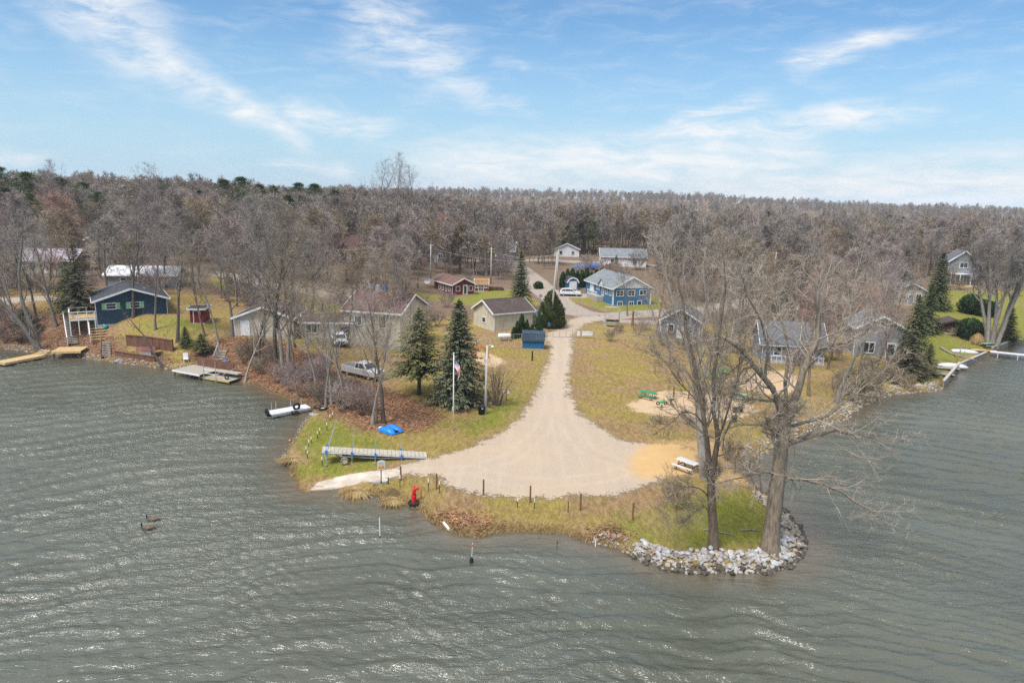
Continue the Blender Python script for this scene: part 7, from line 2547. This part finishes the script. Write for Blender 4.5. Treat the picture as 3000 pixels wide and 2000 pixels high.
def stairs(name, lo, hi, n, wd, mat, label, rail=None, side=1):
    a, b = lo, hi
    d = b - a
    L_ = Vector((d.x, d.y)).length
    e = empty(name, a, math.atan2(d.y, d.x), label, 'stairs')
    for k in range(n):
        x, z = L_ * (k + 0.5) / n, d.z * (k + 1) / n
        MB().b2((x - 0.17, -wd / 2, z - 0.06), (x + 0.17, wd / 2, z)).build('tread', mat, e)
    for y in (-wd / 2 - 0.03, wd / 2 + 0.03):
        m = MB()
        m.add([(0, y - 0.03, -0.25), (0, y + 0.03, -0.25), (0, y - 0.03, 0.05), (0, y + 0.03, 0.05), (L_, y - 0.03, d.z - 0.25), (L_, y + 0.03, d.z - 0.25), (L_, y - 0.03, d.z + 0.05), (L_, y + 0.03, d.z + 0.05)],
              [(0, 1, 3, 2), (4, 6, 7, 5), (0, 4, 5, 1), (2, 3, 7, 6), (0, 2, 6, 4), (1, 5, 7, 3)])
        m.build('stringer', wood_dark, e)
    if rail:
        y = side * (wd / 2 + 0.1)
        MB().tube([(0.0, y, 1.0), (L_, y, d.z + 1.0)], 0.07, 6).build('handrail', rail, e)
        for f in (0.02, 0.35, 0.68, 0.98):
            MB().b2((L_ * f - 0.05, y - 0.05, d.z * f - 0.2), (L_ * f + 0.05, y + 0.05, d.z * f + 1.0)).build('rail_post', rail, e)
    return e


lo = G(216, 1013)
hi = G(203, 938) + Vector((0, 0, 0.3))
lo.z = max(lo.z, 1.05)
stairs('bank_stairs', lo, hi, 16, 1.2, wood_grey, 'long timber stairs with a white handrail up the left bank', white, 1)
lo = G(292, 1003) + Vector((0, 0, 0.2))
hi = G(287, 960) + Vector((0, 0, 0.4))
stairs('lumber_steps', lo, hi, 6, 2.0, wood_new, 'wide new lumber steps below the white deck', white, 1)
lo = G(312, 1047) + Vector((0, 0, 0.1))
hi = G(312, 1004) + Vector((0, 0, 0.2))
stairs('shore_steps', lo, hi, 9, 1.0, wood_grey, 'dark timber steps with a plain rail left of the retaining walls', wood_brown, 1)
lo = G(640, 1066)
hi = G(655, 1030) + Vector((0, 0, 0.2))
stairs('garden_steps', lo, hi, 8, 1.0, wood_grey, 'weathered garden steps above the small docks', steel_dull, 1)
# rusty retaining walls
RUST = lap('rusty_sheet_piles', (0.15, 0.075, 0.05), 0.3, True, 0.2, dirt=(0.22, 0.1, 0.06))


def wall(name, pxs, h, label, th=0.18, dn=0.8):
    pts = [G(*p) for p in pxs]
    o = pts[0].copy()
    zt = max(p.z for p in pts) + h
    e = empty(name, o, 0, label, 'retaining wall')
    for i in range(len(pts) - 1):
        p, q = pts[i], pts[i + 1]
        d = q - p
        n = max(2, int(Vector((d.x, d.y)).length / 0.6))
        ang = math.atan2(d.y, d.x)
        for k in range(n):
            c = p.lerp(q, (k + 0.5) / n) - o
            w_ = Vector((d.x, d.y)).length / n
            MB().box((c.x, c.y + (0.03 if k % 2 else 0), (zt - o.z - dn) / 2), (w_ - 0.004, th, (zt - o.z) + dn), rz=ang).build('sheet_panel', RUST, e)
        c = p.lerp(q, 0.5) - o
        MB().box((c.x, c.y, zt - o.z + 0.04), (Vector((d.x, d.y)).length, th + 0.16, 0.09), rz=ang).build('cap_board', wood_brown, e)
    return e


wall('upper_retaining_wall', [(372, 1012), (440, 1018), (508, 1030)], 1.5, 'rusty upper retaining wall below the left lawn')
wall('lower_retaining_wall', [(338, 1042), (395, 1052), (455, 1060)], 0.7, 'rusty lower retaining wall above the rubble')
e = prop('bait_hut', 435, 1046, 'little white hut with a faded red roof between the retaining walls', 'hut', R(6))
for k in range(4):
    MB().b2((-0.7, -0.6, 0.1 + k * 0.22), (0.6, -0.56, 0.29 + k * 0.22)).build('slat', white, e)
MB().b2((-0.68, -0.55, -0.3), (0.58, 0.5, 1.05)).build('body', wood_grey, e)
MB().prism([(-0.8, 1.05), (0.75, 1.05), (0.75, 1.12), (-0.8, 1.6)], 'X', -1.2, 1.3).build('roof', pm('faded_red_roof', (0.36, 0.15, 0.13), 0.8, 0.2), e)
# the small docks with the brown backed seat
zf = 0.75
a = Vector((*plane(505, 1083, zf), zf))
b = Vector((*plane(585, 1098, zf), zf))
e, L = line_thing('shore_dock', a, b, 'small weathered dock with a white edge and rusty back wall', 'dock')
plank_deck(e, None, None, None, L, 3.2, 12, -0.04, -0.04, wood_grey)
MB().b2((-0.02, -0.06, -0.18), (L, -0.005, 0.02)).build('edge_trim', white, e)
MB().b2((0.6, 3.25, -0.4), (L + 2.2, 3.4, 1.1)).build('back_wall', RUST, e)
for x in (0.2, L / 2, L - 0.2):
    MB().b2((x - 0.06, 0.1, -1.6), (x + 0.06, 0.22, -0.05)).build('leg', wood_dark, e)
zf = 0.35
a = Vector((*plane(582, 1103, zf), zf))
b = Vector((*plane(672, 1117, zf), zf))
e, L = line_thing('low_dock', a, b, 'low wooden dock with upright pipes and a wheel beside the small dock', 'dock')
plank_deck(e, None, None, None, L, 2.4, 12, -0.04, -0.04, wood_grey)
MB().b2((-0.02, -0.06, -0.18), (L, -0.005, 0.02)).build('edge_trim', pm('yellow_lumber', (0.45, 0.36, 0.12), 0.7, 0.15), e)
for x, h in ((1.0, 2.2), (2.9, 2.2)):
    MB().tube([(x, -0.1, -0.8), (x, -0.1, h)], 0.05, 7).build('pipe_post', steel, e)
for z in (0.6, 1.1):
    MB().tube([(1.0, -0.1, z), (2.9, -0.1, z)], 0.035, 6).build('pipe_rail', white, e)
MB().torus((L - 0.9, 0.5, 0.3), 0.24, 0.08, 16, 7, 'Y').build('wheel', black, e, True)
MB().b2((1.2, 1.3, 0.5), (L, 2.3, 0.6)).build('bench', wood_grey, e)
MB().tube([(L - 1.6, 0.6, 0.5), (L + 0.3, 0.8, 1.5)], 0.04, 6).build('brace', steel, e)
e = prop('tarp_heap', 660, 1078, 'little blue tarp covered heap by the low dock', 'tarp')
MB().lathe((0, 0, 0.5), [(0.5, 0), (0.4, 0.25), (0.15, 0.55), (0.02, 0.62)], 9).build('tarp', BLU, e)
MB().b2((-0.35, -0.3, -0.2), (0.35, 0.3, 0.5)).build('crate', wood_grey, e)
e = prop('deck_chair', 545, 1060, 'white moulded chair above the small dock', 'chair', 0.5)
MB().b2((-0.3, -0.3, 0.4), (0.3, 0.3, 0.46)).build('seat', white, e)
MB().box((0, 0.33, 0.8), (0.6, 0.06, 0.75), rx=-0.25).build('backrest', white, e)
for x in (-0.26, 0.26):
    for y in (-0.26, 0.26):
        MB().b2((x - 0.03, y - 0.03, -0.2), (x + 0.03, y + 0.03, 0.4)).build('leg', white, e)
e = prop('slide', 290, 958, 'teal playhouse slide beneath the white deck', 'slide', 0.4)
TEAL = pm('teal_plastic', (0.0, 0.3, 0.28), 0.4, 0.1)
MB().tube([(0, 0, 1.5), (0.3, -0.2, 1.2), (0.6, -0.5, 0.6), (0.9, -0.9, 0.2), (1.2, -1.1, 0.12)], [0.3, 0.28, 0.26, 0.26, 0.26], 8).build('chute', TEAL, e, True)
MB().b2((-0.6, -0.3, -0.3), (0.1, 0.4, 1.5)).build('tower', TEAL, e)

# right hand shore
SW = pm('grey_seawall_boards', (0.26, 0.24, 0.22), 0.9, 0.25, 2, 0.3)


def seawall(pxs, h, label):
    pts = [Vector((*plane(*p), 0)) for p in pxs]
    o = pts[0].copy()
    e = empty('seawall', o, 0, label, 'seawall')
    for i in range(len(pts) - 1):
        p, q = pts[i], pts[i + 1]
        d = q - p
        ang = math.atan2(d.y, d.x)
        n = max(2, int(d.length / 1.0))
        for k in range(n):
            c = p.lerp(q, (k + 0.5) / n) - o
            MB().box((c.x, c.y, h / 2 - 0.4), (d.length / n - 0.02, 0.14, h + 0.8), rz=ang).build('panel', SW, e)
        c = p.lerp(q, 0.5) - o
        MB().box((c.x, c.y, h + 0.05), (d.length, 0.34, 0.1), rz=ang).build('cap', pm('pale_cap_board', (0.42, 0.39, 0.35), 0.85, 0.15), e)
    return e


seawall([(2762, 1136), (2809, 1080)], 0.95, 'grey boarded seawall below the fallen limb on the right')
seawall([(2811, 1079), (2887, 1045)], 0.75, 'straight grey seawall of the right hand lawn')
seawall([(2905, 1031), (2970, 1006), (3040, 1009)], 0.7, 'grey seawall beyond the right hand dock')
zf = 0.7
a = Vector((*plane(2902, 1032, zf), zf))
b = Vector((*plane(3040, 1046, zf), zf))
e, L = line_thing('right_dock', a, b, 'narrow white dock at the right edge of the picture', 'dock')
for k in range(6):
    MB().b2((L * k / 6 + 0.01, 0, -0.02), (L * (k + 1) / 6 - 0.01, 1.1, 0.1)).build('deck_panel', W_D, e)
for k in range(3):
    MB().tube([(1.0 + k * 2.6, 0.05, -1.2), (1.0 + k * 2.6, 0.05, -0.02)], 0.05, 6).build('leg', white, e)
e = prop('timber_landing', 2880, 1027, 'tan timber landing behind the white right hand dock', 'deck', R(-4))
for k in range(8):
    MB().b2((-1.8 + k * 0.45, -0.8, 0.12), (-1.37 + k * 0.45, 0.8, 0.18)).build('plank', wood_new, e)
MB().b2((-1.85, -0.86, -0.5), (1.82, -0.81, 0.12)).build('rim_board', wood_dark, e)
ee = picnic(2893, 1018, R(10), GREEN_P, wood_dark, 'weathered garden table beside the ornamental grass', 1.0, False)


def loft_boat(name, p, rz, L_, wd, h, mat, label, cat, up=True):
    e = empty(name, p, rz, label, cat)
    m = MB()
    hull(m, -L_ / 2, L_ / 2, 0, wd, h, 14, 9)
    m.build('hull', mat, e, True)
    MB().tube([(-L_ * 0.42, 0, h + 0.05), (L_ * 0.42, 0, h + 0.05)], 0.025, 5).build('keel', steel_dull, e)
    MB().box((0, 0, 0.06), (L_ * 0.72, wd * 0.8, 0.05)).build('gunwale', steel, e)
    return e


loft_boat('canoe', Vector((*plane(2822, 1031, 0.1), 0.05)), R(-12), 4.6, 1.3, 0.45, W_D, 'pale upturned boat in the slip beside the right lawn', 'boat')
loft_boat('rowing_boat', G(2790, 1074), R(-15), 4.2, 1.3, 0.45, W_D, 'white upturned rowing boat on the grass behind the seawall', 'boat')
for px, py, lab in ((2775, 1083, 'grey dock panel lying behind the seawall'), (2758, 1100, 'shorter grey dock panel on the lower lawn')):
    e = prop('dock_panel', px, py, lab, 'dock panel', R(-12))
    for k in range(6):
        MB().b2((-1.5 + k * 0.5, -0.6, 0.25), (-1.03 + k * 0.5, 0.6, 0.31)).build('plank', SW, e)
    for x in (-1.3, 1.3):
        MB().b2((x - 0.06, -0.55, -0.1), (x + 0.06, 0.55, 0.25)).build('bearer', wood_dark, e)
T = Tree(91, n1=3, n2=5, n3=4, n4=3, tw=0.012, tl=0.5, ratio=(0.35, 0.45, 0.5), minr=0.014, nt=6, up=(0, -0.02, -0.02, 0), wander=(0.1, 0.25, 0.3, 0.3))
T.limb([(-2.5, 0.5, 2.2), (-1.2, 0.2, 1.5), (0, 0, 1.1), (1.2, -0.3, 0.8), (2.4, -0.6, 0.6)], 0.2, 0.05, 1)
T.limb([(0.2, 0, 1.1), (0.5, 0.1, 1.8), (0.7, 0.2, 2.8)], 0.12, 0.04, 1)
place('fallen_limb', G(2800, 1062), 0.1, 1, list(zip(('limb', 'twigs'), T.meshes('fallen_limb', B_PALE, T_BROWN))), 'broken pale limb hanging over the right seawall', 'branch')

# ------------------------------------------------------------------ vehicles
def car(name, loc, rz, label, paint, kind):
    e = empty(name, loc, rz, label, 'car' if kind == 'suv' else 'pickup')
    if kind == 'suv':
        L_, wd, wb = 4.6, 1.86, 1.4
        low = [(-2.3, 0.42), (-2.28, 0.75), (-2.2, 1.02), (1.1, 1.05), (1.25, 1.04), (2.1, 0.92), (2.28, 0.75), (2.3, 0.42), (2.1, 0.3), (-2.1, 0.3)]
        cab = [(-2.2, 1.0), (-1.7, 1.52), (-1.2, 1.6), (0.0, 1.6), (0.35, 1.52), (1.25, 1.02)]
    else:
        L_, wd, wb = 5.6, 1.95, 1.75
        low = [(-2.8, 0.55), (-2.8, 1.12), (-0.65, 1.14), (1.15, 1.14), (2.5, 1.02), (2.75, 0.85), (2.8, 0.5), (2.6, 0.4), (-2.7, 0.45)]
        cab = [(-0.65, 1.12), (-0.55, 1.75), (-0.3, 1.84), (0.55, 1.84), (0.75, 1.78), (1.4, 1.12)]
    h = wd / 2
    b_ = MB().prism(low, 'Y', -h, h).build('body', paint, e, bevel=0.09)
    vs, n = [], len(cab)
    for s in (-1, 1):
        for x, z in cab:
            k = 1 - 0.2 * (z - 1.0) / 0.7
            vs.append((x, s * (h - 0.04) * k, z))
    fs = [tuple(range(n)), tuple(range(2 * n - 1, n - 1, -1))] + [(i, i + n, (i + 1) % n + n, (i + 1) % n) for i in range(n)]
    MB().add(vs, fs).build('cabin', paint, e, bevel=0.05)

    def side(x, z, s, out=0.012):
        k = 1 - 0.2 * (z - 1.0) / 0.7
        return (x, s * ((h - 0.04) * k + out), z)
    wins = ([[(-1.95, 1.06), (-1.62, 1.46), (-1.08, 1.53), (-0.97, 1.06)], [(-0.93, 1.06), (-1.02, 1.53), (-0.02, 1.53), (0.03, 1.06)], [(0.07, 1.06), (0.02, 1.53), (0.3, 1.47), (1.02, 1.06)]] if kind == 'suv'
            else [[(-0.5, 1.2), (-0.42, 1.7), (0.0, 1.76), (0.0, 1.2)], [(0.08, 1.2), (0.08, 1.76), (0.6, 1.72), (1.1, 1.2)]])
    for s in (-1, 1):
        for wv in wins:
            MB().add([side(x, z, s) for x, z in wv] + [side(x, z, s, -0.03) for x, z in wv], [(0, 1, 2, 3), (7, 6, 5, 4), (0, 4, 5, 1), (1, 5, 6, 2), (2, 6, 7, 3), (3, 7, 4, 0)]).build('side_window', glass, e)
    p, q = cab[-2], cab[-1]
    wsx = []
    for f in (0.12, 0.9):
        x, z = p[0] + (q[0] - p[0]) * f, p[1] + (q[1] - p[1]) * f
        k = (1 - 0.2 * (z - 1.0) / 0.7) * (h - 0.16)
        wsx += [(x + 0.02, -k, z + 0.02), (x + 0.02, k, z + 0.02)]
    MB().add(wsx + [(x - 0.04, y, z - 0.04) for x, y, z in wsx], [(0, 1, 3, 2), (4, 6, 7, 5), (0, 2, 6, 4), (1, 5, 7, 3), (0, 4, 5, 1), (2, 3, 7, 6)]).build('windscreen', glass, e)
    for x in (-wb, wb):
        for s in (-1, 1):
            wl = empty('wheel', (x, s * (h - 0.1), 0.36), 0)
            wl.parent = e
            MB().torus((0, 0, 0), 0.27, 0.1, 20, 8, 'Y').build('tyre', black, wl, True)
            MB().lathe((0, s * 0.06, 0), [(0.22, -0.05), (0.22, 0.04), (0.08, 0.06)], 14, 'Y').build('rim', steel, wl)
    MB().box((0, 0, 0.36), (L_ * 0.97, wd + 0.02, 0.16)).build('sill_cladding', black, e)
    HL = pm('headlamp_lens', (0.6, 0.62, 0.66), 0.15, 0.05, spec=0.6)
    TL = pm('tail_lamp_lens', (0.35, 0.01, 0.01), 0.2, 0.05)
    for s in (-1, 1):
        MB().box((L_ / 2 - 0.14, s * (h - 0.3), 0.82 if kind == 'suv' else 0.88), (0.3, 0.42, 0.17)).build('headlight', HL, e)
        MB().box((-L_ / 2 + 0.05, s * (h - 0.15), 0.92), (0.16, 0.26, 0.28)).build('tail_light', TL, e)
        MB().box((0.75 if kind == 'suv' else 1.0, s * (h + 0.08), 1.1), (0.12, 0.2, 0.16)).build('mirror', paint, e)
    MB().box((L_ / 2 - 0.02, 0, 0.5), (0.14, wd * 0.9, 0.2)).build('front_bumper', black if kind == 'suv' else steel, e)
    MB().box((-L_ / 2 + 0.02, 0, 0.5), (0.14, wd * 0.9, 0.2)).build('rear_bumper', black if kind == 'suv' else steel, e)
    MB().box((L_ / 2 - 0.02, 0, 0.76), (0.1, wd * 0.42, 0.2)).build('grille', black, e)
    if kind != 'suv':
        MB().b2((-2.7, -h + 0.13, 1.0), (-0.75, h - 0.13, 1.152)).build('bed_liner', pm('bed_liner', (0.12, 0.12, 0.12), 0.8), e)
        for s in (-1, 1):
            MB().box((-1.72, s * (h - 0.06), 1.2), (2.1, 0.12, 0.12)).build('bed_rail', paint, e)
        MB().box((-2.75, 0, 1.15), (0.1, wd - 0.1, 0.2)).build('tailgate', paint, e)
    return e


CARW = pm('white_car_paint', (0.68, 0.69, 0.72), 0.3, 0.03, spec=0.5, coat=0.5)
SILV = pm('silver_car_paint', (0.55, 0.54, 0.53), 0.35, 0.06, metal=0.3, spec=0.5, coat=0.4)
car('white_car', G(1670, 866), R(-4), 'white sport utility car parked by the blue barn shed', CARW, 'suv')
p0, p1 = G(1030, 1092), G(1100, 1112)
car('pickup_truck', (p0 + p1) / 2, math.atan2(p1.y - p0.y, p1.x - p0.x), 'silver pickup truck parked behind the bare bank trees', SILV, 'pickup')
car('white_car', G(995, 1008), R(-70), 'white car nosing out beside the low cream cottage', CARW, 'suv')
car('grey_car', G(1297, 774), R(10), 'dark car parked far behind the red cabin', pm('dark_car_paint', (0.05, 0.055, 0.07), 0.35, 0.05, spec=0.5), 'suv')
# boats under tarps
for px, py, rz, lab in ((1706, 792, 0.05, 'left boat under a bright blue tarp behind the hedge'), (1745, 790, -0.1, 'right boat under a bright blue tarp behind the hedge')):
    e = prop('tarped_boat', px, py, lab, 'boat', rz)
    m = MB()
    hull(m, -2.7, 2.7, 0, 2.2, 1.2, 14, 9)
    b_ = m.build('tarp', BLU, e, True)
    b_.location = (0, 0, 0.6)
    MB().box((0, 0, 0.5), (5.0, 0.12, 0.14)).build('trailer_frame', steel_dull, e)
    for s in (-1, 1):
        MB().torus((-0.6, s * 0.9, 0.33), 0.24, 0.09, 14, 6, 'Y').build('wheel', black, e)
for k, (px, py, lab) in enumerate(((1093, 850, 'leftmost blue barrel by the woods road'), (1105, 848, 'second blue barrel from the left by the woods road'), (1122, 850, 'third blue barrel from the left by the woods road'), (1131, 852, 'rightmost blue barrel by the woods road'))):
    e = prop('blue_barrel', px, py, lab, 'barrel', k, 'blue barrels by the woods road')
    MB().lathe((0, 0, 0), [(0.36, 0), (0.42, 0.15), (0.42, 0.85), (0.36, 1.0), (0.34, 1.02)], 14).build('drum', BLU, e, True)
    MB().torus((0, 0, 0.5), 0.42, 0.02, 14, 5).build('hoop', BLU, e)
e = prop('wood_pile', 1455, 850, 'dark wood pile right of the red shed', 'wood pile', 0.1)
r7 = random.Random(4)
for k in range(34):
    MB().tube([(-1.6 + (k % 12) * 0.28 + r7.uniform(-0.05, 0.05), -0.5, 0.14 + (k // 12) * 0.26), (-1.6 + (k % 12) * 0.28, 0.6, 0.14 + (k // 12) * 0.26)], 0.13, 7).build('log', wood_dark if k % 4 else wood_brown, e)
e = prop('satellite_dish', 1252, 838, 'white satellite dish left of the red cabin', 'dish')
MB().tube([(0, 0, -0.2), (0, 0, 1.0)], 0.05, 6).build('mast', steel_dull, e)
MB().lathe((0, -0.05, 1.3), [(0.75, -0.2), (0.6, -0.06), (0.3, 0.04), (0.02, 0.08)], 18, 'Y', False).build('dish', white, e, True)
# lilac flag among the trees is left to the trees
# ------------------------------------------------------------------ air
hm = bpy.data.materials.new('haze')
hm.use_nodes = True
hm.node_tree.nodes.clear()
pv = hm.node_tree.nodes.new('ShaderNodeVolumePrincipled')
pv.inputs['Color'].default_value = (0.86, 0.92, 1.0, 1)
pv.inputs['Density'].default_value = 0.00015
mo = hm.node_tree.nodes.new('ShaderNodeOutputMaterial')
hm.node_tree.links.new(pv.outputs[0], mo.inputs['Volume'])
hz_ = MB().b2((-3600, -40, -3.0), (3600, 3460, 62)).build('haze', hm)
tag(hz_, 'thin pale blue haze over the distant woods', kind='stuff')
scene.cycles.volume_bounces = 0
